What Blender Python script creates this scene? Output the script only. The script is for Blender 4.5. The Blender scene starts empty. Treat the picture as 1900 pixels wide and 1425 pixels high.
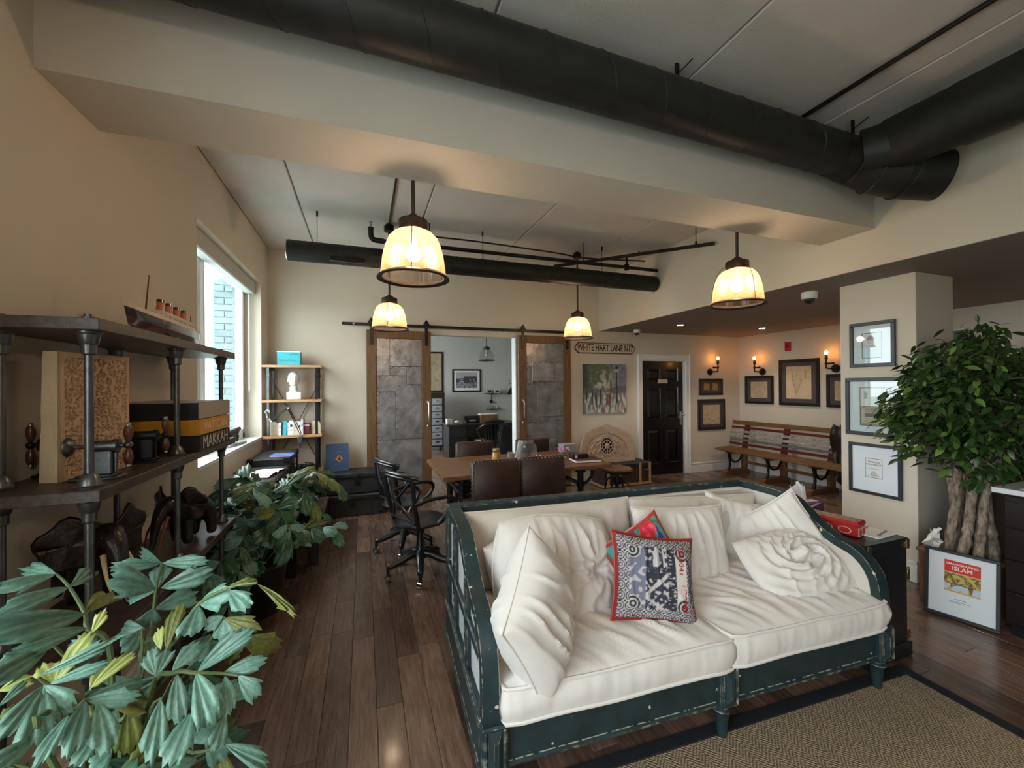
import bpy, bmesh, math, random
from math import sin, cos, pi, radians as R, sqrt, exp
from mathutils import Vector, Matrix, noise, Euler
random.seed(7)
S = bpy.context.scene
COL = S.collection
V = Vector

# ---------------------------------------------------------------- camera, world, light, exposure
cam = bpy.data.objects.new('camera', bpy.data.cameras.new('camera'))
COL.objects.link(cam)
cam.data.sensor_width = 36
cam.data.lens = 761.8 * 36 / 1900
cam.data.clip_start = .02
cam.data.clip_end = 2000
CR = ((0.940492500308077, -0.3397385167293134, -0.007183113171041379), (-0.005564409801487719, 0.005738525094847729, -0.9999680528263377), (0.3397688835191107, 0.9405024240161756, 0.003506595482102494))
mw = Matrix.Identity(4)
for i in range(3):
    mw[i][0] = CR[0][i]; mw[i][1] = -CR[1][i]; mw[i][2] = -CR[2][i]
mw[2][3] = 1.58
cam.matrix_world = mw
S.camera = cam
S.view_settings.view_transform = 'Standard'
S.view_settings.look = 'None'
S.view_settings.gamma = 1
S.view_settings.use_curve_mapping = False
S.view_settings.exposure = 0.46
S.cycles.use_denoising = True
S.cycles.max_bounces = 8
S.cycles.diffuse_bounces = 5
S.cycles.transparent_max_bounces = 10
S.cycles.sample_clamp_indirect = 6
S.cycles.caustics_reflective = False
S.cycles.caustics_refractive = False

W = bpy.data.worlds.new('world'); S.world = W; W.use_nodes = True
bg = W.node_tree.nodes['Background']
bg.inputs['Color'].default_value = (.90, .96, 1.0, 1)      # bright overcast sky
bg.inputs['Strength'].default_value = 8.5

def portal(name, loc, rot, sx, sy):
    l = bpy.data.lights.new(name, 'AREA'); l.shape = 'RECTANGLE'; l.size = sx; l.size_y = sy
    l.cycles.is_portal = True
    o = bpy.data.objects.new(name, l); o.location = loc; o.rotation_euler = rot; COL.objects.link(o)
portal('window_light', (-1.30, 4.47, 1.9), (0, R(-90), 0), 1.8, 1.94)
portal('window_light', (-1.30, -.75, 1.6), (0, R(-90), 0), 1.9, 3.3)
def sky_fill(name, loc, rot, sx, sy, e):
    l = bpy.data.lights.new(name, 'AREA'); l.shape = 'RECTANGLE'; l.size = sx; l.size_y = sy; l.energy = e; l.color = (.90, .96, 1.)
    o = bpy.data.objects.new(name, l); o.location = loc; o.rotation_euler = rot; COL.objects.link(o)
sky_fill('office_fill', (-1.33, 8.6, 1.9), (0, R(-90), 0), 1.8, 2.4, 55)  # added area light to brighten the office, set at its unseen window

# added warm fill light behind the viewer, no lamp is seen there
for (x, y, z, e) in ((.2, -1.2, 2.3, 30),):
    l = bpy.data.lights.new('warm_fill', 'POINT'); l.energy = e; l.color = (1., .78, .58); l.shadow_soft_size = .16
    o = bpy.data.objects.new('warm_fill', l); o.location = (x, y, z); COL.objects.link(o)

# ---------------------------------------------------------------- materials
MATS = {}
def mat(name, col, rough=.5, metal=0., var=.12, vs=6., bump=0., bs=60., stretch=(1, 1, 1), spec=.5, coat=0., rnd=0., trans=0., emit=None, es=0., detail=4., sheen=0., col2=None, attr=False, chip=None, alpha=None, ior=1.45):
    if name in MATS: return MATS[name]
    m = bpy.data.materials.new(name); m.use_nodes = True
    nt = m.node_tree; N = nt.nodes; L = nt.links
    b = N['Principled BSDF']
    def new(t, **k):
        n = N.new(t)
        for a, v in k.items(): setattr(n, a, v)
        return n
    tc = new('ShaderNodeTexCoord'); mp = new('ShaderNodeMapping')
    mp.inputs['Scale'].default_value = stretch
    L.new(tc.outputs['Object'], mp.inputs['Vector'])
    nz = new('ShaderNodeTexNoise'); nz.inputs['Scale'].default_value = vs; nz.inputs['Detail'].default_value = detail
    nz.inputs['Roughness'].default_value = .6
    if rnd:
        oi = new('ShaderNodeObjectInfo')
        ad = new('ShaderNodeVectorMath', operation='ADD')
        cb = new('ShaderNodeCombineXYZ'); mu = new('ShaderNodeMath', operation='MULTIPLY'); mu.inputs[1].default_value = 37.
        L.new(oi.outputs['Random'], mu.inputs[0]); L.new(mu.outputs[0], cb.inputs[0]); L.new(mu.outputs[0], cb.inputs[2])
        L.new(mp.outputs[0], ad.inputs[0]); L.new(cb.outputs[0], ad.inputs[1]); vec = ad.outputs[0]
    else:
        vec = mp.outputs[0]
    L.new(vec, nz.inputs['Vector'])
    if attr:
        at = new('ShaderNodeAttribute', attribute_name='Col')
        out = at.outputs['Color']
    else:
        mx = new('ShaderNodeMix', data_type='RGBA')
        rp = new('ShaderNodeMapRange'); rp.inputs['From Min'].default_value = .3; rp.inputs['From Max'].default_value = .7
        L.new(nz.outputs['Fac'], rp.inputs['Value']); L.new(rp.outputs[0], mx.inputs['Factor'])
        c2 = col2 or tuple(min(1, c * (1 + var)) for c in col)
        c1 = tuple(c * (1 - var) for c in col) if not col2 else col
        mx.inputs['A'].default_value = (*c1, 1); mx.inputs['B'].default_value = (*c2, 1)
        out = mx.outputs['Result']
    if rnd:
        hs = new('ShaderNodeHueSaturation')
        r2 = new('ShaderNodeMapRange'); r2.inputs['To Min'].default_value = 1 - rnd; r2.inputs['To Max'].default_value = 1 + rnd
        L.new(oi.outputs['Random'], r2.inputs['Value']); L.new(r2.outputs[0], hs.inputs['Value']); L.new(out, hs.inputs['Color']); out = hs.outputs[0]
    if chip:   # paint knocked off the edges
        bv = new('ShaderNodeBevel'); bv.samples = 4; bv.inputs['Radius'].default_value = .006
        ge = new('ShaderNodeNewGeometry'); dt = new('ShaderNodeVectorMath', operation='DOT_PRODUCT')
        L.new(bv.outputs[0], dt.inputs[0]); L.new(ge.outputs['Normal'], dt.inputs[1])
        n2 = new('ShaderNodeTexNoise'); n2.inputs['Scale'].default_value = 26; n2.inputs['Detail'].default_value = 5
        L.new(tc.outputs['Object'], n2.inputs['Vector'])
        ed = new('ShaderNodeMapRange'); ed.inputs['From Min'].default_value = .97; ed.inputs['From Max'].default_value = .86
        L.new(dt.outputs['Value'], ed.inputs['Value'])
        pp = new('ShaderNodeMath', operation='MULTIPLY_ADD'); pp.inputs[1].default_value = .24
        L.new(ed.outputs[0], pp.inputs[0]); L.new(n2.outputs['Fac'], pp.inputs[2])
        th = new('ShaderNodeMapRange'); th.inputs['From Min'].default_value = .70; th.inputs['From Max'].default_value = .715
        L.new(pp.outputs[0], th.inputs['Value'])
        m2 = new('ShaderNodeMix', data_type='RGBA'); L.new(th.outputs[0], m2.inputs['Factor']); L.new(out, m2.inputs['A'])
        m2.inputs['B'].default_value = (*chip, 1); out = m2.outputs['Result']
    L.new(out, b.inputs['Base Color'])
    b.inputs['Roughness'].default_value = rough; b.inputs['Metallic'].default_value = metal
    b.inputs['Specular IOR Level'].default_value = spec
    b.inputs['IOR'].default_value = ior
    if coat: b.inputs['Coat Weight'].default_value = coat; b.inputs['Coat Roughness'].default_value = .12
    if trans: b.inputs['Transmission Weight'].default_value = trans
    if sheen: b.inputs['Sheen Weight'].default_value = sheen
    if alpha is not None: b.inputs['Alpha'].default_value = alpha
    if emit: b.inputs['Emission Color'].default_value = (*emit, 1); b.inputs['Emission Strength'].default_value = es
    if bump:
        n3 = new('ShaderNodeTexNoise'); n3.inputs['Scale'].default_value = bs; n3.inputs['Detail'].default_value = 3
        L.new(vec, n3.inputs['Vector'])
        bp = new('ShaderNodeBump'); bp.inputs['Strength'].default_value = bump; bp.inputs['Distance'].default_value = .01
        L.new(n3.outputs['Fac'], bp.inputs['Height']); L.new(bp.outputs[0], b.inputs['Normal'])
    MATS[name] = m
    return m

mat('wall_paint', (.66, .595, .495), .75, var=.02, vs=2, bump=.05, bs=220)
mat('ceiling_paint', (.56, .53, .49), .8, var=.05, vs=3, bump=.18, bs=130)
mat('beam_paint', (.60, .565, .50), .75, var=.03, vs=2.5, bump=.08, bs=160)
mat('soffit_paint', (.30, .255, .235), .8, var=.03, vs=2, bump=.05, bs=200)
mat('office_paint', (.52, .53, .50), .75, var=.02, vs=2)
mat('trim_white', (.80, .80, .79), .4, var=.02)
mat('frame_white', (.82, .85, .84), .35, var=.01)
mat('floor_oak', (.092, .053, .038), .27, var=.5, vs=6, stretch=(9, .9, 1), rnd=.45, bump=.12, bs=22, col2=(.20, .128, .095), coat=.25, spec=.5)
mat('floor_base', (.012, .007, .005), .8)
mat('duct_black', (.018, .020, .020), .5, metal=.25, var=.25, vs=9, bump=.05, bs=30)
mat('pipe_black', (.016, .015, .014), .42, metal=.4, var=.2)
mat('bronze', (.075, .055, .042), .4, metal=.7, var=.2)
mat('iron', (.022, .023, .024), .4, metal=.6, var=.3, vs=20, bump=.08)
mat('pipe_grey', (.13, .14, .145), .34, metal=.85, var=.25, vs=14, bump=.06, bs=90)
mat('steel', (.6, .6, .6), .25, metal=1., var=.05)
mat('chrome', (.8, .8, .8), .12, metal=1., var=.02)
mat('brass', (.45, .32, .14), .35, metal=1., var=.2)
mat('sofa_paint', (.017, .035, .040), .42, var=.25, vs=12, bump=.1, bs=50, chip=(.60, .55, .43))
mat('linen', (.66, .62, .56), .9, var=.035, vs=4, bump=.25, bs=520, sheen=.3)
mat('linen_cushion', (.745, .72, .69), .9, var=.04, vs=5, bump=.22, bs=480, sheen=.3)
mat('linen_grey', (.66, .69, .70), .85, var=.05, vs=5, bump=.2, bs=400)
mat('rug_edge', (.010, .012, .018), .85, var=.3, vs=80, bump=.4, bs=300)
mat('table_wood', (.10, .046, .020), .42, var=.5, vs=5, stretch=(1.2, 10, 10), col2=(.25, .125, .058), bump=.08, bs=40)
mat('pale_wood', (.42, .26, .13), .5, var=.3, vs=5, stretch=(1, 9, 9), bump=.08)
mat('shelf_pine', (.46, .26, .13), .5, var=.25, vs=5, stretch=(1.4, 9, 9), bump=.06)
mat('door_wood', (.10, .047, .018), .55, var=.5, vs=5, stretch=(9, 9, 1), col2=(.20, .098, .042), bump=.15, bs=30)
mat('shelf_wood', (.035, .024, .018), .42, var=.4, vs=6, stretch=(9, 1.2, 9), col2=(.085, .066, .055), bump=.1, bs=30)
mat('zinc', (.27, .265, .275), .38, metal=.6, var=.4, vs=5, bump=.75, bs=11, rnd=.16)
mat('leather', (.040, .019, .014), .45, var=.35, vs=9, bump=.15, bs=90)
mat('black_wood', (.010, .012, .015), .32, var=.3, vs=8, coat=.3)
mat('black_paint', (.006, .006, .007), .22, var=.2, vs=5, coat=.4)
mat('espresso', (.016, .008, .009), .4, var=.3, vs=6, stretch=(6, 1, 1))
mat('trunk_leather', (.022, .024, .028), .48, var=.5, vs=11, bump=.3, bs=35)
mat('trunk_brown', (.055, .028, .020), .5, var=.4, vs=9, bump=.25, bs=35)
mat('stone_tan', (.56, .38, .25), .85, var=.14, vs=9, bump=.5, bs=60)
mat('stone_edge', (.66, .56, .41), .85, var=.12, vs=7, bump=.4, bs=40)
mat('stone_arch', (.46, .335, .245), .85, var=.12, vs=9, bump=.4, bs=60)
mat('plaster', (.82, .82, .80), .6, var=.03)
mat('elephant_wood', (.014, .010, .008), .32, var=.4, vs=14, bump=.3, bs=45)
mat('ivory', (.70, .52, .26), .4, var=.15)
mat('tusk_brown', (.22, .075, .03), .35, var=.2)
mat('leaf_teal', (.078, .195, .145), .36, var=.28, vs=9, rnd=.25, bump=.1, bs=30, col2=(.18, .335, .27))
mat('leaf_olive', (.085, .11, .022), .4, var=.3, vs=9, rnd=.2, col2=(.19, .21, .05))
mat('leaf_lime', (.42, .50, .16), .42, var=.15, vs=9, rnd=.1)
mat('leaf_dark', (.022, .075, .040), .33, var=.3, vs=9, rnd=.3, bump=.1, bs=30, col2=(.06, .15, .085))
mat('ficus_leaf', (.020, .055, .013), .33, var=.3, vs=30, rnd=.35, col2=(.055, .115, .028))
mat('ficus_light', (.12, .21, .04), .35, var=.2, vs=30, rnd=.2)
mat('bark', (.07, .048, .033), .85, var=.5, vs=26, stretch=(1.6, 1.6, .7), col2=(.40, .33, .25), bump=1., bs=45, detail=6)
mat('stem_green', (.10, .15, .06), .5, var=.2)
mat('soil', (.03, .02, .014), .95, var=.4, vs=40, bump=.5)
mat('moss', (.16, .115, .06), .95, var=.4, vs=40, bump=.8, bs=60)
mat('planter_wood', (.20, .10, .058), .5, var=.35, vs=6, stretch=(7, 7, 1), bump=.1)
mat('paper', (.80, .80, .79), .7, var=.02)
mat('mat_board', (.74, .80, .86), .55, var=.01)
mat('frame_dark', (.030, .034, .040), .35, var=.2)
mat('frame_brown', (.026, .016, .013), .38, var=.3)
mat('mat_dark', (.075, .060, .055), .7, var=.1)
mat('frame_black', (.013, .013, .012), .38, var=.2)
mat('map_tan', (.50, .39, .27), .7, var=.14, vs=5)
mat('ink_brown', (.30, .215, .14), .8, var=.1)
mat('ink', (.02, .02, .025), .7, var=.05)
mat('white_ink', (.85, .83, .78), .6, var=.02)
mat('red', (.42, .018, .022), .45, var=.1)
mat('red_tin', (.48, .03, .03), .3, var=.12, metal=.2)
mat('cream', (.66, .58, .42), .5, var=.1)
mat('print', (1, 1, 1), .62, attr=True)
mat('print_cloth', (1, 1, 1), .85, attr=True, bump=.15, bs=400)
mat('print_gloss', (1, 1, 1), .35, attr=True)
mat('yellow_box', (.60, .29, .012), .5, var=.05)
mat('black_cloth', (.012, .012, .016), .6, var=.2)
mat('greige', (.40, .35, .32), .6, var=.05)
mat('gold', (.55, .36, .10), .4, metal=.6, var=.1)
mat('turquoise', (.04, .44, .54), .5, var=.15, vs=5)
mat('blue_book', (.055, .095, .20), .55, var=.1)
mat('blue_bright', (.10, .18, .60), .5, var=.1)
mat('maroon', (.12, .02, .028), .5, var=.15)
mat('grip_wood', (.085, .028, .020), .35, var=.25, coat=.3)
mat('plastic_white', (.80, .80, .78), .35, var=.02)
mat('plastic_black', (.015, .015, .017), .3, var=.1)
mat('exit_red', (.55, .02, .03), .4, var=.05)
mat('hull_black', (.012, .012, .02), .12, var=.2, coat=.6)
mat('hull_red', (.075, .014, .012), .12, var=.2, coat=.6)
mat('ship_white', (.62, .52, .42), .4, var=.15, vs=40)
mat('funnel', (.48, .13, .05), .35, var=.1)
mat('candle', (.78, .36, .05), .4, var=.1, spec=.6)
mat('flower_pink', (.62, .26, .45), .7, var=.3, vs=60)
mat('bench_oak', (.19, .093, .036), .5, var=.4, vs=6, stretch=(10, 1, 10), bump=.1)
mat('bench_red', (.13, .018, .018), .5, var=.25, vs=8)
mat('bench_peel', (.06, .055, .055), .7, var=.3, vs=18, stretch=(4, 1, 4), col2=(.72, .70, .64), detail=6)
mat('bench_grey', (.16, .165, .165), .6, var=.3, vs=8)
mat('brick_blue', (.17, .235, .26), .85, var=.15, rnd=.15, bump=.2)
mat('mortar', (.30, .36, .38), .9)
mat('drawer_grey', (.36, .39, .42), .4, metal=.3, var=.1)
mat('blind', (.52, .53, .51), .6, var=.03)
mat('concrete_far', (.40, .46, .45), .9, var=.2, vs=.3)
mat('tree_far', (.16, .24, .22), .9, var=.3, vs=.4)
mat('quartz', (.74, .76, .78), .25, var=.03)
mat('hearth_stone', (.12, .125, .12), .7, var=.3, vs=5, bump=.3)
mat('tissue', (.86, .85, .84), .85, var=.02)
mat('grey_cloth', (.25, .26, .30), .6, var=.1)

def special(name, build):
    m = bpy.data.materials.new(name); m.use_nodes = True
    nt = m.node_tree; N = nt.nodes; N.clear(); build(N, nt.links); MATS[name] = m
def facing(N, L, top, lo=.04):      # thin-sheet reflectance: low head-on, rising at grazing angles
    lw = N.new('ShaderNodeLayerWeight'); lw.inputs['Blend'].default_value = .5
    pw = N.new('ShaderNodeMath'); pw.operation = 'POWER'; pw.inputs[1].default_value = 4.; L.new(lw.outputs['Facing'], pw.inputs[0])
    ma = N.new('ShaderNodeMath'); ma.operation = 'MULTIPLY_ADD'; ma.inputs[1].default_value = top; ma.inputs[2].default_value = lo; L.new(pw.outputs[0], ma.inputs[0])
    return ma.outputs[0]
def _glass(N, L):
    o = N.new('ShaderNodeOutputMaterial'); mx = N.new('ShaderNodeMixShader'); t = N.new('ShaderNodeBsdfTransparent'); g = N.new('ShaderNodeBsdfGlossy')
    g.inputs['Roughness'].default_value = .02; fr = facing(N, L, .22)
    t.inputs['Color'].default_value = (.96, .985, .98, 1)
    L.new(fr, mx.inputs[0]); L.new(t.outputs[0], mx.inputs[1]); L.new(g.outputs[0], mx.inputs[2]); L.new(mx.outputs[0], o.inputs[0])
special('glass', _glass)
def _ribbed(c, tr, fac):
    def f(N, L):
        o = N.new('ShaderNodeOutputMaterial'); mx = N.new('ShaderNodeMixShader'); m2 = N.new('ShaderNodeMixShader')
        t = N.new('ShaderNodeBsdfTransparent'); t.inputs['Color'].default_value = (*tr, 1)
        g = N.new('ShaderNodeBsdfGlossy'); g.inputs['Roughness'].default_value = .15
        l = N.new('ShaderNodeBsdfTranslucent'); l.inputs['Color'].default_value = (*c, 1)
        fr = facing(N, L, .35)
        mx.inputs[0].default_value = fac
        L.new(t.outputs[0], mx.inputs[1]); L.new(l.outputs[0], mx.inputs[2])
        L.new(fr, m2.inputs[0]); L.new(mx.outputs[0], m2.inputs[1]); L.new(g.outputs[0], m2.inputs[2]); L.new(m2.outputs[0], o.inputs[0])
    return f
special('shade_glass', _ribbed((.50, .29, .16), (.95, .90, .84), .5))
special('shade_clear', _ribbed((.7, .7, .7), (.86, .87, .88), .25))
special('jar_glass', _ribbed((.7, .75, .8), (.80, .83, .87), .15))
def _jute(N, L):
    o = N.new('ShaderNodeOutputMaterial'); b = N.new('ShaderNodeBsdfPrincipled'); L.new(b.outputs[0], o.inputs[0])
    b.inputs['Roughness'].default_value = .9
    tc = N.new('ShaderNodeTexCoord'); sp = N.new('ShaderNodeSeparateXYZ'); L.new(tc.outputs['Object'], sp.inputs[0])
    def ma(op, a, b_=None, c=None):
        n = N.new('ShaderNodeMath'); n.operation = op
        for i, x in enumerate((a, b_, c)):
            if x is None: continue
            if isinstance(x, (int, float)): n.inputs[i].default_value = x
            else: L.new(x, n.inputs[i])
        return n.outputs[0]
    zig = ma('PINGPONG', sp.outputs[0], .045)                    # herringbone bands
    ph = ma('ADD', ma('MULTIPLY', sp.outputs[1], 1.), zig)
    wv = ma('SINE', ma('MULTIPLY', ph, 2 * pi / .017))
    nz = N.new('ShaderNodeTexNoise'); nz.inputs['Scale'].default_value = 150; nz.inputs['Detail'].default_value = 2; L.new(tc.outputs['Object'], nz.inputs['Vector'])
    h = ma('ADD', ma('MULTIPLY', wv, .32), ma('MULTIPLY', nz.outputs[0], 1.5))
    cr = N.new('ShaderNodeValToRGB'); L.new(ma('MULTIPLY', h, .62), cr.inputs[0])
    cr.color_ramp.elements[0].position = .12; cr.color_ramp.elements[0].color = (.115, .078, .042, 1)
    cr.color_ramp.elements[1].position = .82; cr.color_ramp.elements[1].color = (.50, .40, .27, 1)
    L.new(cr.outputs[0], b.inputs['Base Color'])
    bp = N.new('ShaderNodeBump'); bp.inputs['Strength'].default_value = .8; bp.inputs['Distance'].default_value = .006; L.new(h, bp.inputs['Height']); L.new(bp.outputs[0], b.inputs['Normal'])
special('jute', _jute)
def _emit(c, s):
    def f(N, L):
        o = N.new('ShaderNodeOutputMaterial'); e = N.new('ShaderNodeEmission'); e.inputs[0].default_value = (*c, 1); e.inputs[1].default_value = s; L.new(e.outputs[0], o.inputs[0])
    return f
special('bulb_warm', _emit((1., .73, .48), 150.))
special('bulb_amber', _emit((1., .36, .07), 32.))
special('downlight', _emit((1., .86, .68), 40.))

# ---------------------------------------------------------------- mesh builder
INV = {}
class MB:
    def __init__(s, M=None):
        s.v = []; s.f = []; s.M = M or Matrix.Identity(4); s.c = None
    def add(s, vs, fs, M=None):
        T = s.M @ M if M else s.M
        b = len(s.v)
        s.v += [T @ V(p) for p in vs]
        s.f += [tuple(i + b for i in f) for f in fs]
        return s
    def box(s, x0, y0, z0, x1, y1, z1, bev=0, M=None):
        if x0 > x1: x0, x1 = x1, x0
        if y0 > y1: y0, y1 = y1, y0
        if z0 > z1: z0, z1 = z1, z0
        if not bev:
            vs = [(x, y, z) for x in (x0, x1) for y in (y0, y1) for z in (z0, z1)]
            return s.add(vs, [(0, 1, 3, 2), (4, 6, 7, 5), (0, 4, 5, 1), (2, 3, 7, 6), (0, 2, 6, 4), (1, 5, 7, 3)], M)
        b = min(bev, (x1 - x0) / 2.01, (y1 - y0) / 2.01, (z1 - z0) / 2.01)
        lo = (x0, y0, z0); hi = (x1, y1, z1); vs = []; ix = {}
        for cx in (0, 1):
            for cy in (0, 1):
                for cz in (0, 1):
                    c = (cx, cy, cz)
                    for a in range(3):
                        p = [hi[k] if c[k] else lo[k] for k in range(3)]
                        for k in range(3):
                            if k != a: p[k] += -b if c[k] else b
                        ix[c, a] = len(vs); vs.append(tuple(p))
        fs = []
        for a in range(3):
            o = [k for k in range(3) if k != a]
            for sd in (0, 1):
                q = []
                for (i, j) in ((0, 0), (1, 0), (1, 1), (0, 1)):
                    c = [0, 0, 0]; c[a] = sd; c[o[0]] = i; c[o[1]] = j; q.append(ix[tuple(c), a])
                fs.append(tuple(q))
        for a in range(3):
            o = [k for k in range(3) if k != a]
            for i in (0, 1):
                for j in (0, 1):
                    c0 = [0, 0, 0]; c0[o[0]] = i; c0[o[1]] = j; c1 = list(c0); c1[a] = 1
                    c0 = tuple(c0); c1 = tuple(c1)
                    fs.append((ix[c0, o[0]], ix[c1, o[0]], ix[c1, o[1]], ix[c0, o[1]]))
        for cx in (0, 1):
            for cy in (0, 1):
                for cz in (0, 1):
                    c = (cx, cy, cz); fs.append((ix[c, 0], ix[c, 1], ix[c, 2]))
        return s.add(vs, fs, M)
    def cyl(s, p, q, r, n=12, r2=None, caps=True):
        p = V(p); q = V(q); d = q - p
        if d.length < 1e-7: return s
        a = d.normalized().orthogonal().normalized(); b = d.normalized().cross(a)
        r2 = r if r2 is None else r2
        vs = []
        for c, rr in ((p, r), (q, r2)):
            for i in range(n):
                t = 2 * pi * i / n; vs.append(c + a * (rr * cos(t)) + b * (rr * sin(t)))
        fs = [(i, (i + 1) % n, n + (i + 1) % n, n + i) for i in range(n)]
        if caps: fs += [tuple(range(n - 1, -1, -1)), tuple(range(n, 2 * n))]
        return s.add(vs, fs)
    def tube(s, pts, r, n=8, closed=False, caps=True, flat=None):
        pts = [V(p) for p in pts]; k = len(pts)
        rs = r if isinstance(r, (list, tuple)) else [r] * k
        vs = []; up = None
        for i, p in enumerate(pts):
            if closed: d = pts[(i + 1) % k] - pts[i - 1]
            else: d = pts[min(i + 1, k - 1)] - pts[max(i - 1, 0)]
            d = d.normalized() if d.length > 1e-9 else V((0, 0, 1))
            if up is None: up = d.orthogonal().normalized()
            a = (up - d * up.dot(d))
            a = a.normalized() if a.length > 1e-6 else d.orthogonal().normalized()
            up = a; b = d.cross(a)
            for j in range(n):
                t = 2 * pi * j / n; vs.append(p + a * (rs[i] * cos(t)) + b * (rs[i] * sin(t)))
        fs = []
        for i in range(k if closed else k - 1):
            for j in range(n):
                i2 = (i + 1) % k
                fs.append((i * n + j, i * n + (j + 1) % n, i2 * n + (j + 1) % n, i2 * n + j))
        if caps and not closed: fs += [tuple(range(n - 1, -1, -1)), tuple(range((k - 1) * n, k * n))]
        return s.add(vs, fs)
    def lathe(s, prof, c=(0, 0, 0), n=20, M=None, rib=0):
        vs = []; k = len(prof)
        for r, z in prof:
            for i in range(n):
                t = 2 * pi * i / n; rr = r * (1 + (rib if i % 2 else 0)); vs.append((c[0] + rr * cos(t), c[1] + rr * sin(t), c[2] + z))
        fs = [(a * n + i, a * n + (i + 1) % n, (a + 1) * n + (i + 1) % n, (a + 1) * n + i) for a in range(k - 1) for i in range(n)]
        if prof[0][0] > 1e-6: fs.append(tuple(range(n - 1, -1, -1)))
        if prof[-1][0] > 1e-6: fs.append(tuple(range((k - 1) * n, k * n)))
        return s.add(vs, fs, M)
    def shell(s, prof, c=(0, 0, 0), n=20, rib=0):     # open lathe, no caps
        vs = []; k = len(prof)
        for r, z in prof:
            for i in range(n):
                t = 2 * pi * i / n; rr = r * (1 + (rib if i % 2 else 0)); vs.append((c[0] + rr * cos(t), c[1] + rr * sin(t), c[2] + z))
        return s.add(vs, [(a * n + i, a * n + (i + 1) % n, (a + 1) * n + (i + 1) % n, (a + 1) * n + i) for a in range(k - 1) for i in range(n)])
    def ball(s, c, r, n=12, sc=(1, 1, 1), M=None):
        m = n // 2
        prof = [(sin(pi * i / m), -cos(pi * i / m)) for i in range(m + 1)]
        vs = []; fs = []
        for a, z in prof:
            for i in range(n):
                t = 2 * pi * i / n; vs.append((c[0] + r * sc[0] * a * cos(t), c[1] + r * sc[1] * a * sin(t), c[2] + r * sc[2] * z))
        fs = [(a * n + i, a * n + (i + 1) % n, (a + 1) * n + (i + 1) % n, (a + 1) * n + i) for a in range(m) for i in range(n)]
        return s.add(vs, fs, M)
    def torus(s, c, Rr, r, n=32, m=8, M=None, zs=1.):
        vs = []; 
        for i in range(n):
            t = 2 * pi * i / n
            for j in range(m):
                u = 2 * pi * j / m; vs.append((c[0] + (Rr + r * cos(u)) * cos(t), c[1] + (Rr + r * cos(u)) * sin(t), c[2] + r * zs * sin(u)))
        return s.add(vs, [(i * m + j, ((i + 1) % n) * m + j, ((i + 1) % n) * m + (j + 1) % m, i * m + (j + 1) % m) for i in range(n) for j in range(m)], M)
    def prism(s, poly, t0, t1, axis='y', M=None):      # poly in the two other axes
        def P(a, b, t):
            return (a, t, b) if axis == 'y' else ((t, a, b) if axis == 'x' else (a, b, t))
        n = len(poly)
        vs = [P(a, b, t0) for a, b in poly] + [P(a, b, t1) for a, b in poly]
        return s.add(vs, [tuple(range(n)), tuple(range(2 * n - 1, n - 1, -1))] + [(i, (i + 1) % n, n + (i + 1) % n, n + i) for i in range(n)], M)
    def text(s, txt, size, M, depth=.001, al='CENTER', sx=1., bold=0.):
        c = bpy.data.curves.new('t', 'FONT'); c.body = txt; c.size = size; c.align_x = al; c.align_y = 'CENTER'; c.extrude = depth; c.resolution_u = 2; c.offset = bold
        o = bpy.data.objects.new('t', c); COL.objects.link(o)
        me = bpy.data.meshes.new_from_object(o)
        s.add([(v.co.x * sx, v.co.y, v.co.z) for v in me.vertices], [tuple(p.vertices) for p in me.polygons], M)
        bpy.data.objects.remove(o); bpy.data.curves.remove(c); bpy.data.meshes.remove(me)
        return s
    def build(s, name, m, parent=None, label=None, smooth=40, world=False, kind=None, cols=None):
        me = bpy.data.meshes.new(name)
        vs = s.v
        if world and parent is not None:
            iv = INV[parent.name]; vs = [iv @ p for p in vs]
        me.from_pydata([tuple(p) for p in vs], [], s.f); 
        bm = bmesh.new(); bm.from_mesh(me); bmesh.ops.recalc_face_normals(bm, faces=bm.faces); bm.to_mesh(me); bm.free()
        if cols is not None:
            a = me.color_attributes.new('Col', 'FLOAT_COLOR', 'POINT')
            a.data.foreach_set('color', [x for c in cols for x in (*c, 1.)])
        me.update()
        if smooth:
            me.shade_smooth(); me.set_sharp_from_angle(angle=R(smooth))
        me.materials.append(MATS[m])
        o = bpy.data.objects.new(name, me); COL.objects.link(o)
        if parent is not None: o.parent = parent
        if label: o['label'] = label
        if kind: o['kind'] = kind
        return o

def thing(name, label, cat, loc=(0, 0, 0), rz=0., group=None, rot=None):
    o = bpy.data.objects.new(name, None); COL.objects.link(o)
    o.location = loc; o.rotation_euler = rot or (0, 0, rz)
    o['label'] = label; o['category'] = cat
    if group: o['group'] = group
    o.empty_display_size = .05
    e = o.rotation_euler.to_matrix().to_4x4()
    INV[o.name] = (Matrix.Translation(loc) @ e).inverted()
    return o
def tag(o, label, cat, group=None):
    o['label'] = label; o['category'] = cat
    if group: o['group'] = group
    return o
def struct(o): o['kind'] = 'structure'; return o
def copy_tree(o, loc, rz=None, label=None, parent=None):
    c = o.copy(); COL.objects.link(c)
    if parent is None:
        c.location = loc
        if rz is not None: c.rotation_euler = (0, 0, rz)
        if label: c['label'] = label
    else: c.parent = parent
    for ch in list(o.children): copy_tree(ch, None, None, None, c)
    return c
def T(x, y, z): return Matrix.Translation((x, y, z))
def RX(a): return Matrix.Rotation(R(a), 4, 'X')
def RY(a): return Matrix.Rotation(R(a), 4, 'Y')
def RZ(a): return Matrix.Rotation(R(a), 4, 'Z')
def SC(x, y, z): return Matrix.Diagonal((x, y, z, 1))
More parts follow.
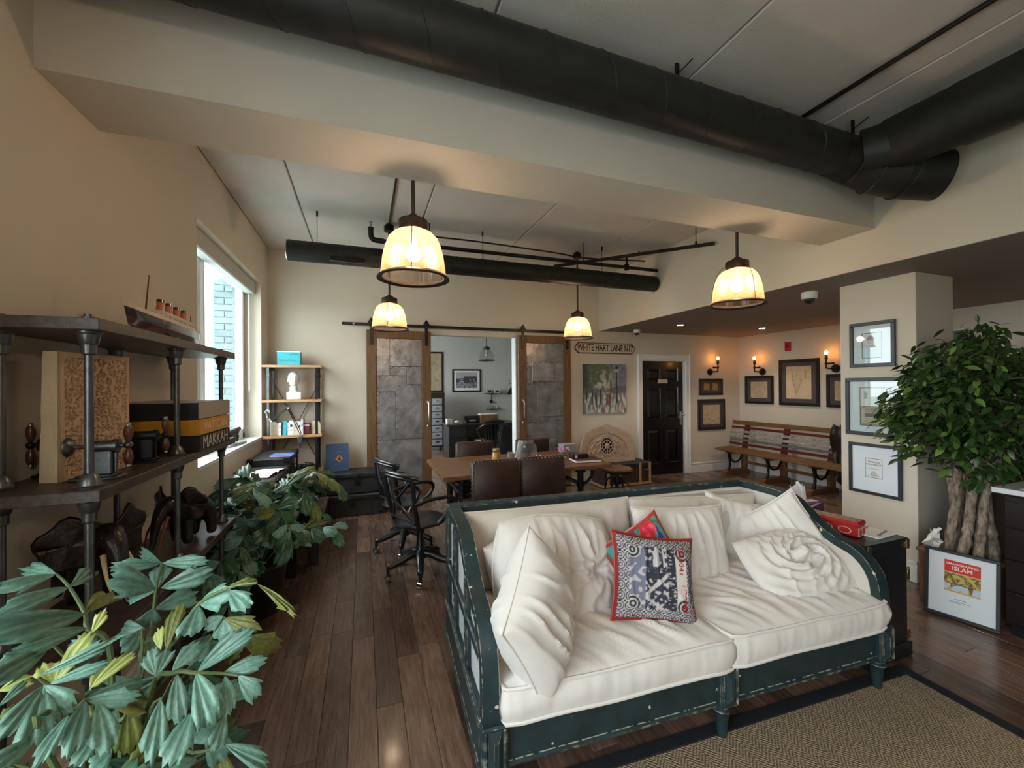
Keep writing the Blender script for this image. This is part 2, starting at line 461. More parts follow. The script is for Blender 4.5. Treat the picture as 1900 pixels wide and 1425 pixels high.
def spline(pts, n=6):
    pts = [V(p) for p in pts]; out = []
    for i in range(len(pts) - 1):
        p0 = pts[max(i - 1, 0)]; p1 = pts[i]; p2 = pts[i + 1]; p3 = pts[min(i + 2, len(pts) - 1)]
        for j in range(n):
            t = j / n
            out.append(.5 * ((2 * p1) + (p2 - p0) * t + (2 * p0 - 5 * p1 + 4 * p2 - p3) * t * t + (3 * p1 - p0 - 3 * p2 + p3) * t ** 3))
    out.append(pts[-1]); return out
def canvas(name, w, h, nx, ny, f, parent, M, m='print', label=None, world=False):
    """flat printed sheet, colour given per point by f(u, v), u and v in 0..1"""
    mb = MB(M); vs = []; cs = []
    for j in range(ny + 1):
        for i in range(nx + 1):
            u = i / nx; v = j / ny; vs.append(((u - .5) * w, (v - .5) * h, 0)); cs.append(f(u, v))
    mb.add(vs, [(j * (nx + 1) + i, j * (nx + 1) + i + 1, (j + 1) * (nx + 1) + i + 1, (j + 1) * (nx + 1) + i) for j in range(ny) for i in range(nx)])
    return mb.build(name, m, parent, label, smooth=0, world=world, cols=cs)
def nz(x, y, z=0.): return noise.noise(V((x, y, z)))
def skin(name, pts, edges, m, parent, sub=2, label=None):
    me = bpy.data.meshes.new(name); me.from_pydata([p[0] for p in pts], edges, [])
    o = bpy.data.objects.new(name, me); COL.objects.link(o)
    sk = o.modifiers.new('s', 'SKIN'); 
    me.skin_vertices.new() if not me.skin_vertices else None
    for i, p in enumerate(pts):
        r = p[1] if isinstance(p[1], tuple) else (p[1], p[1]); me.skin_vertices[0].data[i].radius = r
    me.skin_vertices[0].data[0].use_root = True
    sb = o.modifiers.new('b', 'SUBSURF'); sb.levels = sub; sb.render_levels = sub
    dg = bpy.context.evaluated_depsgraph_get(); dg.update()
    m2 = bpy.data.meshes.new_from_object(o.evaluated_get(dg))
    o.modifiers.clear(); o.data = m2; m2.materials.clear(); m2.materials.append(MATS[m]); m2.shade_smooth()
    bpy.data.meshes.remove(me)
    if parent is not None: o.parent = parent
    if label: o['label'] = label
    return o
# ================================================================ the setting
XL, YB, ZC, XB, ZB, XR, YR, YO = -1.11, 5.81, 3.30, 3.61, 2.455, 6.65, -4.0, 10.85
WT = .40   # outer wall thickness
# ---- floor of separate planks
fl = struct(MB().box(XL - WT, YR, -.08, XR + .2, YO + .2, -.013).build('floor', 'floor_base', smooth=0))
def vis(x, y):
    p = V((x, y, 0)) - V((0, 0, 1.58)); q = Matrix(CR) @ p
    if q.z < .3: return None
    u = 950 + 761.8 * q.x / q.z; v = 712.5 + 761.8 * q.y / q.z
    if u < -60 or u > 1960 or v > 1500: return None
    return q.z
rugpoly = None
planks = []; far = MB()
rp = random.Random(3)
x = XL
edges = [-.198 + .1247 * k for k in range(-8, 56)]
for k in range(len(edges) - 1):
    xa, xb = max(edges[k], XL), min(edges[k + 1], XR)
    if xb - xa < .01: continue
    y = YR - rp.random()
    while y < YO:
        l = rp.choice((.42, .6, .75, .9, 1.05, 1.25)) * rp.uniform(.92, 1.08)
        y1 = min(y + l, YO)
        if y1 > YR + .05:
            ya = max(y, YR)
            ds = [vis((xa + xb) / 2, yy) for yy in (ya, (ya + y1) / 2, y1)]
            ds = [d for d in ds if d]
            xm, ym = (xa + xb) / 2, (ya + y1) / 2
            hid = (.55 < xm < 2.4 and y1 < 2.2) or (XL <= xm < -.65 and y1 < 3.2) or ym > YB or (xm > 4.1 and ym < 4.)
            planks.append((min(ds) + (30 if hid else 0) if ds else 99, xa, ya, xb, y1))
        y = y1
planks.sort(key=lambda p: p[0])
for i, (d, xa, ya, xb, yb) in enumerate(planks):
    if i < 300:
        MB(T((xa + xb) / 2, (ya + yb) / 2, 0)).box(-(xb - xa) / 2 + .0006, -(yb - ya) / 2 + .0006, -.014, (xb - xa) / 2 - .0006, (yb - ya) / 2 - .0006, 0, .0016).build('plank', 'floor_oak', fl, smooth=0)
    else:
        far.box(xa + .0006, ya + .0006, -.014, xb - .0006, yb - .0006, 0, .0016)
o = far.build('planks', 'floor_oak', fl, smooth=0); o['kind'] = 'stuff'
# recentre plank origins so the grain differs per plank
for o in list(fl.children):
    if o.name.startswith('plank') and 'kind' not in o:
        c = sum((v.co for v in o.data.vertices), V()) / len(o.data.vertices)
        o.data.transform(Matrix.Translation(-c)); o.location = c

# ---- ceiling of concrete slabs
ce = struct(MB().box(XL - WT, YR, ZC + .03, XB + .1, YO, ZC + .2).build('ceiling', 'ceiling_paint', smooth=0))
xs = [XL, -.56, .585, 1.735, 2.885, XB + .02]
for a, b in zip(xs, xs[1:]):
    MB().box(a + .006, YR, ZC, b - .006, YO, ZC + .035, .006).build('ceiling_slab', 'ceiling_paint', ce, smooth=0)
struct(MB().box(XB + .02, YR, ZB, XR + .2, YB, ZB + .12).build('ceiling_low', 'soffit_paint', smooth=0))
struct(MB().box(XB, YR, ZB, XB + .02, YB, ZC + .03).build('wall_bulkhead', 'wall_paint', smooth=0))
struct(MB().box(XL, 1.965, 2.735, XB, 2.355, ZC + .02).build('trim_beam', 'beam_paint', smooth=0))

# ---- left outer wall with windows
def wall_x(name, x0, x1, ya, yb, za, zb, holes, m):
    mb = MB(); ys = ya
    for (h0, h1, z0, z1) in sorted(holes):
        mb.box(x0, ys, za, x1, h0, zb); mb.box(x0, h0, za, x1, h1, z0); mb.box(x0, h0, z1, x1, h1, zb); ys = h1
    mb.box(x0, ys, za, x1, yb, zb)
    return struct(mb.build(name, m, smooth=0))
wall_x('wall_left', XL - WT, XL, YR, YO, -.05, ZC + .1, [(-2.4, .9, .65, 2.55), (3.5, 5.44, 1.0, 2.79), (7.4, 9.8, 1.0, 2.8)], 'wall_paint')
def window(n, x, ya, yb, za, zb, blind=True, split=.5):
    g = MB().box(x - .03, ya, za, x + .035, ya + .07, zb).box(x - .03, yb - .07, za, x + .035, yb, zb).box(x - .03, ya, za, x + .035, yb, za + .07).box(x - .03, ya, zb - .08, x + .035, yb, zb)
    ym = ya + (yb - ya) * split
    w = struct(g.build(n, 'frame_white', smooth=0))
    MB().box(x - .02, ym - .035, za + .07, x + .03, ym + .035, zb - .08).build('mullion', 'frame_white', w, smooth=0)
    # casement sash on the far side
    MB().box(x - .005, ym + .04, za + .075, x + .05, ym + .085, zb - .085, .004).box(x - .005, yb - .12, za + .075, x + .05, yb - .075, zb - .085, .004).box(x - .005, ym + .04, za + .075, x + .05, yb - .075, za + .12, .004).box(x - .005, ym + .04, zb - .13, x + .05, yb - .075, zb - .085, .004).build('sash', 'frame_white', w, smooth=0)
    MB().box(x - .004, ya + .06, za + .06, x + .0, yb - .06, zb - .07).build('pane', 'glass', w, smooth=0)
    if blind:
        MB().box(x + .055, ya + .01, zb - .15, x + .15, yb - .01, zb - .001, .01).build('blind_cassette', 'blind', w, smooth=0)
        mb = MB(); mb.tube([(x + .10, yb - .06, zb - .14), (x + .10, yb - .06, za + .55), (x + .10, yb - .075, za + .53), (x + .10, yb - .09, za + .55), (x + .10, yb - .09, zb - .14)], .003, 6); mb.build('blind_cord', 'frame_white', w)
    return w
w1 = window('window_1', -1.315, 3.5, 5.44, 1.0, 2.79, split=.30)
window('window_2', -1.39, -2.4, .9, .65, 2.55, False)
window('window_3', -1.39, 7.4, 9.8, 1.0, 2.8, False)
struct(MB().box(-1.36, 3.5, .985, -1.105, 5.44, 1.012).build('trim_window_sill', 'frame_white', smooth=0))

# ---- brick pier outside the window
ex = struct(MB().box(-1.575, 5.412, .95, -1.37, 5.438, 2.85).build('wall_exterior', 'mortar', smooth=0))
rb = random.Random(5)
z = 1.0; row = 0
while z < 2.79:
    for (a, b) in (((-1.56, -1.46), (-1.45, -1.375)) if row % 2 else ((-1.56, -1.375),)):
        MB().box(a, 5.395, z, b, 5.43, z + .062, .004).build('brick', 'brick_blue', ex, smooth=0)
    z += .072; row += 1
# ---- far surroundings seen through the glass
g = struct(MB().box(-900, -600, -30, -3, 900, -25).build('ground_outside', 'concrete_far', smooth=0))
rb = random.Random(11)
tr = MB()
for i in range(90):
    a = R(rb.uniform(40, 175)); d = rb.uniform(120, 260)
    tr.ball((-d * sin(a), d * cos(a), -24), rb.uniform(9, 19), 8, (1.6, 1.6, 1.))
o = tr.build('distant_trees', 'tree_far'); o['kind'] = 'stuff'; tag(o, 'hazy line of distant trees seen through the window', 'trees')
for i, (a, d, w, h, lab) in enumerate(((24, 170, 14, 22, 'tall'), (20.5, 190, 22, 12, 'low'), (28, 210, 18, 16, 'middling'))):
    x, y = -d * sin(R(a)), d * cos(R(a))
    b = thing('distant_building', {'tall': 'tallest pale grey building on the horizon beyond the window', 'low': 'low pale grey building on the horizon beyond the window', 'middling': 'mid-height pale building on the horizon left of the others'}[lab], 'building', (x, y, -26))
    MB().box(-w / 2, -6, 0, w / 2, 6, h).build('wall', 'concrete_far', b, smooth=0)
    for r_ in range(3):
        for c_ in range(4):
            MB().box(-w / 2 + w * (c_ + .3) / 4, -6.2, h * (r_ + .35) / 3.4, -w / 2 + w * (c_ + .75) / 4, -5.9, h * (r_ + .75) / 3.4).build('window', 'drawer_grey', b, smooth=0)

# ---- back wall with the office opening and the black door
mb = MB()
OX0, OX1, OZ = .82, 2.165, 2.30
DX0, DX1, DZ = 4.445, 5.37, 2.0
for (x0, x1, z0, z1) in ((XL, OX0, -.05, ZC + .1), (OX0, OX1, OZ, ZC + .1), (OX1, DX0, -.05, ZC + .1), (DX0, DX1, DZ, ZC), (DX1, XR + .2, -.05, ZC)):
    mb.box(x0, YB, z0, x1, YB + .14, z1)
struct(mb.build('wall_back', 'wall_paint', smooth=0))
wr = MB().box(XR, YR, -.05, XR + .2, YB + .14, ZB + .1)
struct(wr.build('wall_right', 'wall_paint', smooth=0))
struct(MB().box(XL - WT, YR - .2, -.05, XR + .2, YR, ZC + .1).build('wall_rear', 'wall_paint', smooth=0))
# office beyond
struct(MB().box(XL, YO, -.05, 6.0, YO + .15, ZC + .1).build('wall_office_back', 'office_paint', smooth=0))
struct(MB().box(5.2, YB + .14, -.05, 5.35, YO, ZC + .1).build('wall_office_right', 'office_paint', smooth=0))
struct(MB().box(XB, YB + .14, ZC, 6.0, YO, ZC + .1).build('ceiling_office', 'ceiling_paint', smooth=0))
# column
struct(MB().box(4.10, 1.96, -.02, 4.61, 2.51, ZB + .01, .004).build('wall_column', 'wall_paint', smooth=0))
# trims and baseboards
struct(MB().box(OX1 - .015, YB - .012, 0, OX1 + .008, YB + .15, OZ + .01, .003).box(OX0 - .01, YB - .012, 0, OX0 + .015, YB + .15, OZ, .003).build('trim_opening', 'frame_white', smooth=0))
def base(name, x0, y0, x1, y1, dx, dy):
    mb = MB()
    for (t, z0, z1) in ((.020, 0, .12), (.014, .12, .155), (.022, .150, .170)):
        mb.box(min(x0, x1) + min(0, dx * t), min(y0, y1) + min(0, dy * t), z0, max(x0, x1) + max(0, dx * t), max(y0, y1) + max(0, dy * t), z1, .003)
    return struct(mb.build(name, 'trim_white', smooth=0))
base('baseboard_back_left', XL, YB, .05, YB, 0, -1)
base('baseboard_back_middle', 3.03, YB, DX0 - .1, YB, 0, -1)
base('baseboard_back_right', DX1 + .1, YB, XR, YB, 0, -1)
base('baseboard_right', XR, YR, XR, YB, -1, 0)
base('baseboard_left', XL, YR, XL, YB, 1, 0)
base('baseboard_column', 4.10, 1.96, 4.10, 2.51, -1, 0)
base('baseboard_column_side', 4.10, 1.96, 4.61, 1.96, 0, -1)
base('baseboard_office', OX0 - .4, YO, 5.2, YO, 0, -1)
# black six-panel door in its white frame
df = MB()
for (x0, x1, z0, z1) in ((DX0 - .09, DX0, 0, DZ + .09), (DX1, DX1 + .09, 0, DZ + .09), (DX0, DX1, DZ, DZ + .09)):
    df.box(x0, YB - .022, z0, x1, YB + .01, z1, .006)
    df.box(x0 if x0 < DX0 else (x1 - .025 if x0 >= DX1 else x0), YB - .034, z0 if z0 == 0 else z1 - .025, x0 + .025 if x0 < DX0 else x1, YB - .01, z1, .005)
df.box(DX0 - .002, YB, 0, DX0 + .018, YB + .14, DZ, .002).box(DX1 - .018, YB, 0, DX1 + .002, YB + .14, DZ, .002).box(DX0, YB, DZ - .018, DX1, YB + .14, DZ + .002, .002)
struct(df.build('trim_door_frame', 'trim_white', smooth=0))
DY = YB + .05
d = struct(MB().box(DX0 + .02, DY + .01, .008, DX1 - .02, DY + .045, DZ - .02).build('door_1', 'black_paint', smooth=0))
mb = MB(); w = DX1 - DX0 - .04; x0 = DX0 + .02
cols_ = ((0, .115), (w / 2 - .055, w / 2 + .055), (w - .115, w))
for a, b in cols_: mb.box(x0 + a, DY - .012, .01, x0 + b, DY + .012, DZ - .022, .004)
rows_ = ((.01, .22), (.80, .98), (1.52, 1.64), (1.86, DZ - .022))
for a, b in rows_: mb.box(x0, DY - .0125, a, x0 + w, DY + .0115, b, .004)
mb.build('stile', 'black_paint', d, smooth=0)
for (za, zb) in ((.22, .80), (.98, 1.52), (1.64, 1.86)):
    for (xa, xb) in ((.115, w / 2 - .055), (w / 2 + .055, w - .115)):
        m_ = MB(); A = (x0 + xa + .02, za + .02, x0 + xb - .02, zb - .02); B = (x0 + xa + .055, za + .055, x0 + xb - .055, zb - .055)
        vs = [(A[0], DY + .011, A[1]), (A[2], DY + .011, A[1]), (A[2], DY + .011, A[3]), (A[0], DY + .011, A[3]), (B[0], DY - .008, B[1]), (B[2], DY - .008, B[1]), (B[2], DY - .008, B[3]), (B[0], DY - .008, B[3])]
        m_.add(vs, [(0, 1, 5, 4), (1, 2, 6, 5), (2, 3, 7, 6), (3, 0, 4, 7), (4, 5, 6, 7)]).build('door_panel', 'black_paint', d, smooth=0)
MB().box(x0 + w - .075, DY - .022, .86, x0 + w - .035, DY - .01, 1.10, .004).cyl((x0 + w - .055, DY - .02, 1.05), (x0 + w - .055, DY - .055, 1.05), .009).ball((x0 + w - .055, DY - .075, 1.05), .026, 12).build('door_knob', 'steel', d)
t = MB().box(x0 + w / 2 - .105, DY - .019, 1.60, x0 + w / 2 + .105, DY - .011, 1.665, .004).build('door_sign', 'cream', d, smooth=0)
# moulding inlays catch the light on the upper panels
# office small things on ceiling etc. come later

# ---- sliding barn doors
def barn_door(name, x0, x1, label, sheets, hx):
    z0, z1, y0, y1 = .03, 2.33, 5.70, 5.745
    t = thing(name, label, 'barn door', ((x0 + x1) / 2, 5.72, 0))
    fw = .125
    for (a, b, c, e) in ((x0, z0, x0 + fw, z1), (x1 - fw, z0, x1, z1), (x0 + fw, z1 - fw * .9, x1 - fw, z1), (x0 + fw, z0, x1 - fw, z0 + fw)):
        MB().box(a, y0, b, c, y1, e, .004).build('frame_board', 'door_wood', t, smooth=0, world=True)
    MB().box(x0 + fw * .9, y0 + .018, z0 + fw * .9, x1 - fw * .9, y1 - .004, z1 - fw * .8).build('backing_board', 'iron', t, smooth=0, world=True)
    for i, (u0, v0, u1, v1, dp) in enumerate(sheets):
        W_ = x1 - x0 - 2 * fw; H_ = z1 - z0 - 1.9 * fw
        xa = x0 + fw + u0 * W_; xb = x0 + fw + u1 * W_; za = z0 + fw + v0 * H_; zb = z0 + fw + v1 * H_
        mb = MB().box(xa + .002, y0 + .012 - dp, za + .002, xb - .002, y0 + .019, zb - .002, .0025)
        sh = mb.build('metal_sheet', 'zinc', t, smooth=0, world=True)
        rv = MB(); n = max(2, int((zb - za) / .085))
        for k in range(n):
            if (i + k) % 5 == 4: continue
            rv.ball((xa + .014, y0 + .011 - dp, za + (k + .5) * (zb - za) / n), .0062, 6)
        for k in range(max(2, int((xb - xa) / .085))):
            rv.ball((xa + (k + .5) * .085, y0 + .011 - dp, zb - .014), .0062, 6)
        rv.build('rivets', 'iron', sh, world=False).data.transform(Matrix.Translation((-(x0 + x1) / 2, -5.72, 0)))
    hnd = MB(); hx0 = hx
    hnd.tube([(hx0, y0 - .002, 1.02), (hx0, y0 - .04, 1.03), (hx0, y0 - .045, 1.05), (hx0, y0 - .045, 1.33), (hx0, y0 - .04, 1.35), (hx0, y0 - .002, 1.36)], .009, 8)
    hnd.box(hx0 - .018, y0 - .006, 1.0, hx0 + .018, y0, 1.05, .002).box(hx0 - .018, y0 - .006, 1.33, hx0 + .018, y0, 1.38, .002).build('handle', 'steel', t, world=True)
    for xx in (x0 + fw / 2, x1 - fw / 2):
        h = MB().box(xx - .022, y0 - .011, 2.13, xx + .022, y0 - .003, 2.46, .003)
        h.prism([(xx - .04, 2.385), (xx - .045, 2.42), (xx, 2.49), (xx + .045, 2.42), (xx + .04, 2.385)], y0 - .02, y0 - .004)
        h.cyl((xx, y0 - .03, 2.43), (xx, y0 + .0, 2.43), .018).cyl((xx, y0 - .018, 2.2), (xx, y0 - .004, 2.2), .009)
        h.build('hanger', 'iron', t, world=True)
        MB().cyl((xx, y0 + .0, 2.438), (xx, y0 + .022, 2.438), .030, 16).build('wheel', 'iron', t, world=True)
    return t
barn_door('sliding_barn_door', .035, .875, 'left sliding barn door, wider of the two, riveted grey metal sheets in brown wood frame', [
    (0, 0, 1, .345, 0), (.0, .345, .415, .655, .004), (.415, .345, 1, .70, .006), (0, .655, .66, .76, .002), (.66, .70, 1, .82, .005), (0, .76, .29, 1, .003), (.29, .82, 1, 1, .006), (.29, .76, .66, .82, .002)], .835)
barn_door('sliding_barn_door', 2.17, 3.035, 'right sliding barn door beside the street-name sign, riveted metal sheets in brown wood frame', [
    (0, 0, .78, .30, .004), (.78, 0, 1, .43, 0), (0, .30, .27, .42, .001), (.27, .30, .78, .46, .004), (0, .42, .27, .70, .006), (.27, .46, .92, .72, .006), (.78, .43, 1, .46, .002), (.92, .46, 1, .72, .001), (0, .70, .15, .83, .002), (.15, .70, .27, .72, .002), (.15, .72, .75, .86, .007), (.75, .72, 1, .86, .003), (0, .83, .5, 1, .002), (.5, .86, 1, 1, .004)], 2.235)
t = thing('barn_door_track', 'long black flat steel rail carrying both barn doors', 'rail', (1.4, 5.73, 2.38))
MB().box(-.26, 5.705, 2.378, 3.13, 5.715, 2.418, .002).build('rail', 'iron', t, smooth=0, world=True)
for k in range(7):
    xx = -.12 + k * .52
    MB().cyl((xx, 5.70, 2.398), (xx, 5.81, 2.398), .011, 10).cyl((xx, 5.692, 2.398), (xx, 5.70, 2.398), .014, 6).build('spacer_bolt', 'steel' if k == 0 else 'iron', t, world=True)

# ---- ducts
def duct(name, label, path, r, ridges, rg=.004, caps=True, extra=None):
    t = thing(name, label, 'duct', path[0])
    MB().tube(path, r, 32).build('duct_tube', 'duct_black', t, world=True, smooth=50)
    # spiral lock seam
    p0, p1 = V(path[0]), V(path[-1]); d = p1 - p0; Ln = d.length; dn = d.normalized(); a = dn.orthogonal().normalized(); b = dn.cross(a)
    turns = Ln / (ridges or 1); n = int(turns * 16); rr = r if not isinstance(r, (list, tuple)) else r[0]
    if ridges:
        pts = [p0 + dn * (Ln * i / n) + a * (rr * cos(2 * pi * turns * i / n)) + b * (rr * sin(2 * pi * turns * i / n)) for i in range(n + 1)]
        MB().tube(pts, rg, 5).build('spiral_seam', 'duct_black', t, world=True)
    return t
t = duct('ceiling_duct', 'smaller black spiral duct hung below the far ceiling behind the beam', [(-.68, 4.42, 2.893), (3.595, 4.42, 2.893)], .098, .135, .0048)
MB().torus((0, 0, 0), .098, .004, 32, 6, T(-.68, 4.42, 2.893) @ RY(90)).build('end_ring', 'steel', t, world=True)
MB().box(-.30, 4.30, 2.795, .01, 4.335, 2.842, .006).build('air_grille', 'iron', t, world=True)
mb = MB()
for i in range(14): mb.box(-.285 + i * .02, 4.296, 2.802, -.277 + i * .02, 4.302, 2.834)
mb.build('grille_slots', 'plastic_black', t, world=True)
for xx in (-.42, 1.26, 2.80, 3.35):
    MB().cyl((xx, 4.42, 2.98), (xx, 4.42, ZC), .003, 6).cyl((xx, 4.42, ZC - .05), (xx, 4.42, ZC), .01, 8).build('hanger_wire', 'iron', t, world=True)
t = duct('ceiling_duct', 'large black spiral duct running in front of the beam with an elbow end', [(-1.10, 1.727, 3.085), (2.95, 1.80, 3.075)], .127, .30, .0045)
el = spline([(2.90, 1.80, 3.075), (3.08, 1.77, 3.03), (3.22, 1.70, 2.965), (3.34, 1.62, 2.93)], 5)
MB().tube(el, [.130 + .018 * i / (len(el) - 1) for i in range(len(el))], 28).build('elbow', 'duct_black', t, world=True)
MB().tube([(3.30, 1.645, 2.938), (3.47, 1.53, 2.90)], .150, 28).build('end_cap', 'duct_black', t, world=True)
for q in ((3.05, 1.77, 3.04, .138), (3.17, 1.73, 2.985, .144), (3.31, 1.64, 2.935, .153)):
    d_ = V((.15, -.07, -.05)).normalized()
    rot = V((0, 0, 1)).rotation_difference(d_).to_matrix().to_4x4()
    MB().torus((0, 0, 0), q[3], .005, 32, 6, T(*q[:3]) @ rot).build('seam_ring', 'duct_black', t, world=True)
for xx in (1.59, 3.02):
    MB().box(xx - .012, 1.755, 3.19, xx + .012, 1.765, ZC, .001).tube([(xx, 1.76, 3.24), (xx + .05, 1.70, 3.295)], .003, 5).build('hanger_strap', 'iron', t, world=True)
t = duct('ceiling_duct', 'shorter black duct coming towards the viewer at the upper right corner', [(3.17, -2.0, 3.09), (3.17, 1.62, 3.09)], .165, 0)
el = spline([(3.17, 1.35, 3.09), (3.16, 1.58, 3.08), (3.07, 1.74, 3.07)], 5)
MB().tube(el, .15, 28).build('elbow', 'duct_black', t, world=True)
MB().tube([(3.17, .95, 3.085), (3.17, 1.3, 3.085)], .172, 32).build('collar', 'duct_black', t, world=True)
# conduits and sprinkler pipes
tag(MB().cyl((2.64, -2, ZC - .022), (2.64, 1.96, ZC - .022), .013, 10).build('conduit', 'pipe_black'), 'long thin black conduit fixed to the ceiling at the upper right', 'conduit')
tag(MB().tube([(.262, 2.355, ZC - .013), (.262, 4.2, ZC - .013), (.262, 4.52, ZC - .012)], .010, 8).build('conduit', 'pipe_black'), 'thin black conduit running along the far ceiling to a pendant box', 'conduit')
t = thing('sprinkler_pipe', 'black sprinkler pipe with an upturned elbow, strung above the small duct', 'pipe', (1.9, 4.36, 3.06))
MB().tube([(.13, 4.36, 3.055), (3.59, 4.36, 3.055)], .021, 12).build('pipe', 'pipe_black', t, world=True)
MB().tube(spline([(.20, 4.36, 3.055), (.11, 4.36, 3.06), (.08, 4.36, 3.09), (.075, 4.36, 3.17)], 4), .027, 12).cyl((.075, 4.36, 3.16), (.075, 4.36, 3.18), .03).build('elbow', 'pipe_black', t, world=True)
MB().cyl((.075, 4.36, 3.18), (.075, 4.36, 3.235), .012, 8).cyl((.075, 4.36, 3.232), (.075, 4.36, 3.236), .022, 12).build('sprinkler_head', 'steel', t, world=True)
for xx in (.66, 2.50):
    MB().cyl((xx, 4.36, 3.055), (xx, 4.36, ZC), .006, 6).build('hanger_rod', 'iron', t, world=True)
MB().cyl((3.12, 4.36, 3.03), (3.12, 4.36, 3.19), .014, 8).cyl((3.12, 4.36, 3.02), (3.12, 4.36, 3.09), .03, 10).build('tee', 'pipe_black', t, world=True)
t = thing('sprinkler_pipe', 'black sprinkler branch pipe running back over the others towards the bulkhead', 'pipe', (3.1, 3.9, 3.13))
MB().tube([(2.30, 4.75, 3.10), (3.58, 3.42, 3.10)], .020, 12).build('pipe', 'pipe_black', t, world=True)
MB().cyl((3.45, 3.555, 3.10), (3.45, 3.555, ZC), .005, 6).cyl((3.45, 3.555, 3.10), (3.45, 3.555, 3.15), .012, 8).build('hanger_rod', 'iron', t, world=True)
t = thing('electrical_conduit', 'thin wavy black conduit linking the round pendant boxes', 'conduit', (1.8, 4.55, 3.2))
MB().tube(spline([(.26, 4.56, 3.25), (.5, 4.53, 3.22), (1.2, 4.52, 3.22), (2.2, 4.58, 3.215), (2.62, 4.70, 3.235), (2.9, 4.62, 3.215), (3.5, 4.5, 3.21)], 6), .010, 8).build('tube', 'pipe_black', t, world=True)
for p in ((.262, 4.53), (2.614, 4.714)):
    MB().cyl((p[0], p[1], 3.22), (p[0], p[1], 3.28), .052, 16).cyl((p[0], p[1], 3.27), (p[0], p[1], ZC), .03, 12).build('junction_box', 'iron', t, world=True)

# ---- pendant lamps
def pendant(x, y, ztop, label, lit=True, group=None):
    z = 2.19
    t = thing('pendant_lamp', label, 'pendant lamp', (x, y, z), 0, group)
    MB().cyl((0, 0, .30), (0, 0, ztop - z), .011, 10).build('stem', 'bronze', t)
    MB().lathe([(.012, .36), (.02, .355), (.045, .335), (.078, .322), (.082, .315), (.080, .262), (.072, .258)], n=28).build('cap', 'bronze', t)
    prof = [(.068, .262), (.105, .247), (.132, .218), (.151, .172), (.164, .115), (.172, .055), (.176, .004)]
    MB().shell(prof, n=120, rib=.018).build('glass_shade', 'shade_glass' if lit else 'shade_clear', t, smooth=20)
    MB().shell([(.168, .008), (.174, .014), (.198, -.002), (.200, -.010), (.192, -.012), (.170, -.002), (.168, .008)], n=48).build('rim', 'bronze', t)
    mb = MB()
    for a in (20, 140, 260):
        c, s = cos(R(a)), sin(R(a))
        mb.tube([(p.y * c, p.y * s, p.z) for p in spline([(0, .074, .290), (0, .108, .272), (0, .142, .218), (0, .168, .13), (0, .182, .0)], 3)], .0028, 5)
    mb.build('wire_guard', 'bronze', t)
    MB().cyl((0, 0, .19), (0, 0, .262), .022, 12).build('socket', 'plastic_white', t)
    MB().ball((0, 0, .135), .042, 14, (1.1, 1.1, 1.0)).build('bulb', 'bulb_warm' if lit else 'plastic_white', t)
    return t
pendant(.268, 2.36, 2.738, 'nearest lit pendant lamp, ribbed glass dome hanging from the beam over the table end')
pendant(.262, 4.529, 3.25, 'lit ribbed glass pendant hanging in front of the left barn door')
pendant(2.614, 4.714, 3.25, 'lit ribbed glass pendant just above the street-name sign')
pendant(2.688, 2.36, 2.738, 'lit ribbed glass pendant at right, hanging before the bulkhead')
pendant(2.817, 9.6, 3.29, 'unlit clear ribbed glass pendant inside the far office', lit=False)

# ---- recessed lights, cameras, alarm, small ceiling things
for x, y, lab in ((4.21, 2.87, 'round recessed downlight beside the larger dome camera'), (5.92, 4.75, 'round recessed downlight above the slatted bench'), (4.40, 4.85, 'round recessed downlight nearest the black door')):
    t = thing('recessed_downlight', lab, 'downlight', (x, y, ZB))
    MB().torus((0, 0, -.002), .048, .006, 24, 6, zs=.6).build('trim_ring', 'plastic_white', t)
    MB().cyl((0, 0, -.004), (0, 0, -.001), .042, 20).build('lens', 'downlight', t)
    l = bpy.data.lights.new('downlight_lamp', 'SPOT'); l.energy = 22; l.color = (1, .80, .60); l.spot_size = R(110); l.spot_blend = .6; l.shadow_soft_size = .04
    lo = bpy.data.objects.new('downlight_lamp', l); lo.location = (0, 0, -.02); COL.objects.link(lo); lo.parent = t
for x, y, s_, lab in ((4.04, 2.74, 1.25, 'larger white dome security camera on the low ceiling near the column'), (4.11, 5.49, 1.0, 'smaller white dome security camera in the far corner of the low ceiling')):
    t = thing('security_camera', lab, 'camera', (x, y, ZB))
    MB().lathe([(.052 * s_, 0), (.055 * s_, -.02 * s_), (.052 * s_, -.045 * s_), (.044 * s_, -.052 * s_)][::-1], n=24).build('housing', 'plastic_white', t)
    MB().ball((0, 0, -.052 * s_), .038 * s_, 16).build('dome', 'plastic_black', t)
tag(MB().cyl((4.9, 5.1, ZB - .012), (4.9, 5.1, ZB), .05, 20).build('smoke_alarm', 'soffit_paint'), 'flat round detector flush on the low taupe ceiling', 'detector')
tag(MB().cyl((XB - .006, .9, 2.75), (XB, .9, 2.75), .018, 10).build('wall_plug', 'plastic_black'), 'small black dot plug high on the bulkhead at right', 'plug')
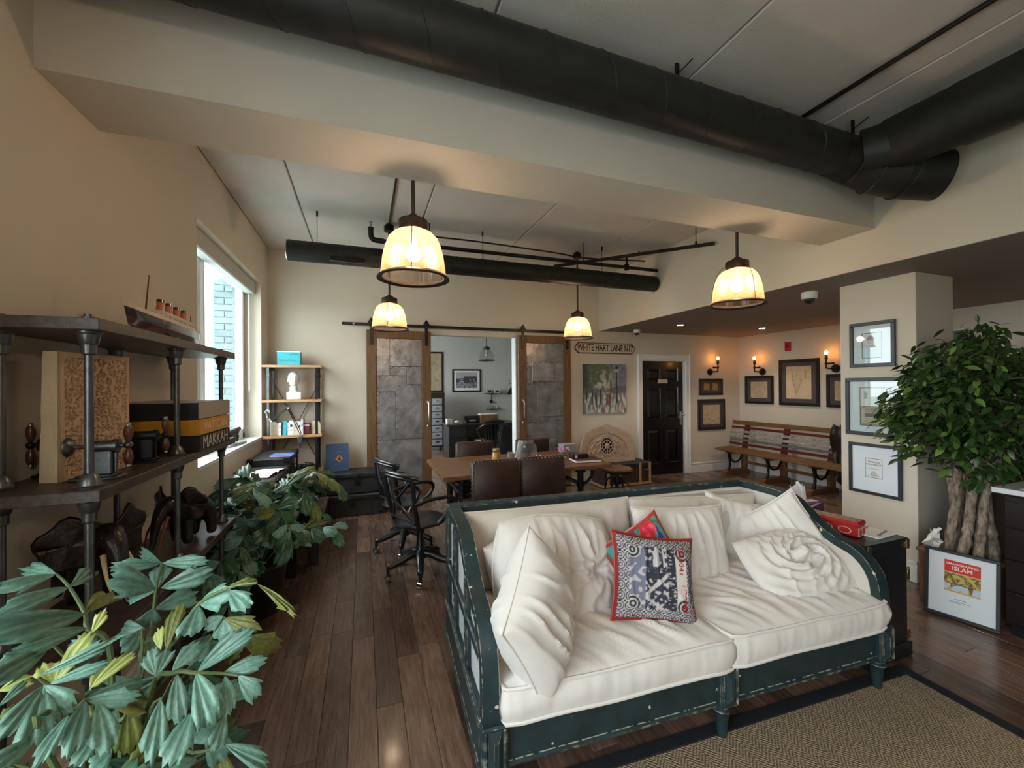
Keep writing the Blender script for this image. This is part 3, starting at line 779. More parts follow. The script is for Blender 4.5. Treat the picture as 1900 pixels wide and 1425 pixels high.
# ================================================================ the sofa
SA = -3.0
so = thing('daybed_sofa', 'large cream linen sofa with a distressed dark teal wooden frame', 'sofa', (2.47, 1.37, 0), R(SA))
SOFA = T(2.47, 1.37, 0) @ RZ(SA)
PROF = [(.885, .895), (.70, .90), (.52, .898), (.42, .875), (.33, .815), (.25, .755), (.17, .722), (.09, .70), (.03, .665), (-.02, .60), (-.04, .53), (-.045, .44), (-.04, .33)]
prof = [(p.x, p.y) for p in spline([(a, b, 0) for a, b in PROF], 4)]
def arm(x0, x1, xi, xo):
    # rail following the curved outline
    n = len(prof); vs = []; fs = []
    for i, (y, z) in enumerate(prof):
        a = V(prof[max(i - 1, 0)]); b = V(prof[min(i + 1, n - 1)]); d = (b - a).normalized(); nn = V((-d.y, d.x)) * (-1)
        y2, z2 = y + nn.x * -.045, z + nn.y * -.045
        vs += [(x0, y, z), (x1, y, z), (x1, y2, z2), (x0, y2, z2)]
    for i in range(n - 1):
        for j in range(4): fs.append((i * 4 + j, i * 4 + (j + 1) % 4, i * 4 + 4 + (j + 1) % 4, i * 4 + 4 + j))
    fs += [(0, 1, 2, 3), ((n - 1) * 4 + 3, (n - 1) * 4 + 2, (n - 1) * 4 + 1, (n - 1) * 4)]
    MB().add(vs, fs).build('arm_rail', 'sofa_paint', so, smooth=50)
    def inner(off, bot):
        q = []
        for i, (y, z) in enumerate(prof):
            a = V(prof[max(i - 1, 0)]); b = V(prof[min(i + 1, n - 1)]); d = (b - a).normalized(); nn = V((d.y, -d.x))
            q.append((y + nn.x * -off, z + nn.y * -off))
        return [p for p in q if p[1] > bot + .01] + [(-.005, bot), (.885, bot)]
    p = inner(.043, .30)
    MB().prism(p, xi, xi + (.014 if xi < xo else -.014), 'x').build('inner_upholstery', 'linen', so, smooth=0)
    return inner
IN = arm(-.015, .05, -.012, .04)
MB().prism(IN(.043, .33), .018, .03, 'x').build('outer_panel', 'linen_grey', so, smooth=0)
INL = arm(-2.075, -2.01, -2.012, -2.06)
MB().prism(INL(.043, .33), -2.055, -2.045, 'x').build('outer_panel', 'linen_grey', so, smooth=0)
def zat(y):
    for (a, za), (b, zb) in zip(prof, prof[1:]):
        if b <= y <= a: return zb + (za - zb) * (y - b) / max(a - b, 1e-6)
    return .5
for x0, x1 in ((-2.078, -2.05), (.022, .053)):
    for y in (.60, .285):
        MB().box(x0, y - .024, .32, x1, y + .024, zat(y) - .03, .005).build('stile', 'sofa_paint', so, smooth=0)
        MB().box(x0 - .004 if x0 < -1 else x1 - .004, y - .006, .34, x0 + .004 if x0 < -1 else x1 + .004, y + .006, zat(y) - .05, .002).build('bead', 'sofa_paint', so, smooth=0)
    MB().box(x0 + .002, -.0, .54, x1 - .002, .87, .585, .005).build('cross_rail', 'sofa_paint', so, smooth=0)
    MB().box(x0 - .004, -.02, .17, x1 + .004, .89, .36, .006).box(x0 - .012, -.03, .17, x1 + .012, .89, .192, .006).box(x0 - .01, -.03, .335, x1 + .01, .89, .352, .005).build('side_rail', 'sofa_paint', so, smooth=0)
    MB().box(x0, .82, .19, x1, .89, .88, .006).build('back_post', 'sofa_paint', so, smooth=0)
fr = MB().box(-2.0, -.035, .185, -.02, .0, .335, .004).box(-2.0, -.046, .172, -.02, .0, .194, .008).box(-2.0, -.042, .322, -.02, .0, .338, .006)
fr.build('front_rail', 'sofa_paint', so, smooth=0)
for x in (0.015, -.975, -2.03):
    MB().box(x - .05, -.058, .168, x + .05, .045, .345, .006).build('post_block', 'sofa_paint', so, smooth=0)
    mb = MB()
    for xx in (x - .036, x + .036): mb.box(xx - .006, -.064, .18, xx + .006, -.05, .335, .004)
    mb.add([(x - .026, -.058, .185), (x + .026, -.058, .185), (x + .026, -.058, .33), (x - .026, -.058, .33), (x - .008, -.074, .215), (x + .008, -.074, .215), (x + .008, -.074, .30), (x - .008, -.074, .30)], [(0, 1, 5, 4), (1, 2, 6, 5), (2, 3, 7, 6), (3, 0, 4, 7), (4, 5, 6, 7)])
    mb.build('carved_moulding', 'sofa_paint', so, smooth=0)
    for y in (-.005, .82):
        MB().lathe([(.017, 0), (.019, .01), (.024, .06), (.031, .115), (.036, .13), (.040, .134), (.036, .141), (.026, .147), (.033, .154), (.038, .160), (.034, .168)], (x, y, 0), 20).build('leg', 'sofa_paint', so)
MB().box(-2.06, .84, .17, .03, .885, .85, .005).build('back_frame', 'sofa_paint', so, smooth=0)
MB().box(-2.075, .82, .852, .05, .895, .90, .007).build('top_rail', 'sofa_paint', so, smooth=0)
MB().box(-2.01, .80, .32, -.012, .845, .855, .008).build('back_upholstery', 'linen', so, smooth=0)
MB().box(-2.0, -.0, .22, -.02, .82, .325, .01).build('seat_deck', 'linen_grey', so, smooth=0)
pp = [(-2.008, .80, .845), (-.016, .80, .845)]
MB().tube(pp, .006, 6).build('piping', 'linen_cushion', so)

def cushion_block(w, d, h, seed, n=64, bulge=.035, fold=.019):
    """box cushion with rounded boxing and gathered folds; returns verts, faces and the piping loop"""
    vs = []; idx = {}; fs = []
    def P(a, b, c):   # a, b, c in -1..1 on the cube
        x, y, z = a * w / 2, b * d / 2, c * h / 2
        e = .05
        ca = min(1, (1 - abs(a)) / .14); cb = min(1, (1 - abs(b)) / .14)
        # soft plan corners
        k = max(0, abs(a) - .86) * max(0, abs(b) - .86) * 30
        x *= 1 - .05 * k; y *= 1 - .05 * k
        if c > .99 or c < -.99:
            f = (1 - a ** 6) * (1 - b ** 6)
            z += (1 if c > 0 else -1) * bulge * f
            if c > 0:
                u = (x + y * .7) * 9; v = (y - x * .7) * 1.6
                r_ = 1 - abs(noise.noise(V((u + seed, v * 1.4, seed)))) * 2.2
                r2 = 1 - abs(noise.noise(V((u * 2.3 + seed, v * 2.2, seed + 4)))) * 2.2
                z += f * (fold * max(0, r_) ** 2 + fold * .5 * max(0, r2) ** 2) + .010 * noise.noise(V((x * 4, y * 4, seed)))
        else:
            s_ = 1 - c * c
            off = .014 * s_ + .007 * noise.noise(V((x * 9 + seed, y * 9, z * 9))) + .004 * noise.noise(V((x * 34, y * 34, z * 5 + seed)))
            if abs(a) > .99: x += math.copysign(off, a)
            if abs(b) > .99: y += math.copysign(off, b)
        z += .012 * noise.noise(V((x * 3.1, y * 3.1, seed * 2)))
        return (x, y, z)
    nz_ = 8
    ny = max(8, int(n * d / w))
    def vid(i, j, k):
        key = (i, j, k)
        if key not in idx:
            idx[key] = len(vs); vs.append(P(2 * i / n - 1, 2 * j / ny - 1, 2 * k / nz_ - 1))
        return idx[key]
    for i in range(n):
        for j in range(ny):
            for k in (0, nz_): fs.append((vid(i, j, k), vid(i + 1, j, k), vid(i + 1, j + 1, k), vid(i, j + 1, k)))
    for i in range(n):
        for k in range(nz_):
            for j in (0, ny): fs.append((vid(i, j, k), vid(i + 1, j, k), vid(i + 1, j, k + 1), vid(i, j, k + 1)))
    for j in range(ny):
        for k in range(nz_):
            for i in (0, n): fs.append((vid(i, j, k), vid(i, j + 1, k), vid(i, j + 1, k + 1), vid(i, j, k + 1)))
    loops = []
    for k in (0, nz_):
        loops.append([vs[vid(i, 0, k)] for i in range(n)] + [vs[vid(n, j, k)] for j in range(ny)] + [vs[vid(i, ny, k)] for i in range(n, 0, -1)] + [vs[vid(0, j, k)] for j in range(ny, 0, -1)])
    return vs, fs, loops
for (cx, w, sd, z) in ((-1.475, 1.055, 1.3, .405), (-.475, .985, 5.1, .412)):
    vs, fs, lp = cushion_block(w, .86, .125, sd, n=76)
    M_ = T(cx, .365, z) @ RX(.6)
    c = MB(M_).add(vs, fs).build('seat_cushion', 'linen_cushion', so, smooth=80)
    for q in lp: MB(M_).tube([(x * 1.004, y * 1.006, z) for x, y, z in q], .0075, 6, closed=True).build('piping', 'linen_cushion', c)

# ---- loose pillows
def pillow(name, label, loc, rot, w, h, t, seed=0., m='linen_cushion', n=46, corner=.10, wr=.010, group=None, cols=None, knot=None, piping=True, pipe_m=None, sag=0.):
    """loc/rot in the sofa's frame: x right, y up along the pillow, z its face normal"""
    M_ = SOFA @ T(*loc) @ RZ(rot[2]) @ RX(rot[0]) @ RZ(rot[1])
    o = thing(name, label, 'pillow', tuple(M_.translation), group=group, rot=M_.to_euler())
    vs = []; fs = []; cs = []; ids = {}
    def P(i, j, s_):
        u = 2 * i / n - 1; v = 2 * j / n - 1
        pinch = 1 - corner * (1 - v * v) * abs(u) ** 2.2
        pinch2 = 1 - corner * (1 - u * u) * abs(v) ** 2.2
        x = u * w / 2 * pinch; y = v * h / 2 * pinch2
        e = max(0, 1 - abs(u) ** 2.6) ** .5 * max(0, 1 - abs(v) ** 2.6) ** .5
        z = t / 2 * e
        if knot:
            k, kx, ky, fan, amp = knot
            dx, dy = u - kx, v - ky; r = sqrt(dx * dx + dy * dy) + 1e-4; th = math.atan2(dy, dx)
            if k == 'swirl':
                z += e * amp * (1 - abs(sin((th + r * 5.5) * 2.5))) * min(1, r * 3) * exp(-r * 1.2) * 1.2
                z += amp * 1.1 * exp(-(r / .16) ** 2) - amp * .8 * exp(-((r - .27) / .09) ** 2)
            else:
                z += e * amp * (1 - abs(sin((th * fan + 1.6 * noise.noise(V((r * 3, th, seed))))))) * exp(-r * .8) * min(1, r * 3)
                z -= amp * 1.6 * exp(-(r / .12) ** 2)
        z += e * wr * (max(0, 1 - abs(noise.noise(V((x * 16 + seed, y * 3.2 + x * 4, seed)))) * 2.6) ** 2 + .8 * noise.noise(V((x * 6, y * 6, seed + 3 * s_))))
        y -= sag * (1 - u * u) * (v > 0) * v
        return (x, y, z * s_)
    for s_ in (1, -1):
        for j in range(n + 1):
            for i in range(n + 1):
                bd = i in (0, n) or j in (0, n)
                key = (i, j, 0 if bd else s_)
                if key not in ids:
                    ids[key] = len(vs); vs.append(P(i, j, s_)); 
                    if cols: cs.append(cols(i / n, j / n) if s_ > 0 else cols(2, 2))
        for j in range(n):
            for i in range(n):
                q = []
                for (a, b) in ((i, j), (i + 1, j), (i + 1, j + 1), (i, j + 1)):
                    bd = a in (0, n) or b in (0, n); q.append(ids[(a, b, 0 if bd else s_)])
                fs.append(tuple(q))
    MB().add(vs, fs).build('cover', m, o, smooth=80, cols=cs if cols else None)
    if piping:
        lp = [P(i, 0, 0) for i in range(n)] + [P(n, j, 0) for j in range(n)] + [P(i, n, 0) for i in range(n, 0, -1)] + [P(0, j, 0) for j in range(n, 0, -1)]
        MB().tube(lp, .0045, 6, closed=True).build('piping', pipe_m or m, o)
    return o
pillow('back_cushion', 'long boxy cream back cushion at the left, piped, behind the other pillows', (-1.50, .655, .70), (78, 0, 0), 1.00, .40, .20, 2.1, 'linen', corner=.03, wr=.016)
pillow('back_cushion', 'long cream back cushion at the right of the sofa back, behind the plain square pillow', (-.52, .665, .675), (78, -3, 0), .98, .38, .18, 4.4, 'linen', corner=.04, wr=.018)
pillow('throw_pillow', 'small cream pillow with only its corner showing in the left rear corner of the sofa', (-1.80, .52, .66), (78, 8, 45), .36, .36, .13, 6.6)
pillow('throw_pillow', 'round gathered cream pillow with radiating pleats, left of the printed pillow', (-1.60, .38, .665), (68, -6, 6), .58, .46, .22, 9.1, corner=-.16, knot=('pleat', .62, -.05, 5, .035), wr=.016, n=60)
pillow('throw_pillow', 'large cream pillow leaning on edge against the left arm, nearest the viewer', (-1.835, .045, .675), (80, 30, 52), .46, .47, .25, 12.3, corner=.08, wr=.022, n=60)
pillow('throw_pillow', 'plain square cream pillow standing upright behind the printed pillow', (-.80, .46, .665), (72, -3, -4), .58, .43, .17, 15.2, corner=.07, wr=.016)
pillow('throw_pillow', 'large cream pillow leaning against the right arm, peak pointing up', (-.13, .40, .64), (76, 36, -50), .44, .44, .14, 18.7, corner=.08, wr=.02)
pillow('throw_pillow', 'cream pillow lying back in the right rear corner of the sofa', (-.26, .60, .655), (70, -14, -12), .44, .38, .15, 21.4, corner=.10, wr=.016)
pillow('throw_pillow', 'cream pillow with a twisted swirl knot at its centre, right side of the seat', (-.27, .215, .588), (36, 6, -6), .52, .36, .16, 25.2, corner=-.10, knot=('swirl', .05, .05, 0, .05), wr=.014, n=72)
def redflower(u, v):
    if u > 1.5: return (.4, .05, .05)
    b = min(u, v, 1 - u, 1 - v)
    if b < .07: return (.42, .05, .05) if b > .02 else (.75, .6, .5)
    a = nz(u * 9, v * 9, 3)
    f = min(abs(((u - cx) ** 2 + (v - cy) ** 2) ** .5 - .0) for cx, cy in ((.5, .72), (.72, .82), (.3, .55), (.8, .45), (.35, .85)))
    if f < .13: return (.72, .03, .06) if a > -.1 else (.85, .12, .16)
    if a > .22: return (.05, .25, .08)
    if a < -.28: return (.05, .08, .35)
    return (.08, .38, .36)
pillow('throw_pillow', 'red and turquoise floral pillow peeking out behind the printed pillow', (-1.15, .33, .70), (72, 26, -6), .40, .32, .11, 31, 'print_cloth', cols=redflower, piping=False, n=50)
def kilim(u, v):
    if u > 1.5: return (.30, .04, .04)
    b = min(u, v, 1 - u, 1 - v)
    W_, K_ = (.50, .475, .47), (.035, .035, .05)
    if b < .028: return (.26, .03, .03)
    dark = (.10, .105, .15)
    if b < .15:
        r = ((u * 9) % 1 - .5) ** 2 + ((v * 9) % 1 - .5) ** 2
        s_ = sin(sqrt(r) * 26)
        return W_ if s_ > .25 else K_ if s_ < -.2 else (.25, .24, .28)
    for cx, cy in ((.2, .2), (.8, .2), (.2, .8), (.8, .8)):
        d = sqrt((u - cx) ** 2 + (v - cy) ** 2)
        if d < .1: return W_ if sin(d * 150) > .1 else K_
    if u > .70:                       # pale cartouche with script
        e = (abs(v - .5) / .34) ** 4 + (abs(u - .80) / .10) ** 4
        if e < 1: return (.70, .64, .60)
        return K_ if nz(u * 30, v * 30) > 0 else (.3, .29, .32)
    if u > .60: return K_ if nz(u * 20, v * 50, 2) > -.25 else W_
    if u < .34:
        a = nz(u * 16, v * 16, 9); return (.17, .18, .25) if a < .22 else (.50, .47, .50)
    # bridge and buildings
    t = (u - .34) / .26
    if abs(v - (.30 + .25 * t)) < .028 or abs(v - (.12 + .55 * (1 - t) * .3)) < .02: return W_
    if abs(v - .52) < .035 or abs(v - .60 - .03 * sin(u * 40)) < .012: return K_
    if .62 < v < .95 and (abs(t - .55) < .09 or abs(t - .85) < .04): return W_
    a = nz(u * 28, v * 22, 5)
    return W_ if a > .20 else K_ if a < .02 else dark
kp = pillow('throw_pillow', 'black and white printed pillow with red edging, front centre of the sofa', (-1.20, .17, .668), (68, -9, -9), .41, .385, .13, 41, 'print_cloth', cols=kilim, piping=True, pipe_m='red', n=110, corner=.09, wr=.008)
mb = MB().text('1/240041', .038, T(.112, .09, .058) @ RY(12) @ RZ(-90), .0015)
mb.build('lettering', 'red', kp, smooth=0)
mb = MB().text('1/20041', .038, T(.120, -.075, .058) @ RY(12) @ RZ(-90), .0015)
mb.build('lettering', 'red', kp, smooth=0)
sc_ = MB().tube(spline([(.145, .09, .052), (.150, .065, .053), (.160, .045, .048), (.154, .02, .052), (.158, -.01, .051), (.150, -.03, .053), (.160, -.055, .047), (.154, -.09, .047)], 5), .0028, 5)
for yy in (.13, .085, .035, -.045): sc_.ball((.143, yy, .056), .0045, 6)
sc_.build('script', 'ink', kp)

# ================================================================ jute rug
rug = thing('jute_rug', 'natural herringbone jute rug with a dark cloth border', 'rug', (2.80, 1.425, 0), R(-2.6))
RUGW, RUGL, bw = 2.35, 2.6, .062
MB().box(-RUGW + bw, -RUGL + bw, .002, -bw, -bw, .012, .003).build('weave', 'jute', rug, smooth=0)
MB().box(-RUGW, -RUGL, .001, -RUGW + bw, 0, .014, .003).box(-bw, -RUGL, .001, 0, 0, .014, .003).box(-RUGW + bw, -bw, .001, -bw, 0, .014, .003).box(-RUGW + bw, -RUGL, .001, -bw, -RUGL + bw, .014, .003).build('border', 'rug_edge', rug, smooth=0)

# ================================================================ dark campaign chest right of the sofa
t = thing('campaign_chest', 'black brass-cornered chest standing right of the sofa arm', 'chest', (2.79, 1.9, 0))
MB().box(2.60, 1.47, .05, 2.965, 2.27, .655, .006).box(2.62, 1.50, .10, 2.945, 2.25, .66).build('body', 'black_wood', t, smooth=0, world=True)
MB().box(2.59, 1.455, 0, 2.985, 2.28, .085, .008).build('plinth', 'black_wood', t, smooth=0, world=True)
MB().box(2.60, 1.465, .655, 2.97, 2.275, .680, .004).build('lid', 'black_wood', t, smooth=0, world=True)
MB().box(2.64, 1.462, .12, 2.93, 1.471, .63, .003).build('front_panel', 'black_wood', t, smooth=0, world=True)
for z in (.10, .62):
    MB().box(2.945, 1.460, z, 2.973, 1.49, z + .055, .002).box(2.60, 1.46, z, 2.63, 1.475, z + .055, .002).build('brass_corner', 'brass', t, smooth=0, world=True)
MB().box(2.955, 1.462, .44, 2.974, 1.475, .50, .002).cyl((2.972, 1.468, .43), (2.972, 1.468, .51), .006, 8).build('hinge', 'brass', t, world=True)
t = thing('magazine', 'white glossy papers lying open on the black chest beside the red tin', 'papers', (2.86, 1.7, .681))
MB().box(-.10, -.19, 0, .09, .19, .006, .001, RZ(4)).build('cover', 'paper', t, smooth=0)
mb = MB()
for i in range(4): mb.box(-.08, -.16 + i * .09, .0062, .07, -.145 + i * .09, .0067, M=RZ(14))
mb.build('grey_lines', 'grey_cloth', t, smooth=0)
t = thing('decorated_tin', 'long red decorated tin box with cream ornament on the black chest', 'tin', (2.70, 1.72, .681), R(14))
MB().box(-.055, -.155, 0, .055, .155, .075, .008).build('body', 'red_tin', t, smooth=0)
MB().box(-.060, -.160, .058, .060, .160, .088, .01).build('lid', 'red_tin', t, smooth=0)
MB().box(-.053, -.1565, .004, .053, -.154, .055, .001).build('end_label', 'cream', t, smooth=0)
mb = MB()
for sx in (-.026, .026):
    mb.torus((0, 0, 0), .016, .003, 20, 6, T(sx, -.157, .030) @ RX(90))
    mb.cyl((sx, -.158, .030), (sx, -.156, .030), .010, 10)
mb.build('end_ornament', 'red', t)
mb = MB()
for k in range(3):
    mb.torus((0, 0, 0), .030, .0025, 24, 5, T(-.0575, -.09 + k * .09, .033) @ RY(90) @ SC(.6, 1, 1))
mb.build('side_ornament', 'cream', t)
def tinprint(u, v):
    a = nz(u * 6, v * 14, 3)
    return (.45, .40, .28) if a > .1 else (.20, .22, .20) if a > -.15 else (.50, .30, .22)
canvas('lid_picture', .09, .27, 12, 36, tinprint, t, T(0, 0, .0886))
t = thing('tissue_box', 'purple patterned tissue box on the black chest behind the red tin', 'tissue box', (2.845, 1.99, .681), R(-6))
def tissuep(u, v):
    a = nz(u * 5, v * 5, 7); b = abs(u * 1.4 - v - .1 + .3 * nz(u * 3, v * 3))
    return (.75, .70, .74) if b < .1 else (.30, .03, .16) if a > .05 else (.06, .035, .09)
MB().box(-.115, -.06, 0, .115, .06, .085, .003).build('carton', 'maroon', t, smooth=0)
canvas('printed_side', .228, .083, 40, 16, tissuep, t, T(0, -.0605, .0425) @ RX(90))
canvas('printed_top', .228, .118, 30, 16, lambda u, v: (.62, .58, .60) if abs(v - .5) < .2 else tissuep(u, v), t, T(0, 0, .0856))
ts = []; fs = []
for j in range(9):
    for i in range(13):
        a = i / 12 - .5; b = j / 8
        ts.append((a * (.10 + .03 * b) - .03 * b, .02 * sin(i * 1.3) * (1 - .3 * b) + .01, .085 + .13 * b - .03 * abs(a) * b * 2 + .012 * sin(i * 2.1) * b))
for j in range(8):
    for i in range(12): fs.append((j * 13 + i, j * 13 + i + 1, j * 13 + i + 14, j * 13 + i + 13))
MB().add(ts, fs).build('tissue', 'tissue', t, smooth=80)

# ================================================================ framed pictures
def frame(label, M, w, h, fw, fm, bm, name='picture_frame', depth=.022, mat_w=None, group=None, glass=False):
    """M: origin at frame centre on the wall, local x right, y up, z out of the wall"""
    o = thing(name, label, 'picture', tuple(M.translation), rot=M.to_euler(), group=group)
    mb = MB()
    mb.box(-w / 2, h / 2 - fw, 0, w / 2, h / 2, depth, .003).box(-w / 2, -h / 2, 0, w / 2, -h / 2 + fw, depth, .003)
    mb.box(-w / 2, -h / 2 + fw, 0, -w / 2 + fw, h / 2 - fw, depth, .003).box(w / 2 - fw, -h / 2 + fw, 0, w / 2, h / 2 - fw, depth, .003)
    mb.build('moulding', fm, o, smooth=0)
    MB().box(-w / 2 + fw * .8, -h / 2 + fw * .8, .001, w / 2 - fw * .8, h / 2 - fw * .8, .009).build('mat_board', bm, o, smooth=0)
    if glass: MB().box(-w / 2 + fw * .9, -h / 2 + fw * .9, .012, w / 2 - fw * .9, h / 2 - fw * .9, .0135).build('glazing', 'glass', o, smooth=0)
    return o
def MW(side, a, b, z, off=.002):     # wall placement matrices
    if side == 'back': return T(a, YB - off, z) @ RX(90)
    if side == 'right': return T(XR - off, a, z) @ RZ(-90) @ RX(90)
    if side == 'col': return T(4.10 - off, a, z) @ RZ(-90) @ RX(90)
    if side == 'office': return T(a, YO - off, z) @ RX(90)
def mapart(seed, tone=(.50, .40, .28)):
    def f(u, v):
        a = nz(u * 4 + seed, v * 4, seed); c = abs(a) < .035 or abs(nz(u * 9, v * 9, seed + 3)) < .03
        k = 1 + .18 * nz(u * 2, v * 2, seed) + .06 * nz(u * 40, v * 40)
        if c: return tuple(x * .68 for x in tone)
        if a > .05: return (tone[0] * k * 1.02, tone[1] * k * 1.0, tone[2] * k * .92)
        return tuple(x * k * 1.08 for x in tone)
    return f
def india(u, v):
    y = 1 - v
    tone = (.52, .42, .29)
    L = .22 + .10 * y if y < .42 else .26 + (y - .42) * .38
    Rr = .80 - .2 * max(0, y - .25) if y < .42 else .64 - (y - .42) * .50
    if y < .12: L, Rr = .22 + .1, .50
    L += .02 * nz(y * 12, 1); Rr += .03 * nz(y * 9, 5)
    tip = .86
    k = 1 + .12 * nz(u * 3, v * 3) + .05 * nz(u * 45, v * 45)
    if y < tip and (abs(u - L) < .013 or abs(u - Rr) < .013) and y > .08: return (.27, .22, .14)
    if L < u < Rr and .08 < y < tip:
        if abs(nz(u * 7, v * 7, 3)) < .035: return (.36, .25, .17)
        return (tone[0] * k * .95, tone[1] * k * .97, tone[2] * k * .85)
    if y < .4 and abs(nz(u * 9, v * 9, 8)) < .03: return (.38, .28, .2)
    return tuple(x * k * 1.08 for x in tone)
# right-hand (bench) wall
o = frame('framed antique map in a black frame left of the large India map', MW('right', 5.40, 0, 1.47), .56, .50, .045, 'frame_black', 'mat_dark'); canvas('map_print', .33, .29, 60, 50, mapart(3), o, T(0, 0, .0095))
o = frame('largest black-framed map, showing India, over the bench', MW('right', 4.69, 0, 1.595), .66, .76, .05, 'frame_black', 'mat_dark'); canvas('map_print', .41, .53, 80, 100, india, o, T(0, 0, .0095))
o = frame('black-framed map half hidden by the column edge, right of the India map', MW('right', 3.98, 0, 1.465), .56, .50, .045, 'frame_black', 'mat_dark'); canvas('map_print', .33, .29, 60, 50, mapart(7), o, T(0, 0, .0095))
# back wall right of the door
o = frame('small dark frame holding two gold miniatures under the corner sconce', MW('back', 5.945, 0, 1.53), .55, .30, .04, 'frame_brown', 'mat_dark')
for sx in (-.10, .10):
    def mini(u, v, s=sx):
        return (.42, .28, .12) if nz(u * 6 + s * 9, v * 6) > -.1 else (.24, .14, .07)
    canvas('miniature', .13, .12, 14, 14, mini, o, T(sx, 0, .0095))
o = frame('square dark-framed antique map below the two miniatures', MW('back', 5.955, 0, 1.025), .63, .56, .055, 'frame_brown', 'mat_dark'); canvas('map_print', .39, .35, 70, 60, mapart(12), o, T(0, 0, .0095))
# column
o = frame('top grey-framed portrait print on the column, partly behind the tree', MW('col', 2.255, 0, 1.91), .335, .385, .030, 'frame_dark', 'mat_board', glass=True)
def portrait(u, v):
    if min(u, v, 1 - u, 1 - v) < .03: return (.10, .03, .03)
    d = ((u - .45) / .2) ** 2 + ((v - .72) / .17) ** 2
    if d < 1 and v > .72: return (.25, .24, .30)
    if d < 1: return (.62, .52, .50)
    if v < .5 and abs(u - .45) < .35 - v * .2: return (.62, .70, .82)
    return (.66, .74, .80)
canvas('portrait_print', .15, .22, 40, 60, portrait, o, T(0, -.01, .0095))
o = frame('wide grey-framed certificate on the middle of the column', MW('col', 2.235, 0, 1.375), .45, .50, .032, 'frame_dark', 'mat_board', glass=True)
def cert(u, v):
    b = min(u, v, 1 - u, 1 - v)
    if b < .02: return (.14, .10, .08)
    if v > .52:
        if b > .05 and .70 < v < .90 and abs(u - .2) < .05 + .03 * nz(v * 20, 1): return (.30, .33, .30)
        return (.74, .78, .74)
    if b < .06 or (v > .48): return (.40, .32, .20)
    r = (v * 22) % 1
    if .24 < v < .32 and .15 < u < .85: return (.20, .20, .19)
    if r < .35 and .15 + .2 * abs(nz(int(v * 22), 1)) < u < .85 - .2 * abs(nz(int(v * 22), 5)): return (.30, .27, .20)
    return (.58, .52, .38)
canvas('certificate', .23, .33, 60, 90, cert, o, T(0, .0, .0095))
o = frame('lowest grey-framed BROKEN CONTRACT print on the column', MW('col', 2.245, 0, .84), .385, .435, .026, 'frame_dark', 'mat_board')
def book(u, v):
    b = min(u * .115, v * .15, (1 - u) * .115, (1 - v) * .15)
    if b < .0035: return (.05, .035, .05)
    if .08 < v < .36:
        d = abs(u - .5 - .06 * nz(v * 9, 2)) - .24 * (.38 - v) / .26 - .02
        if v < .14 and abs(u - .5) < .36: return (.42, .46, .44) if nz(u * 30, v * 30) > -.1 else (.62, .66, .66)
        if d < 0: return (.45, .43, .44) if nz(u * 12, v * 12) > 0 else (.60, .58, .58)
    if .42 < v < .50 and (v * 60) % 1 < .3 and abs(u - .5) < .36: return (.55, .58, .62)
    return (.76, .80, .84)
canvas('book_cover', .125, .165, 50, 66, book, o, T(-.005, .01, .0095))
mb = MB().text('BROKEN', .021, T(-.005, .062, .0098), .0003, sx=1.05, bold=.0004).text('CONTRACT', .021, T(-.005, .040, .0098), .0003, sx=.98, bold=.0004)
mb.build('lettering', 'ink_brown', o, smooth=0)
# leaning ISLAM book-cover frame
_a, _b = V((3.655, 1.715, .004)), V((3.735, 1.385, .004)); dd = (_b - _a).normalized(); ang = math.degrees(math.atan2(dd.y, dd.x))
M_ = T(*((_a + _b) / 2)) @ RZ(ang) @ RX(90 - 6.0) @ T(0, .222, 0)
o = frame('grey-framed EMANCIPATING ISLAM print leaning on the floor against the planter', M_, .345, .44, .020, 'frame_dark', 'mat_board', name='leaning_picture')
def islam(u, v):
    if v > .62: return (.62, .045, .03)
    if v > .60: return (.80, .55, .30)
    if v < .05: return (.66, .42, .20)
    a = nz(u * 7, v * 7, 2); c = nz(u * 14, v * 14, 8)
    if v < .24 and nz(u * 5, v * 3, 4) > -.05: return (.55, .62, .74)
    if a > .12: return (.58, .46, .10)
    return (.13, .10, .05) if c < 0 else (.36, .27, .10)
canvas('book_cover', .165, .205, 60, 76, islam, o, T(.005, .055, .0095))
MB().text('EMANCIPATING', .0205, T(.005, .135, .0099), .0003, bold=.0003).text('ISLAM', .036, T(.005, .108, .0099), .0003, bold=.0006).build('lettering', 'white_ink', o, smooth=0)
MB().box(-.03, -.088, .0095, .025, -.092, .0099).box(-.055, -.104, .0095, .045, -.107, .0099).box(-.055, -.112, .0095, .0, -.115, .0099).build('caption', 'grey_cloth', o, smooth=0)
# office pictures
o = frame('brown-framed black and white landscape photograph in the office', MW('office', 2.62, 0, 1.72), .80, .62, .045, 'frame_brown', 'paper')
def land(u, v):
    a = nz(u * 9, v * 9, 4)
    if v > .62 - .0 * u: 
        return (.42, .40, .44) if not (v < .75 + .1 * nz(u * 8, 1) and u > .35) else (.07, .06, .08)
    if v > .30: return (.06, .055, .07) if a > -.15 or .35 < u < .62 else (.40, .38, .42)
    return (.30, .28, .32) if a > -.1 else (.10, .09, .11)
canvas('photo_print', .58, .42, 60, 44, land, o, T(0, .01, .0095))
o = frame('tall brown-framed antique map partly behind the left barn door, in the office', MW('office', 1.62, 0, 1.95), .72, 1.06, .045, 'frame_brown', 'map_tan'); canvas('map_print', .60, .94, 60, 90, mapart(20, (.42, .36, .24)), o, T(0, 0, .0095))

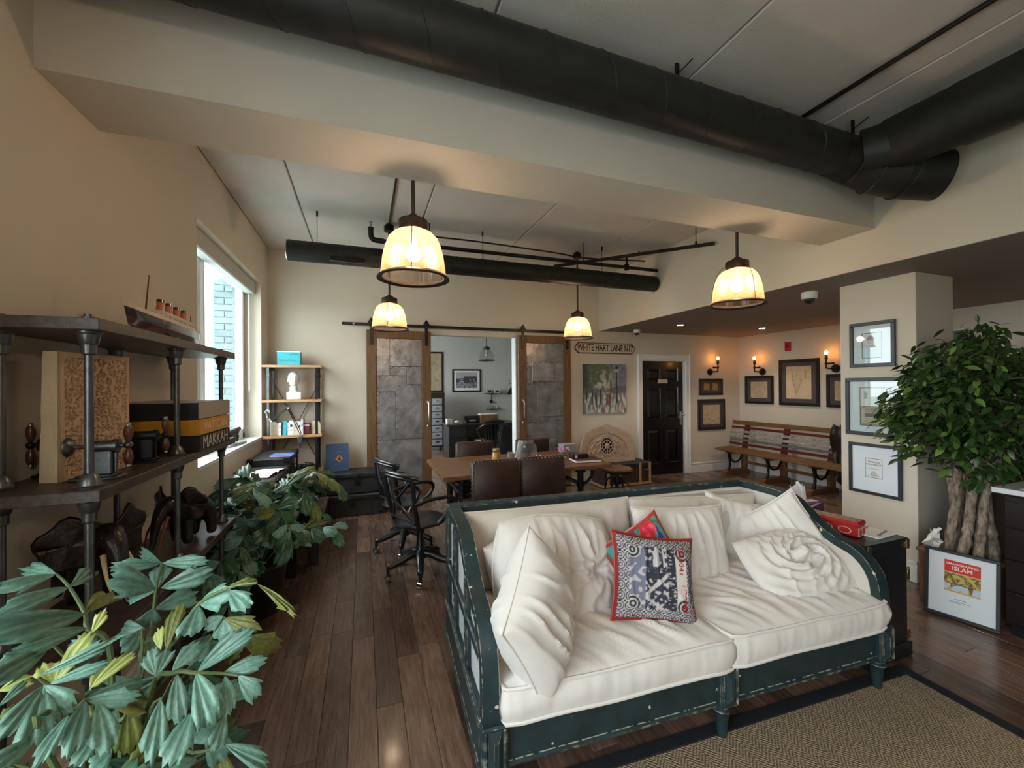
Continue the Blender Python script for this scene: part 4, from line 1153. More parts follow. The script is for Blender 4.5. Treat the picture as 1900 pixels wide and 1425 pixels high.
# ---- London street painting
o = thing('canvas_painting', 'unframed impressionist canvas of a rainy street with lamp post and clock tower', 'painting', (3.705, 5.79, 1.515), rot=(R(90), 0, 0))
MB().box(-.405, -.40, -.018, .405, .40, .012, .002).build('stretched_canvas', 'mat_dark', o, smooth=0)
def sst(a, b, x): x = min(1, max(0, (x - a) / (b - a))); return x * x * (3 - 2 * x)
def street(u, v):
    sky = V((.22, .23, .29)).lerp(V((.60, .60, .48)), exp(-(((u - .45) / .22) ** 2 + ((v - .58) / .22) ** 2)))
    a = nz(u * 10, v * 10, 1); c = nz(u * 26, v * 20, 6); k = 1 + .30 * nz(u * 16, v * 16, 9)
    col = sky * k
    tree = (.62 - u) * 1.2 + (v - .62) * 1.3 + .6 * a + .35 * c
    col = col.lerp(V((.12, .145, .085)) * (1 + .9 * max(0, c)), sst(.20, .48, tree) if v > .42 else 0)
    col = col.lerp(V((.06, .08, .06)), sst(.16, .05, u + .05 * c) * sst(.30, .4, v))
    col = col.lerp(V((.10, .11, .12)), .85 * sst(.62, .72, u + .06 * a) * sst(.36, .42, v) * sst(.60, .50, v + .05 * c))
    col = col.lerp(V((.16, .15, .13)), .8 * sst(.40, .44, v) * sst(.54, .48, v + .06 * c))
    col = col.lerp(V((.13, .12, .09)), sst(.030, .014, abs(u - .63) / max(.2, min(1, (1 - (v - .4) / .36) * 2.4))) * sst(.38, .42, v) * sst(.76, .74, v))
    if v < .44:
        w_ = nz(u * 18, v * 6, 12) + .5 * nz(u * 40, v * 12, 3)
        g = V((.17, .20, .21)).lerp(V((.60, .60, .50)), sst(-.25, .35, w_))
        g = g.lerp(V((.28, .10, .08)), .7 * sst(.30, .42, nz(u * 14, v * 4, 22)))
        col = col.lerp(g * k, sst(.44, .36, v))
    for (x, w1, h0, h1, q) in ((.07, .012, .30, .46, 0), (.20, .013, .26, .50, 0), (.285, .026, .22, .42, 0), (.385, .015, .24, .50, 0), (.545, .020, .22, .40, 1), (.61, .020, .20, .38, 1), (.77, .022, .26, .44, 0)):
        f = sst(1.35, .8, abs(u - x - .01 * c) / w1) * sst(h0 - .10, h0, v) * sst(h1 + .02, h1 - .02, v)
        col = col.lerp(V((.20, .06, .05)) if q else V((.04, .04, .045)), .9 * f)
    col = col.lerp(V((.02, .022, .025)), sst(.013, .007, abs(u - .77)) * sst(.42, .5, v) * sst(.99, .95, v))
    col = col.lerp(V((.70, .68, .55)), .8 * exp(-(((u - .765) / .055) ** 2 + ((v - .875) / .03) ** 2)))
    col = col.lerp(V((.015, .015, .02)), sst(1.2, .8, max(abs(u - .765) / .03, abs(v - .925) / .022)))
    return tuple(col)
canvas('painted_surface', .81, .80, 150, 150, street, o, T(0, 0, .0125))

# ---- WHITE HART LANE sign
o = thing('street_name_sign', 'elongated street-name sign reading WHITE HART LANE N17', 'sign', (3.725, 5.795, 2.175), rot=(R(90), 0, 0))
w, h, c = .565, .088, .065
P = [(-w, -h + c), (-w + c * .9, -h), (w - c * .9, -h), (w, -h + c), (w, h - c), (w - c * .9, h), (-w + c * .9, h), (-w, h - c)]
MB().prism(P, -.01, .006, 'z').build('rim', 'maroon', o, smooth=0)
MB().prism([(x * .978, y * .84) for x, y in P], .003, .009, 'z').build('plate', 'ship_white', o, smooth=0)
MB().text('WHITE HART LANE N17', .148, T(0, 0, .0095), .001, sx=.66, bold=.0022).build('lettering', 'ink', o, smooth=0)
# ---- fire alarm plates
t = thing('fire_alarm_sounder', 'small red alarm plate high on the bench wall', 'alarm', (XR, 4.86, 2.195), rot=(R(90), 0, R(-90)))
MB().box(-.048, -.075, 0, .048, .075, .03, .006).build('plate', 'exit_red', t, smooth=0)
MB().box(-.02, -.03, .03, .02, .04, .036, .003).build('strobe', 'maroon', t, smooth=0)
t = thing('wall_bracket', 'tiny dark open square bracket above the third sconce', 'bracket', (XR, 3.95, 2.08), rot=(R(90), 0, R(-90)))
MB().box(-.05, -.05, 0, -.04, .05, .02).box(.04, -.05, 0, .05, .05, .02).box(-.05, .04, 0, .05, .05, .02).box(-.05, -.05, 0, .05, -.04, .02).build('ring', 'iron', t, smooth=0)
# ---- pipe sconces
def sconce(M_, label, flip=1):
    t = thing('pipe_sconce', label, 'wall lamp', tuple(M_.translation), rot=M_.to_euler())
    MB().cyl((0, 0, 0), (0, 0, .012), .062, 24).cyl((0, 0, .012), (0, 0, .03), .03, 16).build('wall_plate', 'iron', t)
    f = flip
    mb = MB().tube(spline([(0, 0, .02), (0, 0, .10), (.015 * f, .0, .13), (.05 * f, .01, .135)], 3), .012, 10).tube([(.05 * f, .0, .135), (.05 * f, .16, .135)], .012, 10)
    mb.tube([(-.04 * f, .075, .135), (.05 * f, .075, .135)], .011, 10).ball((-.045 * f, .075, .135), .019, 10)
    mb.cyl((.05 * f, .06, .135), (.05 * f, .09, .135), .02, 12).cyl((.05 * f, .135, .135), (.05 * f, .165, .135), .021, 12)
    mb.build('pipe_arm', 'iron', t)
    MB().cyl((.05 * f, .16, .135), (.05 * f, .20, .135), .019, 12).build('socket', 'bronze', t)
    MB().ball((.05 * f, .238, .135), .024, 12, (1, 1.45, 1)).build('bulb', 'bulb_amber', t)
sconce(MW('back', 5.93, 0, 1.80), 'lit pipe sconce on the back wall beside the black door')
sconce(MW('right', 5.33, 0, 1.79), 'lit pipe sconce above the map left of the India map', -1)
sconce(MW('right', 4.13, 0, 1.80), 'lit pipe sconce partly behind the column edge', -1)
# ================================================================ trestle table
t = thing('trestle_table', 'long brown plank-top table on black pipe trestles behind the sofa', 'table', (1.54, 4.16, 0))
for i in range(6):
    y0 = 3.66 + i * .165
    MB().box(.66, y0 + .0008, .722, 2.42, y0 + .1642, .76, .003).build('plank', 'table_wood', t, smooth=0, world=True)
MB().box(.72, 3.80, .68, .80, 4.52, .722, .004).box(2.24, 3.80, .68, 2.32, 4.52, .722, .004).build('batten', 'pale_wood', t, smooth=0, world=True)
for xx in (.88, 2.16):
    for yy in (3.86, 4.46): MB().cyl((xx, yy, .01), (xx, yy, .69), .032, 14).cyl((xx, yy, 0), (xx, yy, .03), .05, 16).cyl((xx, yy, .66), (xx, yy, .69), .055, 16).cyl((xx, yy, .50), (xx, yy, .56), .042, 14).build('trestle_post', 'iron', t, world=True)
    for zz in (.53, .12): MB().cyl((xx, 3.86, zz), (xx, 4.46, zz), .022, 12).build('cross_pipe', 'iron', t, world=True)
    mb = MB()
    for yy in (3.86, 4.46): mb.tube(spline([(xx, yy, .52), (xx + .07, yy, .54), (xx + .13, yy, .60), (xx + .14, yy, .68)], 4), .015, 8)
    mb.build('curved_brace', 'iron', t, world=True)
MB().cyl((.88, 4.16, .53), (2.16, 4.16, .53), .020, 12).build('long_pipe', 'iron', t, world=True)

# leather chairs with nail heads
def leather_chair(x, y, rz, label):
    t = thing('leather_chair', label, 'chair', (x, y, 0), rz, 'nailhead leather chairs around the table')
    # faces +y; back at y = 0
    M_ = RX(-5)
    mb = MB(M_).box(-.225, -.035, .40, .225, .035, .915, .022); mb.build('backrest', 'leather', t, smooth=50)
    sd = MB(M_)
    for z in [.44 + .038 * k for k in range(13)]:
        for sx in (-.2255, .2255): sd.ball((sx, 0, z), .0085, 6)
        for sx in (-.212, .212): sd.ball((sx, -.0355, z), .007, 6)
    for k in range(12): sd.ball((-.2 + k * .0365, 0, .915), .0085, 6); sd.ball((-.2 + k * .0365, -.0355, .9), .0065, 6)
    o = sd.build('nail_heads', 'steel', t); o['kind'] = 'stuff'
    vs, fs, lp = cushion_block(.46, .44, .10, x, 20, .02, .002)
    MB(T(0, .25, .455)).add(vs, fs).build('seat', 'leather', t, smooth=80)
    MB().box(-.215, .05, .37, .215, .45, .41, .006).build('seat_rail', 'espresso', t, smooth=0)
    for sx in (-.195, .195):
        MB().cyl((sx, .43, 0), (sx, .43, .39), .018, 8, .025).build('leg', 'espresso', t)
        MB().cyl((sx, -.06, 0), (sx, .03, .42), .018, 8, .025).build('leg', 'espresso', t)
    return t
c0 = leather_chair(1.112, 3.46, 0, 'dark brown leather chair with its back to the viewer, left of the near pair')
copy_tree(c0, (1.575, 3.47, 0), R(-2), 'dark brown leather chair with its back to the viewer, right of the near pair')
copy_tree(c0, (1.235, 4.86, 0), R(182), 'brown leather chair on the far side of the table, left one, facing the viewer')
copy_tree(c0, (2.00, 4.86, 0), R(179), 'brown leather chair on the far side of the table, right one behind the glass jar')

# swivel chairs
def swivel(x, y, rz, label):
    t = thing('swivel_chair', label, 'chair', (x, y, 0), rz, 'black cross-back swivel chairs')
    # front is +x
    for k in range(5):
        a = R(72 * k + 20); c, s = cos(a), sin(a)
        pts = [(.03 * c, .03 * s, .175), (.09 * c, .09 * s, .168), (.17 * c, .17 * s, .135), (.235 * c, .235 * s, .118), (.268 * c, .268 * s, .105)]
        MB().tube(spline(pts, 3), [.036, .035, .034, .033, .032, .031, .030, .029, .028, .027, .026, .024, .020], 10).cyl((.268 * c, .268 * s, .055), (.268 * c, .268 * s, .115), .014, 10).build('leg', 'black_wood', t)
        b = a + .8; MB().cyl((.268 * c - .010 * cos(b) * 2, .268 * s - .010 * sin(b) * 2, .0265), (.268 * c + .010 * cos(b) * 2, .268 * s + .010 * sin(b) * 2, .0265), .026, 16).ball((.268 * c, .268 * s, .030), .024, 12, (1, 1, .9)).build('caster', 'chrome', t)
    MB().lathe([(.045, .13), (.048, .18), (.034, .20), (.030, .30), (.026, .31), (.024, .41), (.05, .42), (.09, .435)], n=20).build('column', 'black_wood', t)
    MB().lathe([(.19, .436), (.212, .442), (.218, .455), (.212, .468), (.17, .466), (.0, .458)], n=36).build('seat', 'black_wood', t)
    # back posts and rail
    top = spline([(-.165, -.225, .855), (-.205, -.19, .868), (-.240, -.10, .880), (-.252, 0, .884), (-.240, .10, .880), (-.205, .19, .868), (-.165, .225, .855)], 5)
    mb = MB()
    for dz, r in ((0, .017), (-.024, .015)): mb.tube([(p.x, p.y, p.z + dz) for p in top], r, 10)
    mb.build('top_rail', 'black_wood', t)
    for s in (-1, 1):
        MB().tube(spline([(-.13, .175 * s, .44), (-.165, .190 * s, .58), (-.190, .198 * s, .72), (-.203, .198 * s, .862)], 4), .018, 10).build('back_post', 'black_wood', t)
        MB().tube(spline([(-.18, .20 * s, .655), (-.10, .235 * s, .675), (.02, .268 * s, .682), (.12, .272 * s, .668), (.165, .262 * s, .62), (.13, .245 * s, .55), (.06, .222 * s, .49), (.03, .205 * s, .45)], 4), .016, 10).build('arm', 'black_wood', t)
    MB().tube(spline([(-.140, .17, .47), (-.20, .07, .60), (-.225, 0, .665), (-.215, -.08, .74), (-.192, -.18, .845)], 4), .012, 8).build('cross_bar', 'black_wood', t)
    MB().tube(spline([(-.140, -.17, .47), (-.208, -.07, .60), (-.235, 0, .665), (-.222, .08, .74), (-.192, .18, .845)], 4), .012, 8).build('cross_bar', 'black_wood', t)
    MB().tube([(-.16, -.18, .50), (-.175, 0, .505), (-.16, .18, .50)], .012, 8).build('lower_rail', 'black_wood', t)
    return t
c0 = swivel(.44, 3.53, R(27), 'nearer black wooden cross-back swivel armchair behind the sofa')
copy_tree(c0, (.37, 4.14, 0), R(22), 'farther black cross-back swivel armchair, partly hidden by the nearer one')

# round stool
t = thing('round_stool', 'round wooden-topped stool with black iron base at the table end', 'stool', (2.79, 4.12, 0))
MB().lathe([(.0, .572), (.165, .572), (.172, .580), (.172, .600), (.165, .608), (0, .608)], n=32).build('seat', 'table_wood', t)
MB().lathe([(.176, .560), (.180, .585), (.174, .590), (.10, .56), (.05, .54)], n=32).build('seat_ring', 'iron', t)
MB().cyl((0, 0, .12), (0, 0, .56), .022, 12).lathe([(.05, .42), (.055, .45), (.05, .50)], n=16).build('screw_post', 'iron', t)
for k in range(4):
    c, s = cos(R(90 * k + 30)), sin(R(90 * k + 30))
    MB().tube(spline([(.05 * c, .05 * s, .50), (.13 * c, .13 * s, .44), (.17 * c, .17 * s, .25), (.21 * c, .21 * s, .0)], 4), .011, 8).build('leg', 'iron', t)
MB().torus((0, 0, .18), .165, .008, 28, 6).build('foot_ring', 'iron', t)

# things on the table
Z0 = .7605
t = thing('candle_jar', 'amber yellow candle in a glass jar on a white coaster', 'candle', (1.30, 4.10, Z0))
MB().lathe([(0, 0), (.075, 0), (.078, .006), (.07, .009), (0, .009)], n=24).build('coaster', 'plaster', t)
MB().lathe([(.0, .010), (.040, .010), (.043, .02), (.043, .10), (.030, .118), (0, .118)], n=24).build('wax', 'candle', t)
MB().shell([(.046, .010), (.047, .02), (.047, .118), (.036, .135), (.036, .150)], n=24).build('glass_jar', 'jar_glass', t)
MB().cyl((0, 0, .145), (0, 0, .16), .037, 20).build('lid', 'gold', t)
t = thing('glass_tumbler', 'small clear tumbler beside the candle jar', 'glass', (1.47, 4.13, Z0))
MB().shell([(.022, .0), (.030, .01), (.036, .115)], n=20).lathe([(0, 0), (.022, 0), (.03, .012), (0, .012)], n=20).build('glass', 'jar_glass', t)
MB().lathe([(0, .013), (.029, .013), (.034, .10), (0, .10)], n=20).build('filling', 'cream', t)
t = thing('fluted_glass_jar', 'large fluted clear glass jar with rounded shoulders on the table', 'jar', (1.68, 4.14, Z0))
MB().shell([(.0, .003), (.075, .003), (.085, .012), (.086, .15), (.078, .175), (.052, .195), (.050, .215)], n=40, rib=.03).build('glass_body', 'jar_glass', t, smooth=15)
MB().torus((0, 0, .215), .050, .005, 28, 6).build('mouth_rim', 'jar_glass', t)
t = thing('upright_card', 'white card propped upright behind the tumbler', 'card', (1.60, 4.27, Z0), 0)
MB().box(-.028, -.004, 0, .028, .004, .21, .001, RY(12)).build('card', 'paper', t, smooth=0)
MB().box(-.02, -.006, .02, .02, -.004, .19, 0, RY(12)).build('printed_strip', 'quartz', t, smooth=0)
t = thing('notepad', 'white notepad lying flat near the middle of the table', 'notepad', (1.99, 4.20, Z0), R(5))
MB().box(-.14, -.07, 0, .14, .07, .010, .002).build('pages', 'paper', t, smooth=0)
t = thing('maroon_book', 'thick maroon book lying flat on the right end of the table', 'book', (2.24, 3.90, Z0), R(-6))
MB().box(-.145, -.105, .003, .14, .10, .026).build('pages', 'paper', t, smooth=0)
MB().box(-.15, -.11, 0, .15, .11, .004, .001).box(-.15, -.11, .025, .15, .11, .029, .001).box(-.15, .10, 0, .15, .112, .029, .003).build('cover', 'maroon', t, smooth=0)
t = thing('black_box', 'small black box with a white label on top of the maroon book', 'box', (2.20, 3.97, Z0 + .0295), R(2))
MB().box(-.10, -.05, 0, .10, .05, .040, .003).build('body', 'plastic_black', t, smooth=0)
MB().box(-.075, -.052, .006, -.045, -.05, .034).build('label_patch', 'paper', t, smooth=0)
t = thing('flower_posy', 'small pink and white blossoms in a low vase on the table', 'flowers', (2.20, 4.30, Z0))
MB().lathe([(.0, 0), (.03, 0), (.042, .03), (.03, .055), (.034, .06)], n=16).build('vase', 'jar_glass', t)
rb = random.Random(2)
for k in range(16):
    x, y, z = rb.uniform(-.075, .06), rb.uniform(-.04, .04), rb.uniform(.05, .095)
    mb = MB()
    for j in range(5): mb.ball((x + .010 * cos(j * 1.257), y + .010 * sin(j * 1.257), z), .010, 6, (1, 1, .5))
    mb.build('blossom', 'flower_pink' if x < .03 else 'cream', t)
for k in range(5): MB().tube([(0, 0, .03), (rb.uniform(-.05, .05), rb.uniform(-.03, .03), .08)], .0018, 5).build('stalk', 'stem_green', t)
t = thing('grey_box', 'pale grey box standing behind the flowers at the far table corner', 'box', (2.34, 4.50, Z0), R(4))
MB().box(-.09, -.06, 0, .09, .06, .10, .004).build('body', 'drawer_grey', t, smooth=0)
MB().box(-.092, -.062, .085, .092, .062, .102, .003).build('lid', 'greige', t, smooth=0)

# carved arch panel on a trunk, back wall
t = thing('storage_trunk', 'old brown trunk with wooden straps standing under the carved arch panel', 'trunk', (3.85, 5.58, 0))
MB().box(3.42, 5.40, .02, 4.29, 5.76, .345, .01).build('body', 'trunk_brown', t, smooth=0, world=True)
MB().box(3.41, 5.39, .275, 4.30, 5.77, .355, .012).build('lid', 'trunk_leather', t, smooth=0, world=True)
for xx in (3.50, 3.70, 4.08, 4.26): MB().box(xx - .02, 5.38, .01, xx + .02, 5.392, .35, .003).build('wood_strap', 'pale_wood', t, smooth=0, world=True)
MB().box(3.41, 5.385, .01, 4.30, 5.40, .045, .003).box(3.405, 5.40, .01, 3.42, 5.76, .045, .003).build('bottom_strap', 'pale_wood', t, smooth=0, world=True)
MB().box(3.86, 5.38, .20, 3.94, 5.39, .28, .004).cyl((4.16, 5.37, .24), (4.23, 5.37, .24), .008, 8).build('lock_plate', 'brass', t, smooth=0, world=True)
ar = thing('carved_arch_panel', 'tan carved arch panel with star rosette leaning on the wall above a trunk', 'carving', (3.63, 5.62, .357), rot=(R(90 - 10), R(4), 0))
# scalloped half-round outline
out = []
for k in range(41):
    a = pi * k / 40; r = .50 * (1 + .045 * (abs(((k / 40 * 4) % 1) - .5) < .09)); out.append((-.50 * 1.0 * cos(a) * (1 if True else 1), .56 * sin(a) ** .66 + (.025 if abs(k - 20) < 2 else 0)))
out = [(x * (1.03 if i in (8, 9, 31, 32) else 1), y * (1.04 if i in (8, 9, 31, 32) else 1)) for i, (x, y) in enumerate(out)]
n = len(out)
mb = MB()
for k in range(n - 1):
    (xa, ya), (xb, yb) = out[k], out[k + 1]
    for (f0, f1, h) in ((1, .80, .045),):
        vs = [(xa * f0, ya * f0, 0), (xb * f0, yb * f0, 0), (xb * f1, yb * f1, 0), (xa * f1, ya * f1, 0), (xa * f0, ya * f0, h), (xb * f0, yb * f0, h), (xb * f1, yb * f1, h - .012), (xa * f1, ya * f1, h - .012)]
        mb.add(vs, [(0, 1, 5, 4), (4, 5, 6, 7), (2, 3, 7, 6), (0, 3, 2, 1)])
mb.box(-.50, -.03, 0, .50, .055, .042, .005)
mb.build('arch_border', 'stone_arch', ar, smooth=0)
mb = MB()   # field with the round opening
N_ = 36; cx, cy, rr = 0., .25, .128
def edge(a):
    dx, dy = cos(a), sin(a); L_ = .6
    for k in range(60):
        q = k * .01; x, y = cx + dx * q, cy + dy * q
        if y < .04 or (x / .415) ** 2 + (max(y, 0) / .42) ** 2 > 1: return q
    return .6
vs = []
for k in range(N_):
    a = 2 * pi * k / N_; e = edge(a) + .01; vs += [(cx + rr * cos(a), cy + rr * sin(a), .018), (cx + e * cos(a), cy + e * sin(a), .018), (cx + rr * cos(a), cy + rr * sin(a), .002)]
mb.add(vs, [(3 * k, 3 * k + 1, 3 * ((k + 1) % N_) + 1, 3 * ((k + 1) % N_)) for k in range(N_)] + [(3 * k, 3 * ((k + 1) % N_), 3 * ((k + 1) % N_) + 2, 3 * k + 2) for k in range(N_)])
mb.build('carved_field', 'stone_arch', ar, smooth=0)
mb = MB().torus((cx, cy, .022), .136, .012, 36, 6).torus((cx, cy, .022), .165, .006, 36, 6)
st = [(cx + (.108 if k % 2 else .072) * cos(pi * k / 8), cy + (.108 if k % 2 else .072) * sin(pi * k / 8), .020) for k in range(16)]
mb.tube(st, .007, 6, closed=True).ball((cx, cy, .018), .046, 16, (1, 1, .35))
for k in range(8):
    a = pi * k / 4; mb.tube([(cx + .04 * cos(a), cy + .04 * sin(a), .018), (cx + .13 * cos(a), cy + .13 * sin(a), .018)], .006, 6)
mb.build('star_rosette', 'stone_arch', ar)
MB().cyl((cx, cy, .001), (cx, cy, .003), .127, 30).build('rosette_shade_disc', 'ink', ar, smooth=0)  # black disc, paints the shade inside the star openings
rb = random.Random(8)
for s in (-1, 1):
    for (x, y, a, L_) in ((.17, .12, 60, .13), (.20, .22, 80, .14), (.25, .10, 30, .12), (.28, .19, 55, .11), (.16, .32, 100, .10), (.33, .09, 20, .09), (.12, .07, 160, .08), (.22, .30, 120, .09)):
        pts = [(s * (x + L_ * q * cos(R(a + 90 * q)) * .8), y + L_ * q * sin(R(a + 50 * q)) * .8, .022) for q in (0, .25, .5, .75, 1)]
        MB().tube(spline(pts, 3), [.005 + .012 * sin(pi * i / 12) for i in range(13)], 6).build('scroll', 'stone_arch', ar)

# ================================================================ slatted bench against the right wall
be = thing('slatted_bench', 'long railway-style bench with red, grey and peeling painted back slats', 'bench', (6.3, 4.75, 0))
Y0, Y1 = 3.2, 5.74
for i, (x, z, m) in enumerate(((6.30, .445, 'bench_oak'), (6.24, .445, 'bench_oak'), (6.18, .445, 'bench_oak'), (6.115, .443, 'bench_oak'), (6.05, .438, 'bench_oak'), (5.985, .430, 'bench_oak'))):
    MB().box(x - .028, Y0, z - .03, x + .028, Y1, z, .006).build('seat_slat', m, be, smooth=0, world=True)
for k in range(6):
    m = ('bench_red', 'bench_grey', 'bench_peel', 'bench_peel', 'bench_red', 'bench_oak')[k]
    x = 6.345 + k * .016; z = .485 + k * .072; hh = .040 if k < 5 else .070
    MB().box(x - .012, Y0, z, x + .012, Y1 + .02, z + hh, .004).build('back_slat', m, be, smooth=0, world=True)
for y in (3.35, 4.05, 4.77, 5.50):
    MB(T(6.35, y, .03)).box(.012, -.045, .0, .075, .045, .42, .004).build('rear_post', 'bench_oak', be, smooth=0, world=True)
    MB(T(6.385, y, .44) @ RY(12.5)).box(-.004, -.045, 0, .03, .045, .48, .004).build('back_upright', 'bench_red' if y > 4 else 'bench_oak', be, smooth=0, world=True)
    MB().prism([(5.90, 0), (5.90, .05), (5.96, .075), (6.40, .075), (6.48, .05), (6.48, 0)], y - .05, y + .05).build('foot', 'bench_oak', be, smooth=0, world=True)
    MB().prism([(5.95, .40), (6.04, .355), (6.40, .355), (6.40, .41), (5.95, .412)], y - .04, y + .04).build('bracket_top', 'bench_oak', be, smooth=0, world=True)
    mb = MB().tube(spline([(6.02, y, .07), (6.05, y, .16), (6.045, y, .27), (6.02, y, .37)], 4), .020, 8)
    mb.tube(spline([(6.06, y, .35), (6.08, y, .26), (6.16, y, .20), (6.26, y, .22), (6.33, y, .30), (6.35, y, .36)], 5), .016, 8)
    mb.build('iron_bracket', 'iron', be, world=True)
MB().box(6.37, 3.35, .17, 6.40, 5.5, .215, .004).build('stretcher', 'bench_oak', be, smooth=0, world=True)
# dark coat on the bench end, cut off by the column
t = thing('coat', 'dark coat hung over the far back of the bench at the column edge', 'coat', (6.33, 3.76, .60))
vs = []; fs = []
for j in range(13):
    for i in range(11):
        a = i / 10 - .5; b = j / 12
        vs.append((-.06 - .03 * sin(i * 1.9) - .02 * sin(j * .8), a * (.34 + .10 * sin(b * 5)), .38 - .82 * b + .02 * sin(i * 2.)))
for j in range(12):
    for i in range(10): fs.append((j * 11 + i, j * 11 + i + 1, j * 11 + i + 12, j * 11 + i + 11))
o = MB().add(vs, fs).build('cloth', 'frame_brown', t, smooth=80)
sm = o.modifiers.new('s', 'SOLIDIFY'); sm.thickness = .03

# ================================================================ right side: planter, ficus, cabinet, hearth
t = thing('wooden_planter', 'square brown wooden planter box holding the ficus tree', 'planter', (3.93, 1.61, 0))
a, b, c, d, h = 3.79, 1.43, 4.17, 1.81, .375
for (x0, y0, x1, y1) in ((a, b, a + .02, d), (c - .02, b, c, d), (a + .02, b, c - .02, b + .02), (a + .02, d - .02, c - .02, d)):
    MB().box(x0, y0, 0, x1, y1, h, .004).build('side_board', 'planter_wood', t, smooth=0, world=True)
mb = MB()
for (x0, y0, x1, y1) in ((a - .014, b - .014, a + .02, d + .014), (c - .02, b - .014, c + .014, d + .014), (a, b - .014, c, b + .02), (a, d - .02, c, d + .014)): mb.box(x0, y0, h - .012, x1, y1, h + .012, .004)
mb.build('top_lip', 'planter_wood', t, smooth=0, world=True)
vs = []; fs = []
for j in range(15):
    for i in range(15):
        x = a + .02 + (c - a - .04) * i / 14; y = b + .02 + (d - b - .04) * j / 14
        vs.append((x, y, h - .02 + .035 * noise.noise(V((x * 11, y * 11, 2))) + .02))
for j in range(14):
    for i in range(14): fs.append((j * 15 + i, j * 15 + i + 1, j * 15 + i + 16, j * 15 + i + 15))
MB().add(vs, fs).build('moss', 'moss', t, smooth=80, world=True)
fc = thing('ficus_tree', 'artificial ficus tree with braided trunks and dense dark green crown', 'tree', (3.97, 1.61, .37))
rb = random.Random(21)
tips = []
for k in range(8):
    a0 = 2 * pi * k / 8
    pts = []
    for j in range(9):
        q = j / 8; tw = a0 + q * (1.1 + .5 * sin(k * 1.7))
        r = (.115 - .035 * sin(pi * min(1, q * 1.2)) + .03 * max(0, q - .6) * 4) * (1 + .16 * sin(k * 2.3 + q * 5))
        pts.append((r * cos(tw) * (1 + .1 * rb.random()), r * .85 * sin(tw) * (1 + .1 * rb.random()), q * 1.02 + .0))
    pp = spline(pts, 4)
    MB().tube(pp, [.030 - .010 * (i / (len(pp) - 1)) + .008 * noise.noise(V((i * .9, k, 0))) for i in range(len(pp))], 9).build('trunk', 'bark', fc)
    tips.append(V(pts[-1]))
# branches and leaves, crown centre about z 1.42 world
CX, CY, CZ = .03, -.07, 1.03
crown = []
for k in range(230):
    while True:
        p = V((rb.uniform(-1, 1), rb.uniform(-1, 1), rb.uniform(-1, 1)))
        if .35 < p.length < 1: break
    q = V((CX + p.x * .86, CY + p.y * .41, CZ + p.z * .53 + .06 * noise.noise(p * 3)))
    if q.z < .62 and abs(q.x) < .35: q.z += .25
    crown.append(q)
br = MB()
for k, q in enumerate(crown):
    s_ = tips[k % 8] * .9
    mid = s_.lerp(q, .55) + V((0, 0, .10))
    br.tube(spline([s_, mid, q], 3), [.007, .006, .005, .004, .0035, .003, .002], 4)
o = br.build('branches', 'bark', fc); o['kind'] = 'stuff'
def leafmesh(n_, m_, w=.42, fold=.12, droop=.18):
    ys = (0, .18, .4, .65, .86, 1.0); ws = (.02, .30, .46, .38, .17, 0)
    vs = []; fs = []
    for y, w_ in zip(ys, ws):
        z = -droop * y * y
        vs += [(-w_ * w, y, z + fold * w_ * w), (0, y, z), (w_ * w, y, z + fold * w_ * w)]
    for i in range(5): fs += [(3 * i, 3 * i + 1, 3 * i + 4, 3 * i + 3), (3 * i + 1, 3 * i + 2, 3 * i + 5, 3 * i + 4)]
    return vs, fs
lv, lf = leafmesh(0, 0)
leaves = []
for q in crown:
    d0 = (q - V((CX, CY, CZ - .15))); d0.normalize()
    for j in range(24):
        p = q + V((rb.gauss(0, .055), rb.gauss(0, .05), rb.gauss(0, .045)))
        dr = V((d0.x + rb.gauss(0, .55), d0.y + rb.gauss(0, .55), -.35 + rb.gauss(0, .35))).normalized()
        leaves.append((p, dr, rb.uniform(.062, .095), rb.uniform(-.9, .9)))
def leafM(p, dr, s_, roll):
    y = dr; x = y.cross(V((0, 0, 1))); x = x.normalized() if x.length > .01 else V((1, 0, 0)); z = x.cross(y)
    m_ = Matrix((x, y, z)).transposed().to_4x4(); return Matrix.Translation(p) @ m_ @ Matrix.Rotation(roll, 4, 'Y') @ SC(s_, s_, s_)
base_c = V((3.97, 1.61, .37)); camp = V((0, 0, 1.58))
vd = (camp - base_c).normalized()
leaves.sort(key=lambda l: -(l[0].dot(vd)))
lm = []
for mm in ('ficus_leaf', 'ficus_light'):
    o = MB().add(lv, lf).build('leaf', mm, fc, smooth=0); lm.append(o)
ofs = MB(); ofl = MB()
front = set(); rb2 = random.Random(4); cand = list(range(0, 1500)); rb2.shuffle(cand); front = set(cand[:298])
for i, L_ in enumerate(leaves):
    M_ = leafM(*L_); light = rb.random() < .10
    if i in front:
        o = lm[1 if light else 0].copy(); COL.objects.link(o); o.parent = fc; o.matrix_local = M_
    else: (ofl if light else ofs).add(lv, lf, M_)
for o, L_ in zip(lm, leaves[::7]): o.matrix_local = leafM(*L_)
o = ofs.build('foliage', 'ficus_leaf', fc, smooth=0); o['kind'] = 'stuff'
o = ofl.build('foliage', 'ficus_light', fc, smooth=0); o['kind'] = 'stuff'
t = thing('crumpled_paper', 'crumpled white paper tucked in the planter beside the trunk', 'paper', (3.80, 1.735, .385))
vs = []; fs = []
for j in range(5):
    for i in range(7):
        a = i / 6 - .5; b = j / 4; vs.append((a * .14 + .03 * sin(j * 2.1), .02 * sin(i * 2.6 + j), b * .13 + .03 * abs(sin(i * 1.7))))
for j in range(4):
    for i in range(6): fs.append((j * 7 + i, j * 7 + i + 1, j * 7 + i + 8, j * 7 + i + 7))
MB().add(vs, fs).build('sheet', 'tissue', t, smooth=0)
